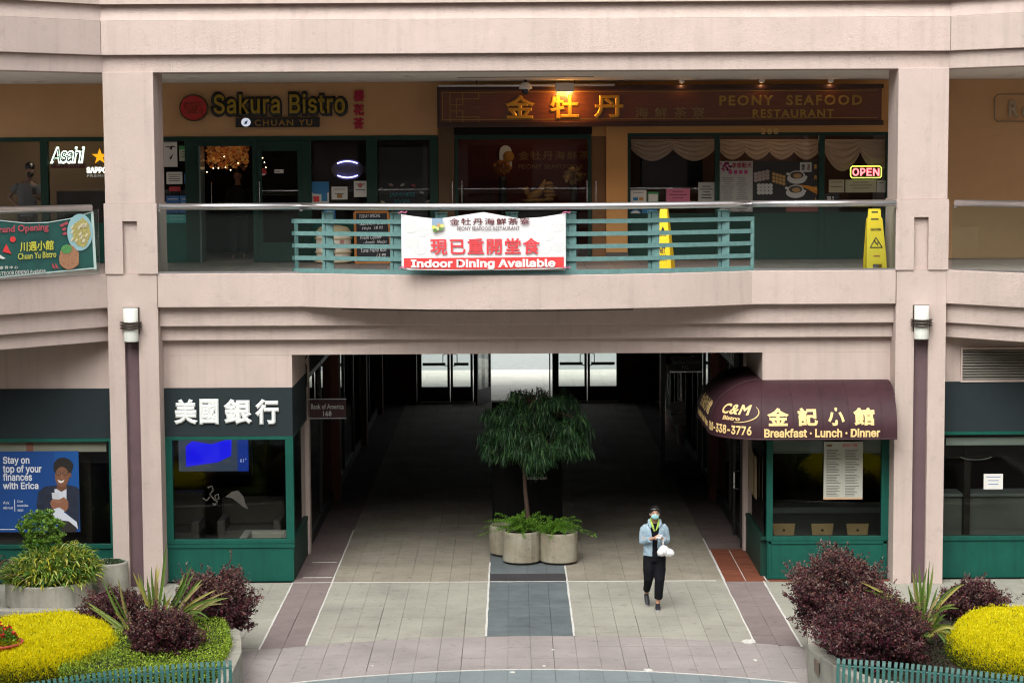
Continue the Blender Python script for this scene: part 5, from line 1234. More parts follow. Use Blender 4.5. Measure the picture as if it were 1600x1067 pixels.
def sofa(label, x0, x1, Y, z_seat, z_back, m, arms=True):
    s = thing('sofa', ((x0 + x1) / 2, Y, 0), label, 'sofa', 'lobby sofas of the bank')
    bx('seat', m, s, x0, x1, Y, Y + .8, .12, z_seat, bevel=.03); bx('backrest', m, s, x0, x1, Y + .6, Y + .82, z_seat, z_back, bevel=.04)
    if arms:
        for a_ in (x0, x1 - .14): bx('armrest', m, s, a_, a_ + .14, Y - .01, Y + .75, .12, z_seat + .18, bevel=.03)
sofa('grey sofa with low back in the middle of the bank window', -5.1, -4.0, 35.3, .50, .98, sofa_m)
sofa('pale sofa section at the bank window corner', -4.55, -3.72, 33.95, .45, .62, sofa_l)
sofa('grey armchair at the column side of the bank window', -6.1, -5.35, 34.9, .55, 1.15, sofa_m)
dec = thing('etched_window_decal', (-4.8, YW, 1.5), 'pale etched flower scroll and flying bird on the bank window', 'window decal')
def dpt(x, y): q_ = P(x, y, YW + .02); return (q_.x, YW + .022, q_.z)
etch = mat('etched_grey', (.045, .042, .036), .8)
for nm, seq in (('scroll', ((325, 762), (331, 759), (333, 766), (328, 772), (334, 780), (340, 784))), ('scroll', ((317, 778), (323, 782), (328, 776))), ('scroll', ((336, 774), (341, 772), (342, 779), (337, 781), (336, 774)))):
    MB().tube([dpt(*q_) for q_ in seq], .014, 5).build(nm, etch, dec)
for nm, poly_ in (('bird', ((352, 776), (362, 768), (372, 766), (381, 776), (383, 786), (388, 795), (380, 792), (371, 784), (362, 778))), ('leaf', ((331, 786), (340, 786), (335, 790)))):
    MB().plate([(dpt(*q_)[0], dpt(*q_)[2]) for q_ in poly_], YW + .020, YW + .026).build(nm, etch, dec)
# Erica poster in the wing window
ep = thing('bank_poster', (P(60, 765, YW).x, YW - .03, 1.5), 'blue bank poster of a smiling man in glasses holding a phone', 'poster')
Ye = YW + .005
bpx('sheet', NAVYP, ep, -60, 705, 124, 831, Ye, .004)
bpx('lighter_print', mat('blue_print_light', (.007, .080, .30), .45), ep, 86, 706, 123.5, 790, Ye - .001, .0015)
for body, x0, y0, x1, y1, bo in (('Stay on', 4.5, 713, 46, 727, .02), ('top of your', 4.5, 726, 65, 741, .02), ('finances', 4.5, 739, 50, 751, .02), ('with Erica', 4.5, 753, 60, 764, .02), ('Ask\nabout', 5, 783, 20, 795, .005), ('Our\nmobile\napp', 27, 781, 44, 799, .005)):
    lpx('lettering', body, mat('poster_white', (.72, .75, .80), .6) if body == 'Stay on' else bpy.data.materials['poster_white'], ep, x0, y0, x1, y1, Ye - .002, bold=bo, d=.0015, font=FONT_SANS)
bpx('divider', bpy.data.materials['poster_white'], ep, 22.5, 780, 23.4, 799, Ye - .003, .002)
def pp(nm, col_, pts, lay, rough=.6, var=0):
    m = bpy.data.materials.get('print_' + nm) or mat('print_' + nm, col_, rough, var=var, vscale=12)
    q = [P(x, y, Ye) for x, y in pts]; return MB().plate([(v.x, v.z) for v in q], Ye - .0025 - .0015 * lay, Ye - .001 - .0015 * (lay - 1)).build('printed_' + nm, m, ep)
def ell(cx, cy, rx, ry, n=20, j=0, seed=0):
    r = random.Random(seed); return [(cx + rx * cos(2 * pi * i / n) * (1 + r.uniform(-j, j)), cy + ry * sin(2 * pi * i / n) * (1 + r.uniform(-j, j))) for i in range(n)]
pp('jacket', (.012, .020, .045), [(57, 790), (60, 768), (70, 760), (86, 758), (104, 757), (119, 760), (124, 765), (124, 827), (115, 815), (104, 800), (80, 795), (62, 802)], 1, var=.6)
pp('shirt', (.60, .64, .72), [(85, 764), (104, 762), (104, 790), (100, 800), (120, 815), (122, 826), (100, 814), (76, 805), (88, 790)], 2)
pp('trousers', (.02, .017, .016), [(92, 812), (108, 814), (120, 824), (119, 831), (95, 831)], 3)
pp('neck', (.14, .055, .028), [(91, 752), (103, 752), (105, 763), (96, 768), (88, 763)], 3)
pp('hair', (.012, .009, .008), ell(99, 729, 15.5, 14.5, 28, .06, 4), 3); pp('face', (.20, .085, .045), ell(97, 744.5, 11, 15.5), 4)
pp('ear', (.18, .075, .04), ell(109.5, 742, 2.2, 4), 4)
for cx in (91.5, 102): pp('glasses', (.03, .02, .015), ell(cx, 739, 4.2, 3.2), 6); pp('lens', (.22, .10, .06), ell(cx, 739, 3.3, 2.4), 7)
pp('eye', (.02, .015, .012), ell(91.5, 739.5, 1.2, .8, 8), 8); pp('eye', (.02, .015, .012), ell(102, 739.5, 1.2, .8, 8), 8)
pp('smile', (.75, .70, .68), [(90, 749), (96, 751), (101, 749), (99, 753), (95, 754.5), (92, 753)], 6); pp('nose', (.25, .11, .06), [(96, 741), (98, 741), (99.5, 747), (95, 747)], 6)
pp('hand', (.26, .11, .06), [(78, 785), (84, 779), (93, 780), (100, 776), (107, 783), (107, 793), (103, 799), (93, 792), (82, 795)], 5)
pp('phone', (.55, .58, .62), [(81, 769), (91, 770), (93, 780), (82, 779)], 6)
for k in range(4): pp('finger', (.32, .15, .09), [(80 + k * 3.5, 781 + k), (86 + k * 3.5, 779 + k), (87 + k * 3.5, 781 + k), (81 + k * 3.5, 783.5 + k)], 7)
bpx('footer_strip', bpy.data.materials['poster_white'], ep, -60, 826.5, 24, 827.5, Ye - .003, .002)
rb = thing('roller_blind', (-7.5, YW + .1, 2.3), 'pale roller blind at the top of the bank poster window', 'blind')
bpx('blind_cloth', mat('blind_cream', (.50, .48, .40), .8), rb, -60, 689, 166, 706, YW + .09, .01); bpx('red_tab', mat('faded_salmon', (.5, .2, .15), .8), rb, 41, 689, 52, 706, YW + .084, .004)
# right shop interior
rb = thing('roller_blind', (5.1, YW + .1, 2.4), 'short white roller blind behind the menu in the corner shop window', 'blind')
bpx('blind_cloth', mat('blind_white', (.46, .50, .46), .8), rb, 1204, 684, 1386, 705, YW + .09, .01); bpx('blind_bar', mat('blind_bar', (.32, .34, .32), .6), rb, 1204, 705, 1386, 708, YW + .08, .02)
rb = thing('roller_blind', (8.5, YW + .1, 2.4), 'narrow white roller blind at the top of the window beyond the right column', 'blind')
bpx('blind_cloth', bpy.data.materials['blind_white'], rb, 1478, 683, 1700, 695, YW + .09, .01)
mn = thing('menu_sheet', (P(1317, 735, YW).x, YW, 1.8), 'tall laminated two-column menu hanging in the corner shop window', 'menu')
a, b, c, e = rect(1287, 690, 1348, 780, YW - .03); bx('sheet', mat('menu_paper', (.46, .47, .41), .6), mn, a, b, YW - .03, YW - .026, c, e)
mb = MB(); r = random.Random(9)
for col_ in (.07, .55):
    for k in range(30):
        zz = e - .13 - k * .026; 
        if k in (7, 15, 22): continue
        mb.box(a + (b - a) * col_, a + (b - a) * (col_ + r.uniform(.24, .38)), YW - .0315, YW - .0302, zz - .006, zz + .003)
mb.build('printed_lines', mat('menu_print', (.10, .09, .08), .7), mn)
lpx('lettering', '金記小館', PRRED, mn, 1316, 693, 1340, 698, YW - .0305, bold=.01, d=.001); p = P(1296, 696, YW - .03); MB().disc(p.x, p.z, .05, .02, YW - .032, YW - .0302, 14).build('logo', mat('menu_logo', (.2, .1, .04), .6), mn)
bx('bottom_edge', mat('peach_edge', (.55, .35, .2), .7), mn, a, b, YW - .032, YW - .0302, c, c + .03)
chm = mat('blond_wood', (.50, .33, .16), .55, var=.15, vscale=12)
for k, px_ in enumerate((1225, 1285, 1340)):
    p = P(px_, 828, 34.1); ch = thing('chair', (p.x, 34.2, 0), ('blond wood chair back at the window end nearest the passage', 'blond wood chair back in the middle of the corner shop window', 'blond wood chair back nearest the right column')[k], 'chair', 'chairs behind the corner shop window')
    w_ = .19; z0 = p.z - .10; z1 = p.z + .11
    n = 10; hole = [(.028 * cos(2 * pi * i / 8), .024 * sin(2 * pi * i / 8)) for i in range(8)]
    MB().plate([(p.x - w_ * .85, z0), (p.x + w_ * .85, z0), (p.x + w_, z1), (p.x - w_, z1)], 34.1, 34.12).build('backrest', chm, ch, bevel=.008)
    MB().disc(p.x, p.z, .022, .02, 34.095, 34.1, 12).build('grip_hole', mat('hole_dark', (.03, .02, .01), .8) if k == 0 else bpy.data.materials['hole_dark'], ch)
    bx('seat', chm, ch, p.x - .2, p.x + .2, 34.13, 34.55, .43, .46)
    for sx_ in (-.17, .15):
        for yy in (34.13, 34.5): bx('leg', chm, ch, p.x + sx_, p.x + sx_ + .025, yy, yy + .025, 0, .43 if yy > 34.3 else z0)
ct = thing('counter', (5.2, 34.7, 0), 'grey counter behind the chairs in the corner shop', 'counter')
bx('counter_top', mat('grey_counter', (.22, .23, .23), .4), ct, 4.35, 6.3, 34.75, 35.3, .85, .95); bx('counter_front', mat('grey_counter_front', (.09, .09, .09), .6), ct, 4.4, 6.3, 34.8, 35.25, .004, .85)
ct = thing('counter', (8.4, 34.4, 0), 'pale counter behind the glass beyond the right column', 'counter')
bx('counter_top', bpy.data.materials['grey_counter'], ct, 7.1, 10, 34.0, 34.5, 1.25, 1.3); bx('counter_front', mat('pale_counter', (.16, .16, .145), .6), ct, 7.15, 10, 34.05, 34.45, .004, 1.25)
MB().tube([(P(1525 + 25 * sin(t) * 1.0, 712, YW + .05).x, YW + .05, P(1525, 712 + 6 * cos(t), YW + .05).z) for t in np.linspace(-1.3, 1.3, 12)], .006, 5).build('window_arc_decal', PAPERG, None, label='thin white arc decal on the window beyond the right column', cat='window decal')
notice('small white taped notice on the window beyond the right column', 1537, 740, 1567, 764, PAPER, YW - .0, nlines=3, ink=mat('blue_ink', (.1, .2, .4), .7))
lv = thing('louvre_vent', (8.3, YW, 3.6), 'dark horizontal louvre vent above the dark band beyond the right column', 'vent')
a, b, c, e = rect(1503, 545, 1700, 593, YW); bx('vent_cavity', BLACK, lv, a, b, YW - .002, YW + .02, c, e)
for k in range(11):
    zz = c + (e - c) * (k + .5) / 11; mb = MB(); mb.add([(a, YW - .04, zz - .012), (b, YW - .04, zz - .012), (b, YW - .004, zz + .012), (a, YW - .004, zz + .012), (a, YW - .04, zz - .006), (b, YW - .04, zz - .006), (b, YW - .004, zz + .018), (a, YW - .004, zz + .018)], [(0, 3, 2, 1), (4, 5, 6, 7), (0, 1, 5, 4), (2, 3, 7, 6), (1, 2, 6, 5), (3, 0, 4, 7)])
    mb.build('louvre', mat('louvre_metal', (.25, .235, .20), .5) if k == 0 else bpy.data.materials['louvre_metal'], lv)
f = MB(); f.box(a - .03, a, YW - .05, YW - .001, c - .03, e + .03); f.box(a, b, YW - .05, YW - .001, e, e + .03); f.box(a, b, YW - .05, YW - .001, c - .03, c); f.build('frame', STUCCO_S, lv)

# ------------------------------------------------------------ awning
AD = .86; zt_, zb_ = 3.27, P(1300, 686, YW - AD).z; zv = zb_ + .10
xc_, yc_ = PR, YW
def aw(u, z, out=0.0):
    """u: distance left from the pier corner along the front edge (negative = to the right)"""
    if z <= zv: d = AD
    else: d = AD * math.sqrt(max(0, 1 - ((z - zv) / (zt_ - zv)) ** 2))
    d += out; L = AD * pi / 2
    if u <= 0: return (min(xc_ - u, 6.10), yc_ - d, z)
    if u < L: t = u / AD; return (xc_ - d * sin(t), yc_ - d * cos(t), z)
    return (xc_ - d, yc_ + (u - L), z)
awn = thing('awning', (5.1, YW, 2.4), 'maroon rounded corner awning with gold 金記小館 Breakfast Lunch Dinner lettering', 'awning')
maroonc = mat('maroon_canvas', (.046, .016, .022), .6, var=.3, vscale=2, streak=.25, speck=.2, bump=.1, bscale=12, spec=.3)
u0 = -(6.26 - xc_); u1 = AD * pi / 2 + 2.2; us = list(np.linspace(u0, 0, 12)) + list(np.linspace(0, AD * pi / 2, 20))[1:] + list(np.linspace(AD * pi / 2, u1, 8))[1:]
zs = [zb_, zv] + [zv + (zt_ - zv) * sin(t) for t in np.linspace(.12, pi / 2, 14)]
vs = [aw(u, z) for u in us for z in zs]; nz = len(zs); fs = [(i * nz + j, i * nz + j + 1, (i + 1) * nz + j + 1, (i + 1) * nz + j) for i in range(len(us) - 1) for j in range(nz - 1)]
vs2 = [aw(u, z, -.02) for u in us for z in zs]; N = len(vs); fs2 = [tuple(N + k for k in q[::-1]) for q in fs]
fe = [tuple(j for j in range(nz)) + (N + 0,)]
mb = MB().add(vs + vs2, fs + fs2)
mb.add([aw(us[0], z) for z in zs] + [(6.10, YW, zb_), ], [tuple(range(nz + 1))])
mb.build('canopy', maroonc, awn, smooth=True)
MB().tube([aw(u, zb_) for u in us], .014, 6).build('hem', maroonc, awn)
for u in (xc_ - P(1240, 660, YW - AD).x, xc_ - P(1286, 660, YW - AD).x, xc_ - P(1327, 660, YW - AD).x, xc_ - P(1378, 660, YW - AD).x, 0.12, 1.45):
    MB().tube([aw(u, z, .001) for z in zs], .006, 5).build('seam', maroonc, awn)
goldp = mat('awning_gold', (.78, .56, .24), .6)
def awtext(body, uL, uR, z0, z1, bold=.02, font=None, shear=0, spacing=1, nm='lettering'):
    v, f = text_mesh(body, bold, font, shear, spacing); lo, hi = v.min(0), v.max(0); q = (v - lo) / np.where(hi - lo < 1e-6, 1, hi - lo)
    return MB().add([aw(uL + a_[0] * (uR - uL), z0 + a_[1] * (z1 - z0), .003 + a_[2] * .004) for a_ in q], f).build(nm, goldp, awn)
ya = YW - AD
def au(px): return xc_ - P(px, 660, ya + .02).x
def az(py): return P(1290, py, ya + .02).z
for ch, x0, x1 in (('金', 1199, 1233), ('記', 1247, 1278), ('小', 1294, 1320), ('館', 1334, 1367)): awtext(ch, au(x0), au(x1), az(665), az(638), .04, nm='character')
awtext('Breakfast · Lunch · Dinner', au(1194), au(1375), az(683), az(669), .03, FONT_SANS)
awtext('C&M', .92, .30, az(649.5), az(634), .03, None, .2, 1.1); awtext('Bistro', .84, .48, az(658.5), az(652), .03, None, .1)
awtext('510-338-3776', 1.35, .27, az(680), az(666), .03, FONT_SANS)
MB().tube([aw(.58 + .42 * cos(t), az(645) + .165 * sin(t), .004) for t in np.linspace(rad(150), rad(-60 - 90 + 360 - 60) - 0 + rad(120), 30)], [.004 + .008 * abs(sin(t)) for t in np.linspace(0, pi, 30)], 5).build('logo_oval', goldp, awn)
awtext('Breakfast · Lunch · Dinner', 3.3, 1.6, az(680), az(668), .02, FONT_SANS); awtext('金記小館', 3.2, 1.7, az(662), az(640), .03, nm='character')
cmw = thing('wall_sign', (PR - .03, 38.4, 3.3), 'white brush characters on a dark wall sign above the awning side', 'sign')
bx('board', BLACK, cmw, PR - .06, PR + .03, 37.2, 39.4, 3.09, 3.62)
v, f = text_mesh('金記小館', .03); lo, hi = v.min(0), v.max(0); q = (v - lo) / (hi - lo)
MB().add([(PR - .062 - k[2] * .01, 39.2 - k[0] * 1.8, 3.18 + k[1] * .34) for k in q], f).build('lettering', PAPER, cmw)
lan = thing('red_lantern_sign', (PR - .12, 40.4, 3.3), 'orange oval sign on the passage wall beyond the awning', 'sign')
MB().blob((PR - .12, 40.4, 3.25), (.05, .22, .30), 16, 10).build('oval_board', mat('orange_oval', (.35, .09, .03), .6), lan, smooth=True)

# things on the right passage wall
mp = thing('wall_menus', (PR - .02, 34.9, 1.6), 'dim menu sheets on the side glass beneath the awning', 'menu')
for k in range(3): bx('sheet', mat('aged_menu', (.20, .15, .08), .8) if k == 0 else bpy.data.materials['aged_menu'], mp, PR - .012, PR - .004, 34.1 + .45 * k, 34.4 + .45 * k, 1.2, 1.9)
hd = thing('side_door', (PR - .05, 37.2, 0), 'dark glazed side door with steel handle past the pilaster', 'door')
bx('door_frame', DMETAL, hd, PR - .05, PR - .01, 36.1, 36.2, 0, 2.6); bx('door_frame', DMETAL, hd, PR - .05, PR - .01, 37.3, 37.4, 0, 2.6)
MB().tube([(PR - .05, 36.4, 1.0), (PR - .13, 36.4, 1.02), (PR - .13, 36.4, 1.3), (PR - .05, 36.4, 1.32)], .014, 6).build('handle', CHROME, hd)

# ------------------------------------------------------------ dark directory kiosk behind the tree
kk = thing('directory_kiosk', (.25, 36.4, 0), 'black rounded directory kiosk with a thin white label behind the weeping tree', 'kiosk')
MB().prism([(-.36, 36.6), (-.36, 36.3)] + [(.26 + .62 * cos(t), 36.3 - .28 * sin(t)) for t in np.linspace(pi, 0, 14)] + [(.88, 36.6)], 0, 2.55).build('body', mat('kiosk_black', (.003, .003, .003), .8, spec=.15), kk)
lpx('label_strip', 'DIRECTORY', PAPERG, kk, 824, 745, 855, 749, 36.015, bold=.02, d=.004, font=FONT_SANS)

# ------------------------------------------------------------ planters in the passage mouth
GR = [leafmat('leaf_green_a', (.11, .26, .02)), leafmat('leaf_green_b', (.19, .38, .03)), leafmat('leaf_green_c', (.06, .15, .018))]
def round_planter(label, cx, cy, r, h, grp='round concrete planters', name='round_planter', wall=.05):
    t = thing(name, (cx, cy, 0), label, 'planter', grp)
    MB().lathe([(r - .05, .0), (r - .05, .035)], cx, cy, 40).build('plinth', mat('planter_shadow_gap', (.05, .05, .045), .9) if 'planter_shadow_gap' not in bpy.data.materials else bpy.data.materials['planter_shadow_gap'], t)
    MB().lathe([(r - .015, .035), (r, .05), (r, h - .015), (r - .01, h), (r - wall, h), (r - wall, h - .08)], cx, cy, 48).build('tub', POTC if cy > 34 else CONC, t, smooth=False)
    MB().lathe([(r - wall - .001, h - .12), (r - wall - .001, h - .06)], cx, cy, 32).build('soil', SOIL, t)
    return t
POTC = mat('stained_planter_concrete', (.40, .385, .31), .9, var=.55, vscale=2.6, col2=(.24, .20, .13), bump=.3, bscale=60, streak=.45, speck=.3)
pA = (.145, 34.92); pB = (.78, 34.9); pC = (-.10, 35.62)
round_planter('stained round concrete planter holding the weeping tree', *pA, .325, .55)
round_planter('round concrete planter with a foxtail fern, right of the tree planter', *pB, .325, .53)
round_planter('round concrete planter half hidden behind the tree planter', *pC, .31, .52)
# weeping tree
tree = thing('weeping_tree', (pA[0] + .05, pA[1], .48), 'small weeping narrow-leaf tree with a bare trunk in the middle planter', 'tree')
tx, ty = pA[0] + .13, pA[1]
bark = mat('bark', (.060, .034, .022), .9, var=.4, vscale=20, bump=.6, bscale=50)
MB().tube([(tx, ty, .46), (tx - .02, ty, .8), (tx - .06, ty, 1.2), (tx - .08, ty, 1.65), (tx - .04, ty, 2.2)], [.048, .04, .036, .032, .02], 10).build('trunk', bark, tree, smooth=True)
NM = [leafmat('podo_a', (.020, .066, .024)), leafmat('podo_b', (.032, .098, .032)), leafmat('podo_c', (.008, .022, .009)), leafmat('podo_d', (.075, .175, .045))]
Cx, Cy = P(837, 670, pA[1]).x, pA[1]; mb = MB(); P0 = []; D_ = []; L_ = []
for k in range(300):
    a_ = rng.uniform(0, 2 * pi); rr = .86 * math.sqrt(rng.uniform(0.02, 1)); zt = 3.0 - .42 * (rr / .9) ** 2.2 + rng.uniform(-.12, .08)
    level = rng.uniform(0, 1) ** .8 * (.95 if rr > .35 else .5)
    ex_, ey_ = Cx + rr * cos(a_), Cy + rr * sin(a_) * .8; ez = zt - level * (1.05 + .25 * sin(3 * a_))
    ez = max(ez, 1.66 + .10 * sin(5 * a_) + .38 * (rr / .86) ** 3 + .12 * rng.uniform())
    if k % 3 == 0: mb.tube([(tx - .06, ty, 1.75 + .5 * rng.uniform()), (Cx + rr * .5 * cos(a_), Cy + rr * .4 * sin(a_), ez + .12), (ex_, ey_, ez)], [.014, .009, .004], 5)
    nb_ = rng.integers(26, 46); base = np.array([ex_, ey_, ez]) + rng.normal(size=(nb_, 3)) * np.array([.040, .040, .03]); dr = rng.normal(size=(nb_, 3)) * np.array([1, 1, .35]); dr[:, 2] += .35
    dr[:, 0] += .5 * cos(a_); dr[:, 1] += .5 * sin(a_)
    P0.append(base); D_.append(dr)
mb.build('branches', bark, tree)
P0 = np.concatenate(P0); D_ = np.concatenate(D_); D_ /= np.linalg.norm(D_, axis=1)[:, None]
Ln = rng.uniform(.13, .27, len(P0))
m1 = P0 + D_ * (Ln * .32)[:, None]; d1 = D_ * .35 + np.array([0, 0, -1.0]) + rng.normal(size=D_.shape) * .12
pk = rng.choice(4, len(P0), p=[.35, .3, .22, .13])
leaves('crown', tree, P0, D_, Ln * .36, .013, NM, lift=.1, pick=pk)
leaves('crown', tree, m1, d1, Ln * .85, .014, NM, lift=.2, pick=pk)
# ferns
def fern(label, cx, cy, z0, n, lmin, lmax, seed, bias=0, name='fern'):
    t = thing(name, (cx, cy, z0), label, 'fern'); r = random.Random(seed); fm = GR
    for k in range(n):
        a_ = 2 * pi * k / n + r.uniform(-.3, .3); L = r.uniform(lmin, lmax); el = r.uniform(.35, 1.25)
        pts = []; 
        for i in range(9):
            s = i / 8; rr = L * s * cos(el) * (1 + .25 * s) ; z = z0 + L * sin(el) * s - L * .55 * s * s * (1.2 - .4 * el)
            pts.append(Vector((cx + rr * cos(a_) + bias * s * .1, cy + rr * sin(a_) * .8, z)))
        P0 = []; D_ = []
        for i in range(8):
            for q in range(16):
                s = (q + r.random()) / 16; p = pts[i].lerp(pts[i + 1], s); ta = (pts[i + 1] - pts[i]).normalized()
                dv = Vector((r.gauss(0, 1), r.gauss(0, 1), r.gauss(.1, 1))); dv = (dv - ta * dv.dot(ta)).normalized() + ta * .5; P0.append(p); D_.append(dv)
        leaves('frond', t, np.array(P0), np.array(D_), .040, .010, fm)
fern('bright green foxtail fern spilling round the weeping tree trunk', pA[0] - .02, pA[1] - .05, .53, 46, .42, .74, 3)
fern('bright green foxtail fern arching over the right planter', pB[0] - .04, pB[1] - .08, .53, 36, .34, .62, 8)

# ------------------------------------------------------------ garden planters on the left
lp = round_planter('wide low round planter overflowing with variegated strap leaves', *G(77, 944)[:2], .66, .40)
p2 = G(173, 925); round_planter('narrow round concrete planter beside the purple column strip', p2.x, p2.y, .29, .50)
VG = [leafmat('var_a', (.27, .40, .06)), leafmat('var_b', (.12, .27, .04)), leafmat('var_c', (.52, .56, .18)), leafmat('var_d', (.07, .16, .03)), leafmat('var_e', (.50, .47, .05))]
def strap_clump(name, label, cat, cx, cy, z0, rad_, n, L0, L1, w, mats, el0=.5, el1=1.3, seed=1, parts=False, sy=.8, droop=.5):
    t = thing(name, (cx, cy, z0), label, cat); r = random.Random(seed); mbs = [MB() for _ in mats]
    for k in range(n):
        a_ = r.uniform(0, 2 * pi); rr = rad_ * math.sqrt(r.random()); bxx, byy = cx + rr * cos(a_), cy + rr * sin(a_) * sy
        L = r.uniform(L0, L1); el = r.uniform(el0, el1) ; ad = a_ + r.uniform(-.8, .8); lift_ = (1 - (rr / max(rad_, .01)) ** 2) * .12
        pts = [(bxx + L * s * cos(el) * cos(ad), byy + L * s * cos(el) * sin(ad), z0 + lift_ + L * sin(el) * s - droop * L * s * s * s) for s in np.linspace(0, 1, 7)]
        i = r.randrange(len(mats)); b = blade(pts, w * r.uniform(.7, 1.2))
        if parts: b.build('leaf', mats[i], t)
        else: mbs[i].add(b.v, b.f)
    if not parts:
        al = MB(); idx = []
        for i, m_ in enumerate(mbs): idx += [i] * len(m_.f); al.add(m_.v, m_.f)
        o = al.build('foliage', mats, t, kind='stuff'); o.data.polygons.foreach_set('material_index', idx)
    return t
g = G(77, 944)
vg = strap_clump('variegated_shrub', 'dense mound of yellow-green variegated strap leaves in the wide planter', 'shrub', g.x + .02, g.y, .34, .62, 1500, .16, .36, .026, VG, .35, 1.4, 4, droop=.45)
def mound_pts(cx, cy, z0, rx, ry, h, n): 
    a_ = rng.uniform(0, 2 * pi, n); q = np.sqrt(rng.uniform(0, 1, n)); x = cx + rx * q * np.cos(a_); y = cy + ry * q * np.sin(a_); z = z0 + h * np.sqrt(1 - q ** 2 * .98) * rng.uniform(.45, 1.0, n)
    return np.stack([x, y, z], 1), np.stack([np.cos(a_) * q, np.sin(a_) * q, .6 + 0 * q], 1)
# upper half of the mound
r = random.Random(12); mbs = [MB() for _ in VG]
for k in range(2600):
    a_ = r.uniform(0, 2 * pi); q = math.sqrt(r.random()); x = g.x + .05 + .70 * q * cos(a_); y = g.y + .5 * q * sin(a_); z = .36 + (.50 + .20 * (x - g.x) ) * math.sqrt(1 - q * q * .95) * r.uniform(.5, 1)
    L = r.uniform(.14, .30); el = r.uniform(.1, 1.3) ; ad = a_ + r.uniform(-1.2, 1.2)
    b = blade([(x + L * s * cos(el) * cos(ad), y + L * s * cos(el) * sin(ad), z + L * sin(el) * s - .4 * L * s ** 3) for s in np.linspace(0, 1, 6)], .030 * r.uniform(.7, 1.2)); mbs[r.randrange(5)].add(b.v, b.f)
al = MB(); idx = []
for i, m_ in enumerate(mbs): idx += [i] * len(m_.f); al.add(m_.v, m_.f)
o = al.build('foliage', VG, vg, kind='stuff'); o.data.polygons.foreach_set('material_index', idx)
# low creeping plant in the narrow planter
t = thing('creeping_plant', (p2.x, p2.y, .45), 'low grey-green creeping plant with tiny white flowers in the narrow planter', 'plant')
P0, D_ = mound_pts(p2.x - .02, p2.y, .44, .27, .25, .09, 1400); leaves('foliage', t, P0, D_ + rng.normal(size=P0.shape) * .6, .03, .018, [leafmat('creep_a', (.07, .12, .06)), leafmat('creep_b', (.11, .16, .09)), leafmat('creep_c', (.04, .08, .03))])
P0, D_ = mound_pts(p2.x - .16, p2.y - .1, .50, .16, .12, .06, 22); leaves('flowers', t, P0, D_, .02, .02, [WHITE])
# rounded shrub behind
pS = P(64, 830, 31.95); t = thing('round_leaf_shrub', (pS.x, 31.95, .38), 'small bright green round-leaved shrub in front of the bank poster', 'shrub')
SL = [leafmat('rl_a', (.11, .25, .025)), leafmat('rl_b', (.19, .36, .04)), leafmat('rl_c', (.05, .12, .015)), leafmat('rl_d', (.30, .46, .09))]
P0 = []; D_ = []
for k in range(190):
    d = rng.normal(size=3); d /= np.linalg.norm(d); c_ = np.array([pS.x, 31.95, pS.z]) + d * np.array([.40, .3, .34]) * rng.uniform(.5, 1) ; n = 22
    dd = rng.normal(size=(n, 3)); dd[:, 2] = abs(dd[:, 2]) + .2; P0.append(np.repeat(c_[None], n, 0) + rng.normal(size=(n, 3)) * .012); D_.append(dd)
P0 = np.concatenate(P0); D_ = np.concatenate(D_); leaves('foliage', t, P0, D_, .05, .026, SL); MB().tube([(pS.x, 31.95, .38), (pS.x + .03, 31.95, pS.z)], [.03, .015], 8).build('stem', bark, t)
strap_clump('bronze_flax', 'bronze-brown arching strap leaves at the frame edge behind the wide planter', 'flax', P(-12, 862, 31.0).x, 31.0, .55, .08, 16, .45, .85, .055, [leafmat('brz_a', (.11, .07, .04)), leafmat('brz_b', (.16, .11, .06)), leafmat('brz_c', (.07, .06, .035))], .35, 1.1, 6, parts=True, droop=.55)

# ------------------------------------------------------------ raised beds
def bed(label, poly, h=.50):
    t = thing('raised_bed', (sum(p[0] for p in poly) / len(poly), sum(p[1] for p in poly) / len(poly), 0), label, 'planting bed', 'raised concrete beds')
    n = len(poly); cx = sum(p[0] for p in poly) / n; cyy_ = sum(p[1] for p in poly) / n; inn = []
    for x, y in poly:
        d = math.hypot(x - cx, y - cyy_); inn.append((x + (cx - x) / d * .20, y + (cyy_ - y) / d * .20))
    vs = [(x, y, 0) for x, y in poly] + [(x, y, h) for x, y in poly] + [(x, y, h) for x, y in inn] + [(x, y, h - .1) for x, y in inn]
    fs = []
    for i in range(n):
        j = (i + 1) % n; fs += [(i, j, n + j, n + i), (n + i, n + j, 2 * n + j, 2 * n + i), (2 * n + i, 2 * n + j, 3 * n + j, 3 * n + i)]
    a = sum(poly[i][0] * poly[(i + 1) % n][1] - poly[(i + 1) % n][0] * poly[i][1] for i in range(n))
    if a < 0: fs = [q[::-1] for q in fs]
    MB().add(vs, fs).build('concrete_wall', CONC, t, bevel=.012); MB().prism(inn, h - .3, h - .08).build('soil', SOIL, t); return t
bedL = bed('raised concrete bed of clipped hedges by the left column', [(-3.52, 24.95), (-3.55, 26.6), (-3.72, 27.8), (-4.3, 28.9), (-6.2, 29.3), (-10, 29.3), (-10, 23.4), (-5.5, 23.9)])
bedR = bed('raised concrete bed of purple shrubs by the right column', [(3.86, 26.65), (4.14, 25.3), (4.3, 24.95), (6.0, 23.9), (10.5, 23.4), (10.5, 29.3), (6.5, 29.3), (4.7, 28.9), (4.0, 27.8)])
q = G(1273, 1040, .38); bx('plaque', mat('bronze_plaque', (.16, .12, .09), .5), bedR, 3.90, 3.93, 26.2, 26.45, .26, .42)
LOR = [leafmat('lor_a', (.062, .022, .030)), leafmat('lor_b', (.120, .046, .055)), leafmat('lor_c', (.024, .012, .015)), leafmat('lor_d', (.23, .115, .085)), leafmat('lor_e', (.16, .028, .050)), leafmat('lor_f', (.22, .155, .14))]
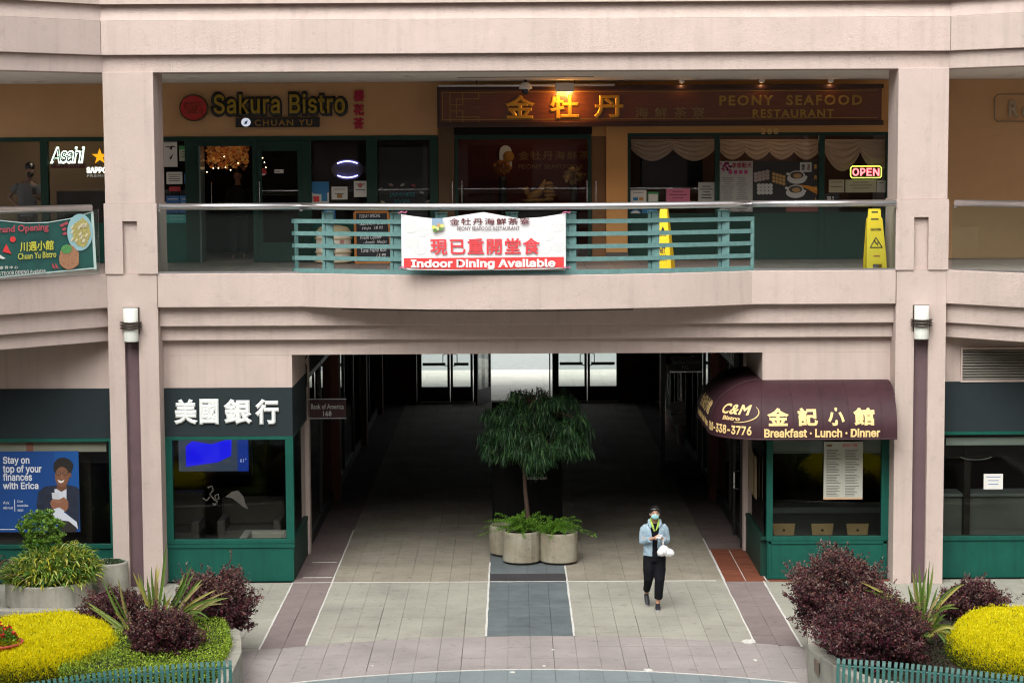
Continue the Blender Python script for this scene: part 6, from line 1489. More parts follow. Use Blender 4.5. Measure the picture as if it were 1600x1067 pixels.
def loro(label, px_, py, Y, rx, rz, n, seed, ry=None, bronze=0.0):
    global rng
    keep = rng; rng = np.random.default_rng(seed); c = P(px_, py, Y); ry = ry or rx * .8
    t = thing('purple_shrub', (c.x, Y, .45), label, 'shrub', 'purple-leaved shrubs in the raised beds'); mb = MB(); P0 = []; D_ = []; H = []; TH = []
    for k in range(n):
        d = rng.normal(size=3); d[2] = d[2] * .9 + .15; d /= np.linalg.norm(d); lump = 1 + .17 * sin(5 * d[0] + seed) * cos(6 * d[2] + seed * 2) + .12 * sin(9 * d[1] + 7 * d[0]) + .07 * sin(17 * d[2] + 11 * d[0])
        s = rng.uniform(.45, 1.0) ** .5 * lump; spike = rng.random() < .16 and d[2] > .1
        if spike: s *= rng.uniform(1.08, 1.32)
        e_ = np.array([c.x, Y, c.z]) + d * np.array([rx, ry, rz]) * s; dirn = d + np.array([0, 0, .55]) + rng.normal(size=3) * .25; dirn /= np.linalg.norm(dirn)
        Lt = rng.uniform(.07, .14) * (1.5 if spike else 1); m = 15
        tt = rng.uniform(0, 1, m)[:, None]; P0.append(e_ - dirn * Lt * (1 - tt) + rng.normal(size=(m, 3)) * .006); D_.append(dirn * .6 + rng.normal(size=(m, 3)) * .75)
        H.append(np.full(m, d[2])); th_c = rng.random() + .35 * (lump - 1) / .2; TH.append(np.full(m, th_c))
        if k % 12 == 0: mb.tube([(c.x + .05 * d[0], Y, max(.42, c.z - rz * .9)), tuple(e_ - dirn * Lt)], [.010, .003], 4)
    P0 = np.concatenate(P0); D_ = np.concatenate(D_); H = np.concatenate(H); TH = np.concatenate(TH)
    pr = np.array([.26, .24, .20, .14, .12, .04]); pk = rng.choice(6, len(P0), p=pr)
    dk_ = TH < .42; pk[dk_] = rng.choice([0, 2, 2, 4], dk_.sum()); lt = (TH > .9) & (H > -.1); pk[lt] = rng.choice([1, 3, 4, 1, 5], lt.sum())  # shade and highlight put into leaf colour: hollows darker, bulges lighter
    br = (H > .35) & (rng.random(len(P0)) < .22 + bronze); pk[br] = rng.choice([3, 5], br.sum())  # more pale and bronze leaves near the top, as painted highlight
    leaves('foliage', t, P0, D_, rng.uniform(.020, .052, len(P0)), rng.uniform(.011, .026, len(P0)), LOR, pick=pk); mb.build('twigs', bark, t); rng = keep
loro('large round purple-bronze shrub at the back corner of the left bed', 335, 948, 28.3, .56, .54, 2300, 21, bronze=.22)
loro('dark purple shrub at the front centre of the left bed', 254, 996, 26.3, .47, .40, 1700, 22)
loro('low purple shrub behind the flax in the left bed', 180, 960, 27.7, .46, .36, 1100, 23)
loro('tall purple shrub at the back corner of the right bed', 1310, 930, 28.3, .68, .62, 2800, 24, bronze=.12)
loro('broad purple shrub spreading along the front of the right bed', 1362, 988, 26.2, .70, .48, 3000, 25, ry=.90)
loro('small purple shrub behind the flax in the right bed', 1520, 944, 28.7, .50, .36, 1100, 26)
FX = [leafmat('flax_a', (.13, .22, .04)), leafmat('flax_b', (.22, .30, .07)), leafmat('flax_c', (.40, .38, .10)), leafmat('flax_d', (.09, .17, .03)), leafmat('flax_e', (.40, .33, .14))]
def flax(label, stems, Y, seed):
    x0, y0 = stems[0][:2]; t = thing('flax_plant', (P(x0, y0, Y).x, Y, .45), label, 'flax', 'flax plants in the raised beds'); r = random.Random(seed)
    for (bx_, by_, x1, y1, arch, mi) in stems:
        for rep in range(2):
            jx, jy = (0, 0) if rep == 0 else (r.uniform(-9, 9), r.uniform(-2, 12))
            b0 = P(bx_ + r.uniform(-5, 5), by_ + r.uniform(-3, 3), Y + r.uniform(-.1, .1)); b0.z = max(b0.z - .06, .40); e_ = P(x1 + jx, y1 + jy, Y + r.uniform(-.25, .25)); pts = []
            for s_ in np.linspace(0, 1, 12):
                q_ = b0.lerp(e_, s_); q_.z += arch * 1.3 * (s_ * (1 - s_)) * 2; q_ += Vector((.012 * sin(5 * s_ + jx), 0, .008 * sin(7 * s_ + jy))); pts.append(q_)
            blade(pts, r.uniform(.034, .052), up=(r.uniform(-.5, .5), -1, r.uniform(-.2, .4))).build('leaf', FX[mi if rep == 0 else r.randrange(5)], t)
flax('tall green-yellow flax with long strap leaves in the left bed', [(242, 962, 262, 848, .0, 3), (240, 962, 247, 880, 0, 2), (236, 962, 209, 893, .0, 2), (238, 962, 221, 898, 0, 0), (240, 962, 231, 900, 0, 1), (242, 962, 238, 885, 0, 0), (262, 962, 301, 884, .03, 3), (264, 962, 306, 893, .02, 0), (266, 962, 318, 905, .06, 1), (262, 962, 289, 897, .0, 1), (268, 962, 340, 922, .10, 2),
      (206, 990, 133, 938, .06, 1), (206, 990, 168, 905, 0, 3), (206, 990, 186, 904, 0, 3), (206, 992, 150, 985, .18, 0), (208, 992, 165, 1004, .22, 2), (206, 990, 180, 950, .05, 0), (206, 990, 197, 955, 0, 2),
      (275, 975, 360, 924, .14, 4), (275, 975, 346, 938, .16, 4), (275, 975, 308, 972, .26, 1), (270, 965, 331, 970, .24, 0), (290, 985, 310, 1003, .22, 2), (292, 985, 340, 998, .24, 4), (272, 958, 300, 1000, .30, 4), (256, 960, 258, 925, 0, 1), (250, 962, 270, 930, 0, 2)], 27.3, 5)
flax('shorter yellow-striped flax with upright spikes in the right bed', [(1440, 968, 1454, 876, 0, 3), (1438, 968, 1438, 882, 0, 0), (1436, 968, 1427, 893, 0, 1), (1436, 968, 1432, 896, 0, 2), (1434, 968, 1420, 914, 0, 0), (1440, 968, 1446, 905, 0, 1), (1446, 968, 1467, 917, .02, 3), (1450, 965, 1508, 913, .14, 2), (1450, 965, 1494, 945, .12, 1), (1430, 965, 1386, 927, .12, 1), (1430, 965, 1346, 910, .12, 2),
      (1452, 985, 1508, 990, .18, 2), (1452, 985, 1500, 1005, .24, 1), (1454, 985, 1503, 1022, .26, 2), (1454, 988, 1490, 1040, .34, 2), (1450, 985, 1478, 985, .12, 0), (1450, 975, 1463, 935, .04, 3), (1432, 968, 1362, 938, .10, 1), (1448, 980, 1480, 960, .08, 0), (1446, 985, 1424, 940, .05, 1), (1456, 990, 1470, 950, .04, 0), (1446, 990, 1405, 955, .10, 2)], 26.9, 6)
# clipped low hedges and golden mounds
HG = [leafmat('box_a', (.21, .33, .025)), leafmat('box_b', (.31, .46, .035)), leafmat('box_c', (.10, .17, .015)), leafmat('box_d', (.42, .55, .07))]
def hedge(label, poly, z0, z1, n, mats, name='low_hedge', cat='hedge', leaf=.028, group=None):
    xs_ = [p[0] for p in poly]; ys_ = [p[1] for p in poly]; P0 = []; t = thing(name, (sum(xs_) / len(poly), sum(ys_) / len(poly), z0), label, cat, group)
    def inside(x, y):
        c = False; j = len(poly) - 1
        for i in range(len(poly)):
            if (poly[i][1] > y) != (poly[j][1] > y) and x < (poly[j][0] - poly[i][0]) * (y - poly[i][1]) / (poly[j][1] - poly[i][1]) + poly[i][0]: c = not c
            j = i
        return c
    while len(P0) < n:
        x, y = rng.uniform(min(xs_), max(xs_)), rng.uniform(min(ys_), max(ys_))
        if inside(x, y): P0.append((x, y, z1 + .03 * sin(4 * x) * cos(5 * y) - abs(rng.normal()) * .05))
    P0 = np.array(P0); D_ = rng.normal(size=(n, 3)) * .8; D_[:, 2] += .7
    per = []; m = len(poly)
    for i in range(m):
        a, b = poly[i], poly[(i + 1) % m]; L = math.hypot(b[0] - a[0], b[1] - a[1]); k = int(L * (z1 - z0) * 5200); s = rng.uniform(0, 1, k)
        per.append(np.stack([a[0] + (b[0] - a[0]) * s + rng.normal(size=k) * .025, a[1] + (b[1] - a[1]) * s + rng.normal(size=k) * .025, rng.uniform(z0, z1, k)], 1))
    P1 = np.concatenate(per); D1 = rng.normal(size=P1.shape) * .8; D1[:, 2] += .4
    leaves('foliage', t, np.concatenate([P0, P1]), np.concatenate([D_, D1]), leaf, leaf * .6, mats)
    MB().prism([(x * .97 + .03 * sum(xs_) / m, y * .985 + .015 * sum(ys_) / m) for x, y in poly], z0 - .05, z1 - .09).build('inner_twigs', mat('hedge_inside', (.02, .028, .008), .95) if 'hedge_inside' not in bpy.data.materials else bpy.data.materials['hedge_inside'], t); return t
hedge('light green clipped low hedge along the left bed edge', [(-3.72, 25.3), (-3.74, 26.8), (-3.95, 27.8), (-4.4, 28.5), (-5.7, 28.2), (-5.6, 25.2), (-4.2, 24.95)], .45, .66, 17000, HG)
GY = [leafmat('gold_a', (.90, .80, .005), trans=.5), leafmat('gold_b', (.94, .88, .012), trans=.5), leafmat('gold_c', (.76, .72, .012), trans=.5), leafmat('gold_d', (.17, .20, .02)), leafmat('gold_e', (.06, .09, .015))]
def golden(label, cx, cy, rx, ry, h, z0, n, seed, flat=2.6):
    t = thing('golden_mound', (cx, cy, z0), label, 'shrub', 'clipped golden shrubs'); r_ = np.random.default_rng(seed)
    a_ = r_.uniform(0, 2 * pi, n); q = r_.uniform(0, 1, n) ** .5; top = (1 - q ** (flat * 2)) ** .5; x = cx + rx * q * np.cos(a_); y = cy + ry * q * np.sin(a_)
    z = z0 + h * top * (1 + .05 * np.sin(6 * x) * np.cos(5 * y) + .05 * np.sin(13 * x + 3 * y) * np.cos(11 * y)) - np.abs(r_.normal(size=n)) * .03 + .05 * (r_.random(n) < .04)
    k = int(n * .9); a2 = r_.uniform(0, 2 * pi, k); v = r_.uniform(0, 1, k); prof = (1 - v ** (2.2)) ** (1 / (flat * 1.3))
    P1 = np.stack([cx + rx * prof * np.cos(a2) * (1 + .02 * r_.normal(size=k)), cy + ry * prof * np.sin(a2) * (1 + .02 * r_.normal(size=k)), z0 + h * v], 1)
    P0 = np.concatenate([np.stack([x, y, z], 1), P1]); D_ = r_.normal(size=P0.shape) * .5; D_[:, 2] += 1.1; D_[n:, 0] += np.cos(a2) * .7; D_[n:, 1] += np.sin(a2) * .7
    pk = r_.choice([0, 1, 2], len(P0), p=[.4, .35, .25]); old = np.concatenate([np.full(n, .03), np.clip(1.05 - v * 1.5, 0, .92)]); o_ = r_.random(len(P0)) < old; pk[o_] = r_.choice([3, 4], o_.sum(), p=[.35, .65])
    leaves('foliage', t, P0, D_, r_.uniform(.03, .055, len(P0)), .010, GY, pick=pk)
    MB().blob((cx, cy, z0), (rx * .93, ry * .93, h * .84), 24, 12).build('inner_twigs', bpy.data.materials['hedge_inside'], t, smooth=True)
golden('flat-topped golden yellow shrub filling the corner of the left bed', P(50, 1010, 26.5).x, 26.55, 1.08, 1.42, .38, .44, 46000, 31, 3.2)
golden('domed golden yellow shrub at the edge of the right bed', P(1599, 1010, 26.5).x, 26.3, .97, 1.5, .45, .42, 46000, 32, 3.2)
for nm, x0, x1, y0, y1, lab in (('shade_ground_cover', -9, -3.8, 24.3, 28.9, 0), ('shade_ground_cover', 4.3, 9, 24.3, 28.9, 1)):  # dark leaves fill the beds, standing partly for shade between the shrubs
    n = 9000; x = rng.uniform(x0, x1, n); y = rng.uniform(y0, y1, n); ok = (np.abs(x) < 3.9 + 2.2 * np.clip((24.95 - y), 0, 9) * 99 + 99) & ((y > 24.95 + np.clip((np.abs(x - CX) - 3.9) * -.0, 0, 1)) | (np.abs(x - CX) > 4.6)) & ((y > 24.4) | (np.abs(x - CX) > 5.2))
    P0 = np.stack([x, y, .41 + rng.uniform(0, .07, n)], 1)[ok]; D_ = rng.normal(size=P0.shape); D_[:, 2] = abs(D_[:, 2]) * .6
    leaves(nm, None, P0, D_, .05, .03, [leafmat('cover_a', (.03, .05, .012)), leafmat('cover_b', (.05, .03, .02)), leafmat('cover_c', (.02, .03, .01))], kind='stuff')
# red flower pot
fpz = P(-3, 1005, 25.75); t = thing('flower_pot', (fpz.x, 25.75, .5), 'shallow red pot of red flowers nested in the golden shrub', 'flower pot')
redp = mat('red_ceramic', (.45, .07, .05), .35); zc = fpz.z
MB().lathe([(.14, zc - .22), (.27, zc - .03), (.31, zc), (.32, zc + .02), (.29, zc + .025), (.27, zc - .02)], fpz.x, 25.75, 36).build('pot', redp, t, smooth=True)
P0, D_ = mound_pts(fpz.x, 25.75, zc - .02, .25, .22, .22, 900); leaves('foliage', t, P0, D_ + rng.normal(size=P0.shape) * .5, .045, .03, GR)
P0, D_ = mound_pts(fpz.x, 25.75, zc + .02, .24, .2, .26, 60)
for p in P0[:42]:
    n = 7; pts = np.repeat(p[None], n, 0); dd = rng.normal(size=(n, 3)); dd[:, 2] += .3; leaves('blossom', t, pts, dd, .035, .034, [mat('red_petal', (.62, .03, .02), .6) if 'red_petal' not in bpy.data.materials else bpy.data.materials['red_petal']])

# ------------------------------------------------------------ slatted benches
def bench(label, pts, zt=.885, pitch=.068):
    t = thing('slatted_bench', (pts[len(pts) // 2][0], pts[len(pts) // 2][1], 0), label, 'bench', 'teal slatted benches'); P_ = [Vector((*p, 0)) for p in pts]
    L = [0]
    for i in range(1, len(P_)): L.append(L[-1] + (P_[i] - P_[i - 1]).length)
    def at(s):
        for i in range(1, len(P_)):
            if s <= L[i] or i == len(P_) - 1: return P_[i - 1].lerp(P_[i], (s - L[i - 1]) / (L[i] - L[i - 1])), (P_[i] - P_[i - 1]).normalized()
    n = int(L[-1] / pitch); shared = None
    for k in range(n + 1):
        p, ta = at(k * pitch)
        if shared is None:
            o = MB().add(*(lambda w_, d_: ([(-w_, -d_, 0), (w_, -d_, 0), (w_, d_, 0), (-w_, d_, 0), (-w_, -d_ + .05, .40), (w_, -d_ + .05, .40), (w_, d_ + .05, .40), (-w_, d_ + .05, .40), (-w_, -d_ + .075, .455), (w_, -d_ + .075, .455), (w_, d_ + .055, .455), (-w_, d_ + .055, .455)], [(0, 3, 2, 1), (0, 1, 5, 4), (1, 2, 6, 5), (2, 3, 7, 6), (3, 0, 4, 7), (4, 5, 9, 8), (5, 6, 10, 9), (6, 7, 11, 10), (7, 4, 8, 11), (8, 9, 10, 11)]))(.019, .010)).build('back_slat', BTEAL, None); shared = o.data
        else: o = bpy.data.objects.new('back_slat', shared); COL.objects.link(o)
        o.parent = t; o.location = p + Vector((0, 0, zt - .455)) - Vector(t['_o']); o.rotation_euler = (0, 0, math.atan2(ta.y, ta.x))
    nrm = lambda ta: Vector((-ta.y, ta.x, 0))
    for z, off in ((zt - .09, .058), (zt - .42, .022)):
        MB().tube([tuple(at(s)[0] + nrm(at(s)[1]) * off + Vector((0, 0, z))) for s in np.linspace(0, L[-1] - .001, 12)], .012, 6).build('rail', BTEAL, t)
    for q in range(7):
        MB().tube([tuple(at(s)[0] - nrm(at(s)[1]) * (.06 + .065 * q) + Vector((0, 0, .44))) for s in np.linspace(0, L[-1] - .001, 12)], .02, 4).build('seat_slat', BTEAL, t)
    for s in (.12, L[-1] / 2, L[-1] - .12):
        p, ta = at(s); nn = nrm(ta)
        for off in (.02, -.44): MB().tube([tuple(p - nn * (-off) + Vector((0, 0, 0))), tuple(p + nn * off + Vector((0, 0, .43)))], .022, 6).build('leg', BTEAL, t)
bench('teal slatted bench back in front of the left bed', [tuple(G(x, y, .885)[:2]) for x, y in ((-40, 1077), (55, 1066), (130, 1055), (200, 1045), (290, 1037.5), (361, 1033))])
bench('teal slatted bench back in front of the right bed', [tuple(G(x, y, .885)[:2]) for x, y in ((1309, 1030), (1390, 1035), (1470, 1043), (1540, 1051), (1600, 1058), (1660, 1068))])

# ============================================================ PEOPLE
def remesh(name, mb, m, parent, voxel=.009, smooth=4, disp=0.0, dscale=.08, dz=1.0, **kw):
    o = mb.build(name, m, parent); md = o.modifiers.new('r', 'REMESH'); md.mode = 'VOXEL'; md.voxel_size = voxel
    s = o.modifiers.new('s', 'SMOOTH'); s.factor = .5; s.iterations = smooth
    if disp:
        tx_ = bpy.data.textures.new('folds', 'CLOUDS'); tx_.noise_scale = dscale; d = o.modifiers.new('d', 'DISPLACE'); d.texture = tx_; d.strength = disp; d.mid_level = .5
    dg = bpy.context.evaluated_depsgraph_get(); dg.update(); me = bpy.data.meshes.new_from_object(o.evaluated_get(dg)); o.modifiers.clear(); old = o.data; o.data = me; bpy.data.meshes.remove(old)
    me.shade_smooth(); return tag(o, **kw)
SKIN = mat('skin', (.50, .29, .20), .55, spec=.4); SKIN2 = mat('skin_b', (.36, .20, .14), .6)
HAIR = mat('black_hair', (.006, .005, .005), .35)
def hand(mb, wrist, fwd, up, s=1.0, side=1, curl=.6):
    """palm, four bent fingers and a side thumb; fwd = knuckle direction, up = back of the hand"""
    wrist = Vector(wrist); f = Vector(fwd).normalized(); u = Vector(up).normalized(); u = (u - f * u.dot(f)).normalized(); a = f.cross(u) * side
    pc = wrist + f * .045 * s
    mb.tube([wrist - f * .01, wrist + f * .02 * s, pc, wrist + f * .085 * s], [(.020 * s, .016 * s), (.030 * s, .014 * s), (.037 * s, .014 * s), (.036 * s, .011 * s)], 10) if False else None
    mb.tube([wrist - f * .015, wrist + f * .02 * s, pc, wrist + f * .085 * s], [.019 * s, .022 * s, .025 * s, .020 * s], 10)
    for k, L in enumerate((.062, .072, .067, .052)):
        o = wrist + f * .078 * s + a * (.024 - .016 * k) * s; d1 = (f * cos(curl * .5) - u * sin(curl * .5)); d2 = (f * cos(curl * 1.4) - u * sin(curl * 1.4))
        mb.tube([o - f * .02 * s, o, o + d1 * L * .5 * s, o + d1 * L * .5 * s + d2 * L * .5 * s], [.0085 * s, .009 * s, .0082 * s, .0065 * s], 8)
    o = wrist + f * .025 * s + a * .022 * s; d = (f * .6 + a * .75 - u * .3).normalized(); mb.tube([o, o + d * .03 * s, o + d * .03 * s + (f * .8 + a * .25 - u * .4).normalized() * .03 * s], [.012 * s, .0105 * s, .008 * s], 8)

# ---- woman walking with phone and carrier bag
wx, wy = 2.16, 31.25
W = thing('person', (wx, wy, 0), 'masked woman in light denim jacket walking across the plaza, reading a phone, white bag', 'person')
def V(x, y, z): return (wx + x, wy + y, z)
# skin body (head, neck, forearms, hands, ankles) as one continuous figure under the clothes
b = MB()
b.tube([V(0, .02, .82), V(0, .02, .98), V(0, .01, 1.12), V(0, .01, 1.27), V(0, .015, 1.335)], [(.135, .10), (.12, .09), (.13, .10), (.13, .09), (.07, .06)], 16)
b.tube([V(0, .01, 1.32), V(0.0, -.015, 1.38), V(0, -.04, 1.43)], [.052, .046, .046], 12)
rot = Matrix.Rotation(rad(24), 3, 'X'); b.blob(V(0, -.055, 1.492), (.072, .088, .104), 20, 14, rot)
b.blob(V(0, -.105, 1.445), (.046, .045, .05), 12, 8, rot)      # jaw
b.tube([V(0, -.135, 1.495), V(0, -.157, 1.468)], [.008, .014], 8)   # nose
for s in (-1, 1):
    b.blob(V(s * .073, -.045, 1.475), (.010, .018, .028), 8, 6, rot)
    b.tube([V(s * .14, .02, 1.27), V(s * .18, .05, 1.08)], [.040, .035], 10)
    hx = .045 * s + .03
    b.tube([V(s * .18, .05, 1.08), V(s * .13 + .01, -.14, 1.10), V(s * .055 + .035, -.235, 1.145)], [.036, .029, .020], 10)
    hand(b, V(s * .055 + .035, -.235, 1.145), (-s * .55, -.55, .35), (s * .4, -.3, .8), 1.0, side=-s, curl=1.0)
# legs: image-right leg planted, image-left leg trailing with lifted heel
def leg(b, hipx, knee, ank, r):
    b.tube([V(hipx, .02, .86), V(*knee), V(*ank)], r, 12)
leg(b, .075, (.065, -.07, .46), (.05, -.02, .09), [.085, .052, .034]); leg(b, -.075, (-.085, -.02, .47), (-.105, .26, .20), [.085, .052, .034])
remesh('body', b, SKIN, W, .008, 3)
# hair with low bun line and side strands
h = MB(); h.blob(V(0, -.035, 1.522), (.083, .095, .092), 20, 12, rot); h.blob(V(0, .035, 1.485), (.070, .055, .075), 14, 10); h.blob(V(.0, .075, 1.44), (.035, .035, .05), 12, 8)
h.tube([V(-.045, -.115, 1.565), V(-.068, -.11, 1.53), V(-.074, -.085, 1.49)], [.018, .016, .008], 8); h.tube([V(.045, -.115, 1.565), V(.070, -.11, 1.53), V(.076, -.085, 1.49)], [.018, .016, .008], 8)
h.blob(V(0, -.098, 1.560), (.060, .048, .034), 14, 8, rot)
for s in (-1, 1): h.blob(V(s * .050, -.095, 1.540), (.026, .040, .036), 12, 8, rot)
remesh('hair', h, HAIR, W, .007, 3)
# eyes looking down
for s in (-1, 1):
    MB().blob(V(s * .028, -.136, 1.507), (.013, .006, .005), 8, 6).build('eyelid', HAIR, W, smooth=True); MB().tube([V(s * .014, -.138, 1.527), V(s * .042, -.130, 1.528)], .0035, 5).build('eyebrow', HAIR, W)
mk = MB(); mk.blob(V(0, -.112, 1.452), (.060, .050, .046), 18, 12, rot); mk.blob(V(0, -.130, 1.470), (.034, .034, .030), 12, 8, rot)
mk.build('face_mask', mat('blue_mask', (.28, .54, .56), .8), W, smooth=True)
for s in (-1, 1): MB().tube([V(s * .060, -.095, 1.475), V(s * .078, -.055, 1.485), V(s * .078, -.035, 1.475)], .002, 5).build('mask_loop', WHITE, W)
# black top, lime collar
tp = MB(); tp.tube([V(0, .02, .80), V(0, .015, .98), V(0, .0, 1.12), V(0, -.0, 1.26), V(0, .005, 1.33)], [(.155, .115), (.135, .108), (.145, .112), (.14, .105), (.075, .07)], 20)
remesh('black_top', tp, mat('black_cloth', (.004, .004, .008), .85, spec=.2), W, .010, 4)
lime = mat('lime_cloth', (.34, .52, .09), .85); cl = MB()
cl.tube([V(-.055, .0, 1.395), V(-.06, -.05, 1.37), V(-.035, -.115, 1.30), V(-.008, -.125, 1.22)], [.015, .017, .020, .008], 8)
cl.tube([V(.055, .0, 1.395), V(.06, -.05, 1.37), V(.045, -.115, 1.31), V(.01, -.125, 1.23)], [.015, .017, .018, .008], 8)
cl.tube([V(-.055, .0, 1.395), V(0, .05, 1.41), V(.055, 0, 1.395)], [.018, .02, .018], 8)
remesh('lime_collar', cl, lime, W, .007, 2)
# denim jacket: open at the front
den = mat('light_denim', (.36, .48, .56), .85, var=.22, vscale=9, bump=.35, bscale=220, col2=(.26, .38, .47)); dseam = mat('denim_seam', (.17, .26, .34), .85)
jk = MB(); vs = []; NA, NZ = 40, 16
prof = [(.84, .172, .130), (.90, .170, .13), (1.0, .165, .125), (1.12, .168, .13), (1.22, .172, .122), (1.28, .158, .108), (1.325, .115, .085), (1.365, .072, .065)]
for s in (0, -.018):
    for (z, rx_, ry_) in prof:
        gap = .24 if z < 1.15 else .26 + (z - 1.15) * 1.4
        for i in range(NA + 1):
            a_ = -pi / 2 + gap + (2 * pi - 2 * gap) * i / NA; vs.append(V((rx_ + s) * cos(a_), (ry_ + s) * sin(a_) + .01, z))
n1 = len(prof) * (NA + 1); fs = []
for j in range(len(prof) - 1):
    for i in range(NA):
        q = j * (NA + 1) + i; fs += [(q, q + 1, q + NA + 2, q + NA + 1), (n1 + q + NA + 1, n1 + q + NA + 2, n1 + q + 1, n1 + q)]
    for q in (j * (NA + 1), j * (NA + 1) + NA):
        fs.append((q, q + NA + 1, n1 + q + NA + 1, n1 + q) if q % (NA + 1) == 0 else (q + NA + 1, q, n1 + q, n1 + q + NA + 1))
for i in range(NA):
    q = (len(prof) - 1) * (NA + 1) + i; fs.append((q, q + 1, n1 + q + 1, n1 + q)); fs.append((i + 1, i, n1 + i, n1 + i + 1))
jk.add(vs, fs)
for s in (-1, 1):   # sleeves and collar
    jk.tube([V(s * .120, .01, 1.285), V(s * .165, .02, 1.235), V(s * .188, .045, 1.10), V(s * .185, .030, 1.045), V(s * .145, -.08, 1.065), V(s * .100 + .012, -.175, 1.11)], [.050, .056, .052, .054, .048, .040], 14)
    jk.tube([V(s * .055, .045, 1.39), V(s * .085, -.01, 1.375), V(s * .082, -.075, 1.325), V(s * .060, -.115, 1.275)], [.016, .020, .026, .010], 8)
jk.tube([V(-.055, .045, 1.39), V(0, .07, 1.395), V(.055, .045, 1.39)], .02, 8)
remesh('denim_jacket', jk, den, W, .0085, 2, disp=.016, dscale=.06)
for s in (-1, 1):
    MB().box(wx + s * .075, wx + s * .155, wy - .128, wy - .120, 1.155, 1.165).build('pocket_seam', dseam, W)
    MB().tube([V(s * .135 + .006, -.128, 1.088), V(s * .10 + .012, -.185, 1.115)], [.050, .047], 12).build('cuff', den, W)
# trousers
tr_ = MB(); tr_.tube([V(0, .02, .90), V(0, .02, .80), V(0, .02, .74)], [(.155, .12), (.165, .125), (.155, .12)], 18)
tr_.tube([V(.08, .015, .80), V(.082, -.02, .62), V(.072, -.07, .45), V(.062, -.055, .30), V(.055, -.03, .17)], [(.095), (.090), (.076), (.068), (.064)], 14)
tr_.tube([V(-.08, .015, .80), V(-.088, -.01, .62), V(-.090, .0, .47), V(-.098, .11, .35), V(-.104, .21, .25)], [(.095), (.090), (.075), (.062), (.055)], 14)
remesh('trousers', tr_, mat('black_trousers', (.005, .005, .008), .85, spec=.2), W, .010, 3, disp=.014, dscale=.09)
# shoes
shm = mat('black_trainer', (.012, .013, .020), .6); solm = mat('grey_sole', (.42, .42, .42), .6)
def shoe(cx, cy, cz, tilt, yaw):
    Rm = Matrix.Rotation(yaw, 3, 'Z') @ Matrix.Rotation(tilt, 3, 'X'); c = Vector(V(cx, cy, cz)); T = lambda x, y, z: c + Rm @ Vector((x, y, z))
    s1 = MB(); s1.tube([T(0, .055, .045), T(0, .0, .048), T(0, -.07, .035), T(0, -.13, .024), T(0, -.155, .020)], [(.034, .040), (.038, .040), (.042, .028), (.036, .02), (.018, .012)], 14); s1.tube([T(0, .035, .05), T(0, .035, .105)], [.036, .034], 12)
    remesh('shoe', s1, shm, W, .007, 2)
    so = MB(); out = [(.030, .075), (.036, .03), (.033, -.02), (.042, -.08), (.036, -.135), (.015, -.165), (-.015, -.165), (-.036, -.135), (-.042, -.08), (-.033, -.02), (-.036, .03), (-.030, .075)]
    n = len(out); so.add([T(x, y, 0) for x, y in out] + [T(x, y, .018) for x, y in out], [tuple(range(n)), tuple(range(n, 2 * n))[::-1]] + [((i + 1) % n, i, n + i, n + (i + 1) % n) for i in range(n)]); so.build('sole', solm, W)
shoe(.05, -.03, .001, 0, rad(-3)); shoe(-.105, .29, .094, rad(35), rad(6))
# phone and bag are held things
ph_ = thing('phone', V(.045, -.31, 1.20), 'white smartphone held in the walking woman hands', 'phone')
Rm = Matrix.Rotation(rad(14), 3, 'X') @ Matrix.Rotation(rad(-18), 3, 'Z'); c = Vector(V(.050, -.300, 1.178)); pts = [c + Rm @ Vector((x, y, z)) for z in (-.005, .005) for x, y in ((-.038, -.068), (.038, -.068), (.038, .068), (-.038, .068))]
MB().add(pts, [(3, 2, 1, 0), (4, 5, 6, 7), (0, 1, 5, 4), (1, 2, 6, 5), (2, 3, 7, 6), (3, 0, 4, 7)]).build('case', mat('phone_white', (.55, .58, .60), .3), ph_, bevel=.004)
bg_ = thing('carrier_bag', V(.13, -.26, .95), 'full white plastic carrier bag hanging from the woman wrist', 'bag')
bm = MB(); bm.blob(V(.125, -.25, .955), (.085, .08, .075), 16, 10); bm.blob(V(.185, -.24, .925), (.105, .08, .064), 16, 10, Matrix.Rotation(rad(12), 3, 'Y')); bm.blob(V(.09, -.25, .925), (.07, .07, .06), 12, 8)
bm.tube([V(.115, -.25, 1.00), V(.11, -.245, 1.045)], [.04, .016], 10)
bagm = mat('white_plastic_film', (.78, .79, .80), .35, bump=.6, bscale=28)
remesh('bag_body', bm, bagm, bg_, .008, 3, disp=.020, dscale=.03)
for dx in (-.012, .012): MB().tube([V(.11, -.245, 1.04), V(.11 + dx, -.24, 1.09), V(.105 + dx * .5, -.225, 1.14), V(.10, -.205, 1.165)], [.010, .007, .006, .004], 6).build('handle', bagm, bg_, smooth=True)

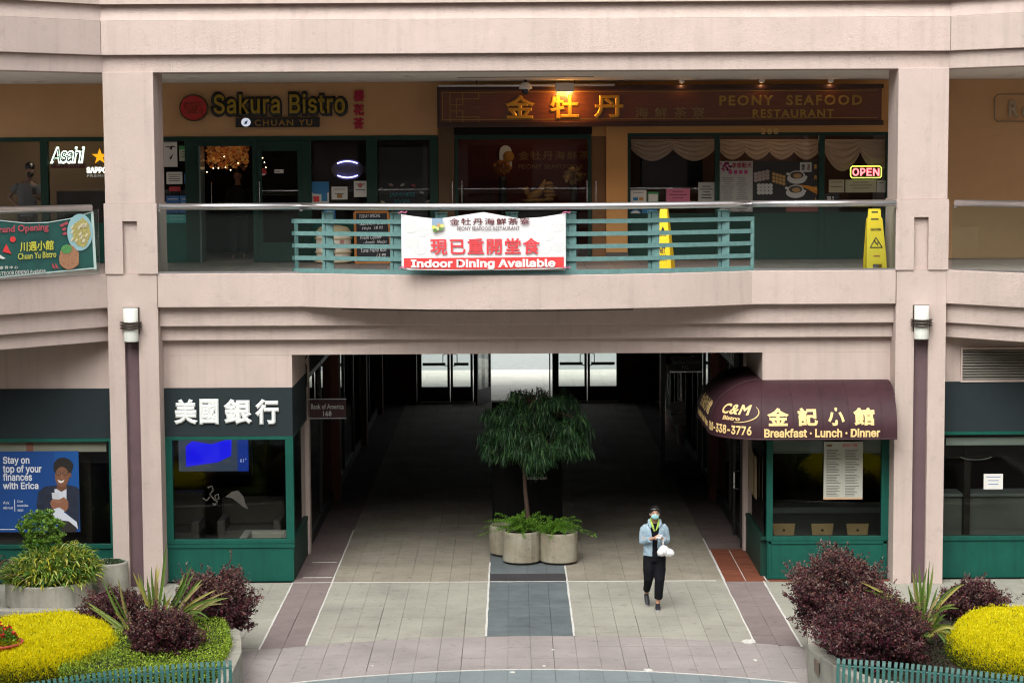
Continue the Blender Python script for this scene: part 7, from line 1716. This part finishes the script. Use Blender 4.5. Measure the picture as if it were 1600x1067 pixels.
# ---- man behind the wing window, hand on hip
mY = 38.9; m0 = P(40, 300, mY); mx, mz = P(42, 300, mY).x, ZFL
Mn = thing('person', (mx, mY, ZFL), 'man in grey T-shirt and black mask, hand on hip, looking at phone behind glass', 'person')
def U(x, y, z): return (mx + x, mY + y, mz + z)
b = MB(); b.tube([U(0, 0, .88), U(0, 0, 1.05), U(.01, 0, 1.3), U(.02, 0, 1.45), U(.03, 0, 1.52)], [(.16, .11), (.15, .10), (.17, .11), (.17, .10), (.07, .06)], 16); b.tube([U(.03, 0, 1.50), U(.055, -.03, 1.58)], [.06, .055], 12)
rm = Matrix.Rotation(rad(20), 3, 'X'); b.blob(U(.075, -.045, 1.69), (.080, .10, .12), 18, 12, rm); b.tube([U(.10, -.13, 1.70), U(.11, -.155, 1.67)], [.01, .016], 8)
b.tube([U(-.17, 0, 1.42), U(-.34, .02, 1.20), U(-.12, -.10, 1.0)], [.05, .042, .028], 12); hand(b, U(-.13, -.09, 1.01), (1, -.1, -.1), (-.1, -1, .3), 1.1, 1, .5)
b.tube([U(.20, 0, 1.42), U(.25, 0, 1.15), U(.23, -.20, 1.22)], [.05, .042, .028], 12); hand(b, U(.23, -.19, 1.215), (-.1, -.8, .35), (.9, 0, .3), 1.1, 1, .9)
b.blob(U(-.012, -.03, 1.68), (.012, .02, .032), 8, 6)
for s in (-1, 1): b.tube([U(s * .09, 0, .92), U(s * .1, 0, .5), U(s * .1, 0, .08)], [.09, .055, .04], 12); b.tube([U(s * .1, .04, .04), U(s * .11, -.14, .03)], [.04, .03], 10)
remesh('body', b, SKIN2, Mn, .010, 3)
h = MB(); h.blob(U(.072, -.03, 1.765), (.096, .118, .098), 18, 10, rm); h.blob(U(.085, -.09, 1.775), (.075, .06, .045), 14, 8, rm); h.blob(U(.065, .045, 1.70), (.08, .06, .09), 12, 8); remesh('hair', h, HAIR, Mn, .010, 2)
k_ = MB(); k_.blob(U(.095, -.095, 1.635), (.070, .065, .060), 16, 10); k_.build('face_mask', BLACK, Mn, smooth=True)
for s in (-1, 1): MB().blob(U(.09 + s * .028, -.137, 1.712), (.014, .006, .006), 8, 6).build('eye', HAIR, Mn)
ts = MB(); ts.tube([U(0, 0, .84), U(0, 0, 1.0), U(.005, 0, 1.15), U(.01, 0, 1.3), U(.02, 0, 1.43), U(.03, 0, 1.50)], [(.185, .13), (.178, .125), (.18, .125), (.195, .13), (.19, .11), (.085, .075)], 20)
ts.tube([U(-.15, 0, 1.43), U(-.26, .01, 1.30)], [.075, .078], 14); ts.tube([U(.19, 0, 1.43), U(.255, 0, 1.26)], [.072, .075], 14)
remesh('grey_shirt', ts, mat('grey_cloth', (.185, .20, .22), .85), Mn, .011, 3, disp=.015, dscale=.09)
lpx('chest_print', 'ATHLETICS', mat('faded_print', (.12, .08, .08), .8), Mn, 35, 282, 58, 287, mY - .145, bold=.01, d=.002)
tz = MB(); tz.tube([U(0, 0, .98), U(0, 0, .82)], [(.165, .12), (.175, .125)], 16)
for s in (-1, 1): tz.tube([U(s * .09, 0, .88), U(s * .1, 0, .5), U(s * .1, 0, .1)], [.105, .08, .065], 14)
remesh('jeans', tz, mat('dark_jeans', (.02, .025, .04), .8), Mn, .012, 3)
pb = thing('phone', U(.22, -.33, 1.32), 'black phone in the hand of the masked man behind glass', 'phone'); bx('case', BLACK, pb, mx + .17, mx + .25, mY - .32, mY - .31, mz + 1.26, mz + 1.38)

# ---- dim figure inside the Sakura doorway
dY = 39.6; dx0 = P(372, 300, dY).x
Dn = thing('person', (dx0, dY, ZFL), 'dim figure in black clothes standing in the open Sakura doorway', 'person')
def Q(x, y, z): return (dx0 + x, dY + y, ZFL + z)
b = MB(); b.tube([Q(0, 0, .88), Q(0, 0, 1.25), Q(0, 0, 1.40)], [(.15, .10), (.17, .10), (.07, .06)], 14); b.tube([Q(0, 0, 1.38), Q(0, -.02, 1.5)], [.055, .05], 10); b.blob(Q(0, -.03, 1.58), (.075, .095, .11), 16, 10)
b.tube([Q(0, -.12, 1.585), Q(0, -.145, 1.56)], [.01, .015], 8)
for s in (-1, 1):
    b.tube([Q(s * .18, 0, 1.33), Q(s * .23, .02, 1.08), Q(s * .16, -.14, 1.0)], [.045, .038, .026], 10); hand(b, Q(s * .16, -.14, 1.0), (-s * .5, -.7, .1), (0, -.3, 1), 1, -s, .7)
    b.tube([Q(s * .09, 0, .9), Q(s * .1, 0, .48), Q(s * .1, 0, .07)], [.085, .05, .036], 10); b.tube([Q(s * .1, .04, .04), Q(s * .11, -.14, .03)], [.04, .03], 8); b.blob(Q(s * .075, -.02, 1.57), (.01, .018, .028), 8, 6)
remesh('body', b, SKIN2, Dn, .011, 3)
c_ = MB(); c_.tube([Q(0, 0, .80), Q(0, 0, 1.0), Q(0, 0, 1.25), Q(0, 0, 1.40)], [(.18, .125), (.17, .12), (.19, .12), (.08, .07)], 16)
for s in (-1, 1): c_.tube([Q(s * .16, 0, 1.34), Q(s * .235, .02, 1.08), Q(s * .18, -.10, 1.01)], [.06, .052, .045], 12); c_.tube([Q(s * .09, 0, .88), Q(s * .1, 0, .48), Q(s * .1, 0, .09)], [.10, .075, .06], 12)
remesh('black_clothes', c_, mat('black_apron_cloth', (.010, .010, .012), .85), Dn, .012, 3, disp=.012)
h = MB(); h.blob(Q(0, -.01, 1.64), (.085, .105, .085), 14, 10); remesh('hair', h, HAIR, Dn, .011, 2)
for s in (-1, 1): MB().blob(Q(s * .027, -.12, 1.59), (.012, .005, .005), 8, 6).build('eye', HAIR, Dn)

# ============================================================ the rest of the courtyard, behind and beside the viewer
near_b = thing('courtyard_building', (0, -2, 0), 'pink stucco building closing the courtyard on the near side, stepped bands and balconies', 'building')
bx('main_wall', STUCCO, near_b, -20, 20, -4, -1.2, 0, 19)
for z in (3.9, 7.9, 11.9, 15.9):
    bx('band', STUCCO_S, near_b, -20, 20, -1.19, -.7, z - .5, z + .45)
for k in range(9): bx('window', DMETAL, near_b, -18 + 4.1 * k, -15.6 + 4.1 * k, -1.195, -1.15, 5.0, 7.2)
for sx_, nm in ((-1, 'left'), (1, 'right')):
    sb = thing('courtyard_wing', (sx_ * 16, 14, 0), 'pink stucco wing along the %s side of the courtyard' % nm, 'building', 'courtyard side wings')
    bx('main_wall', STUCCO, sb, sx_ * 14, sx_ * 17, -1, 29, 0, 14)
    for z in (3.9, 7.9): bx('band', STUCCO_S, sb, sx_ * 13.5, sx_ * 13.99, -.6, 28.9, z - .5, z + .45)

for o in bpy.data.objects:
    if '_o' in o: del o['_o']
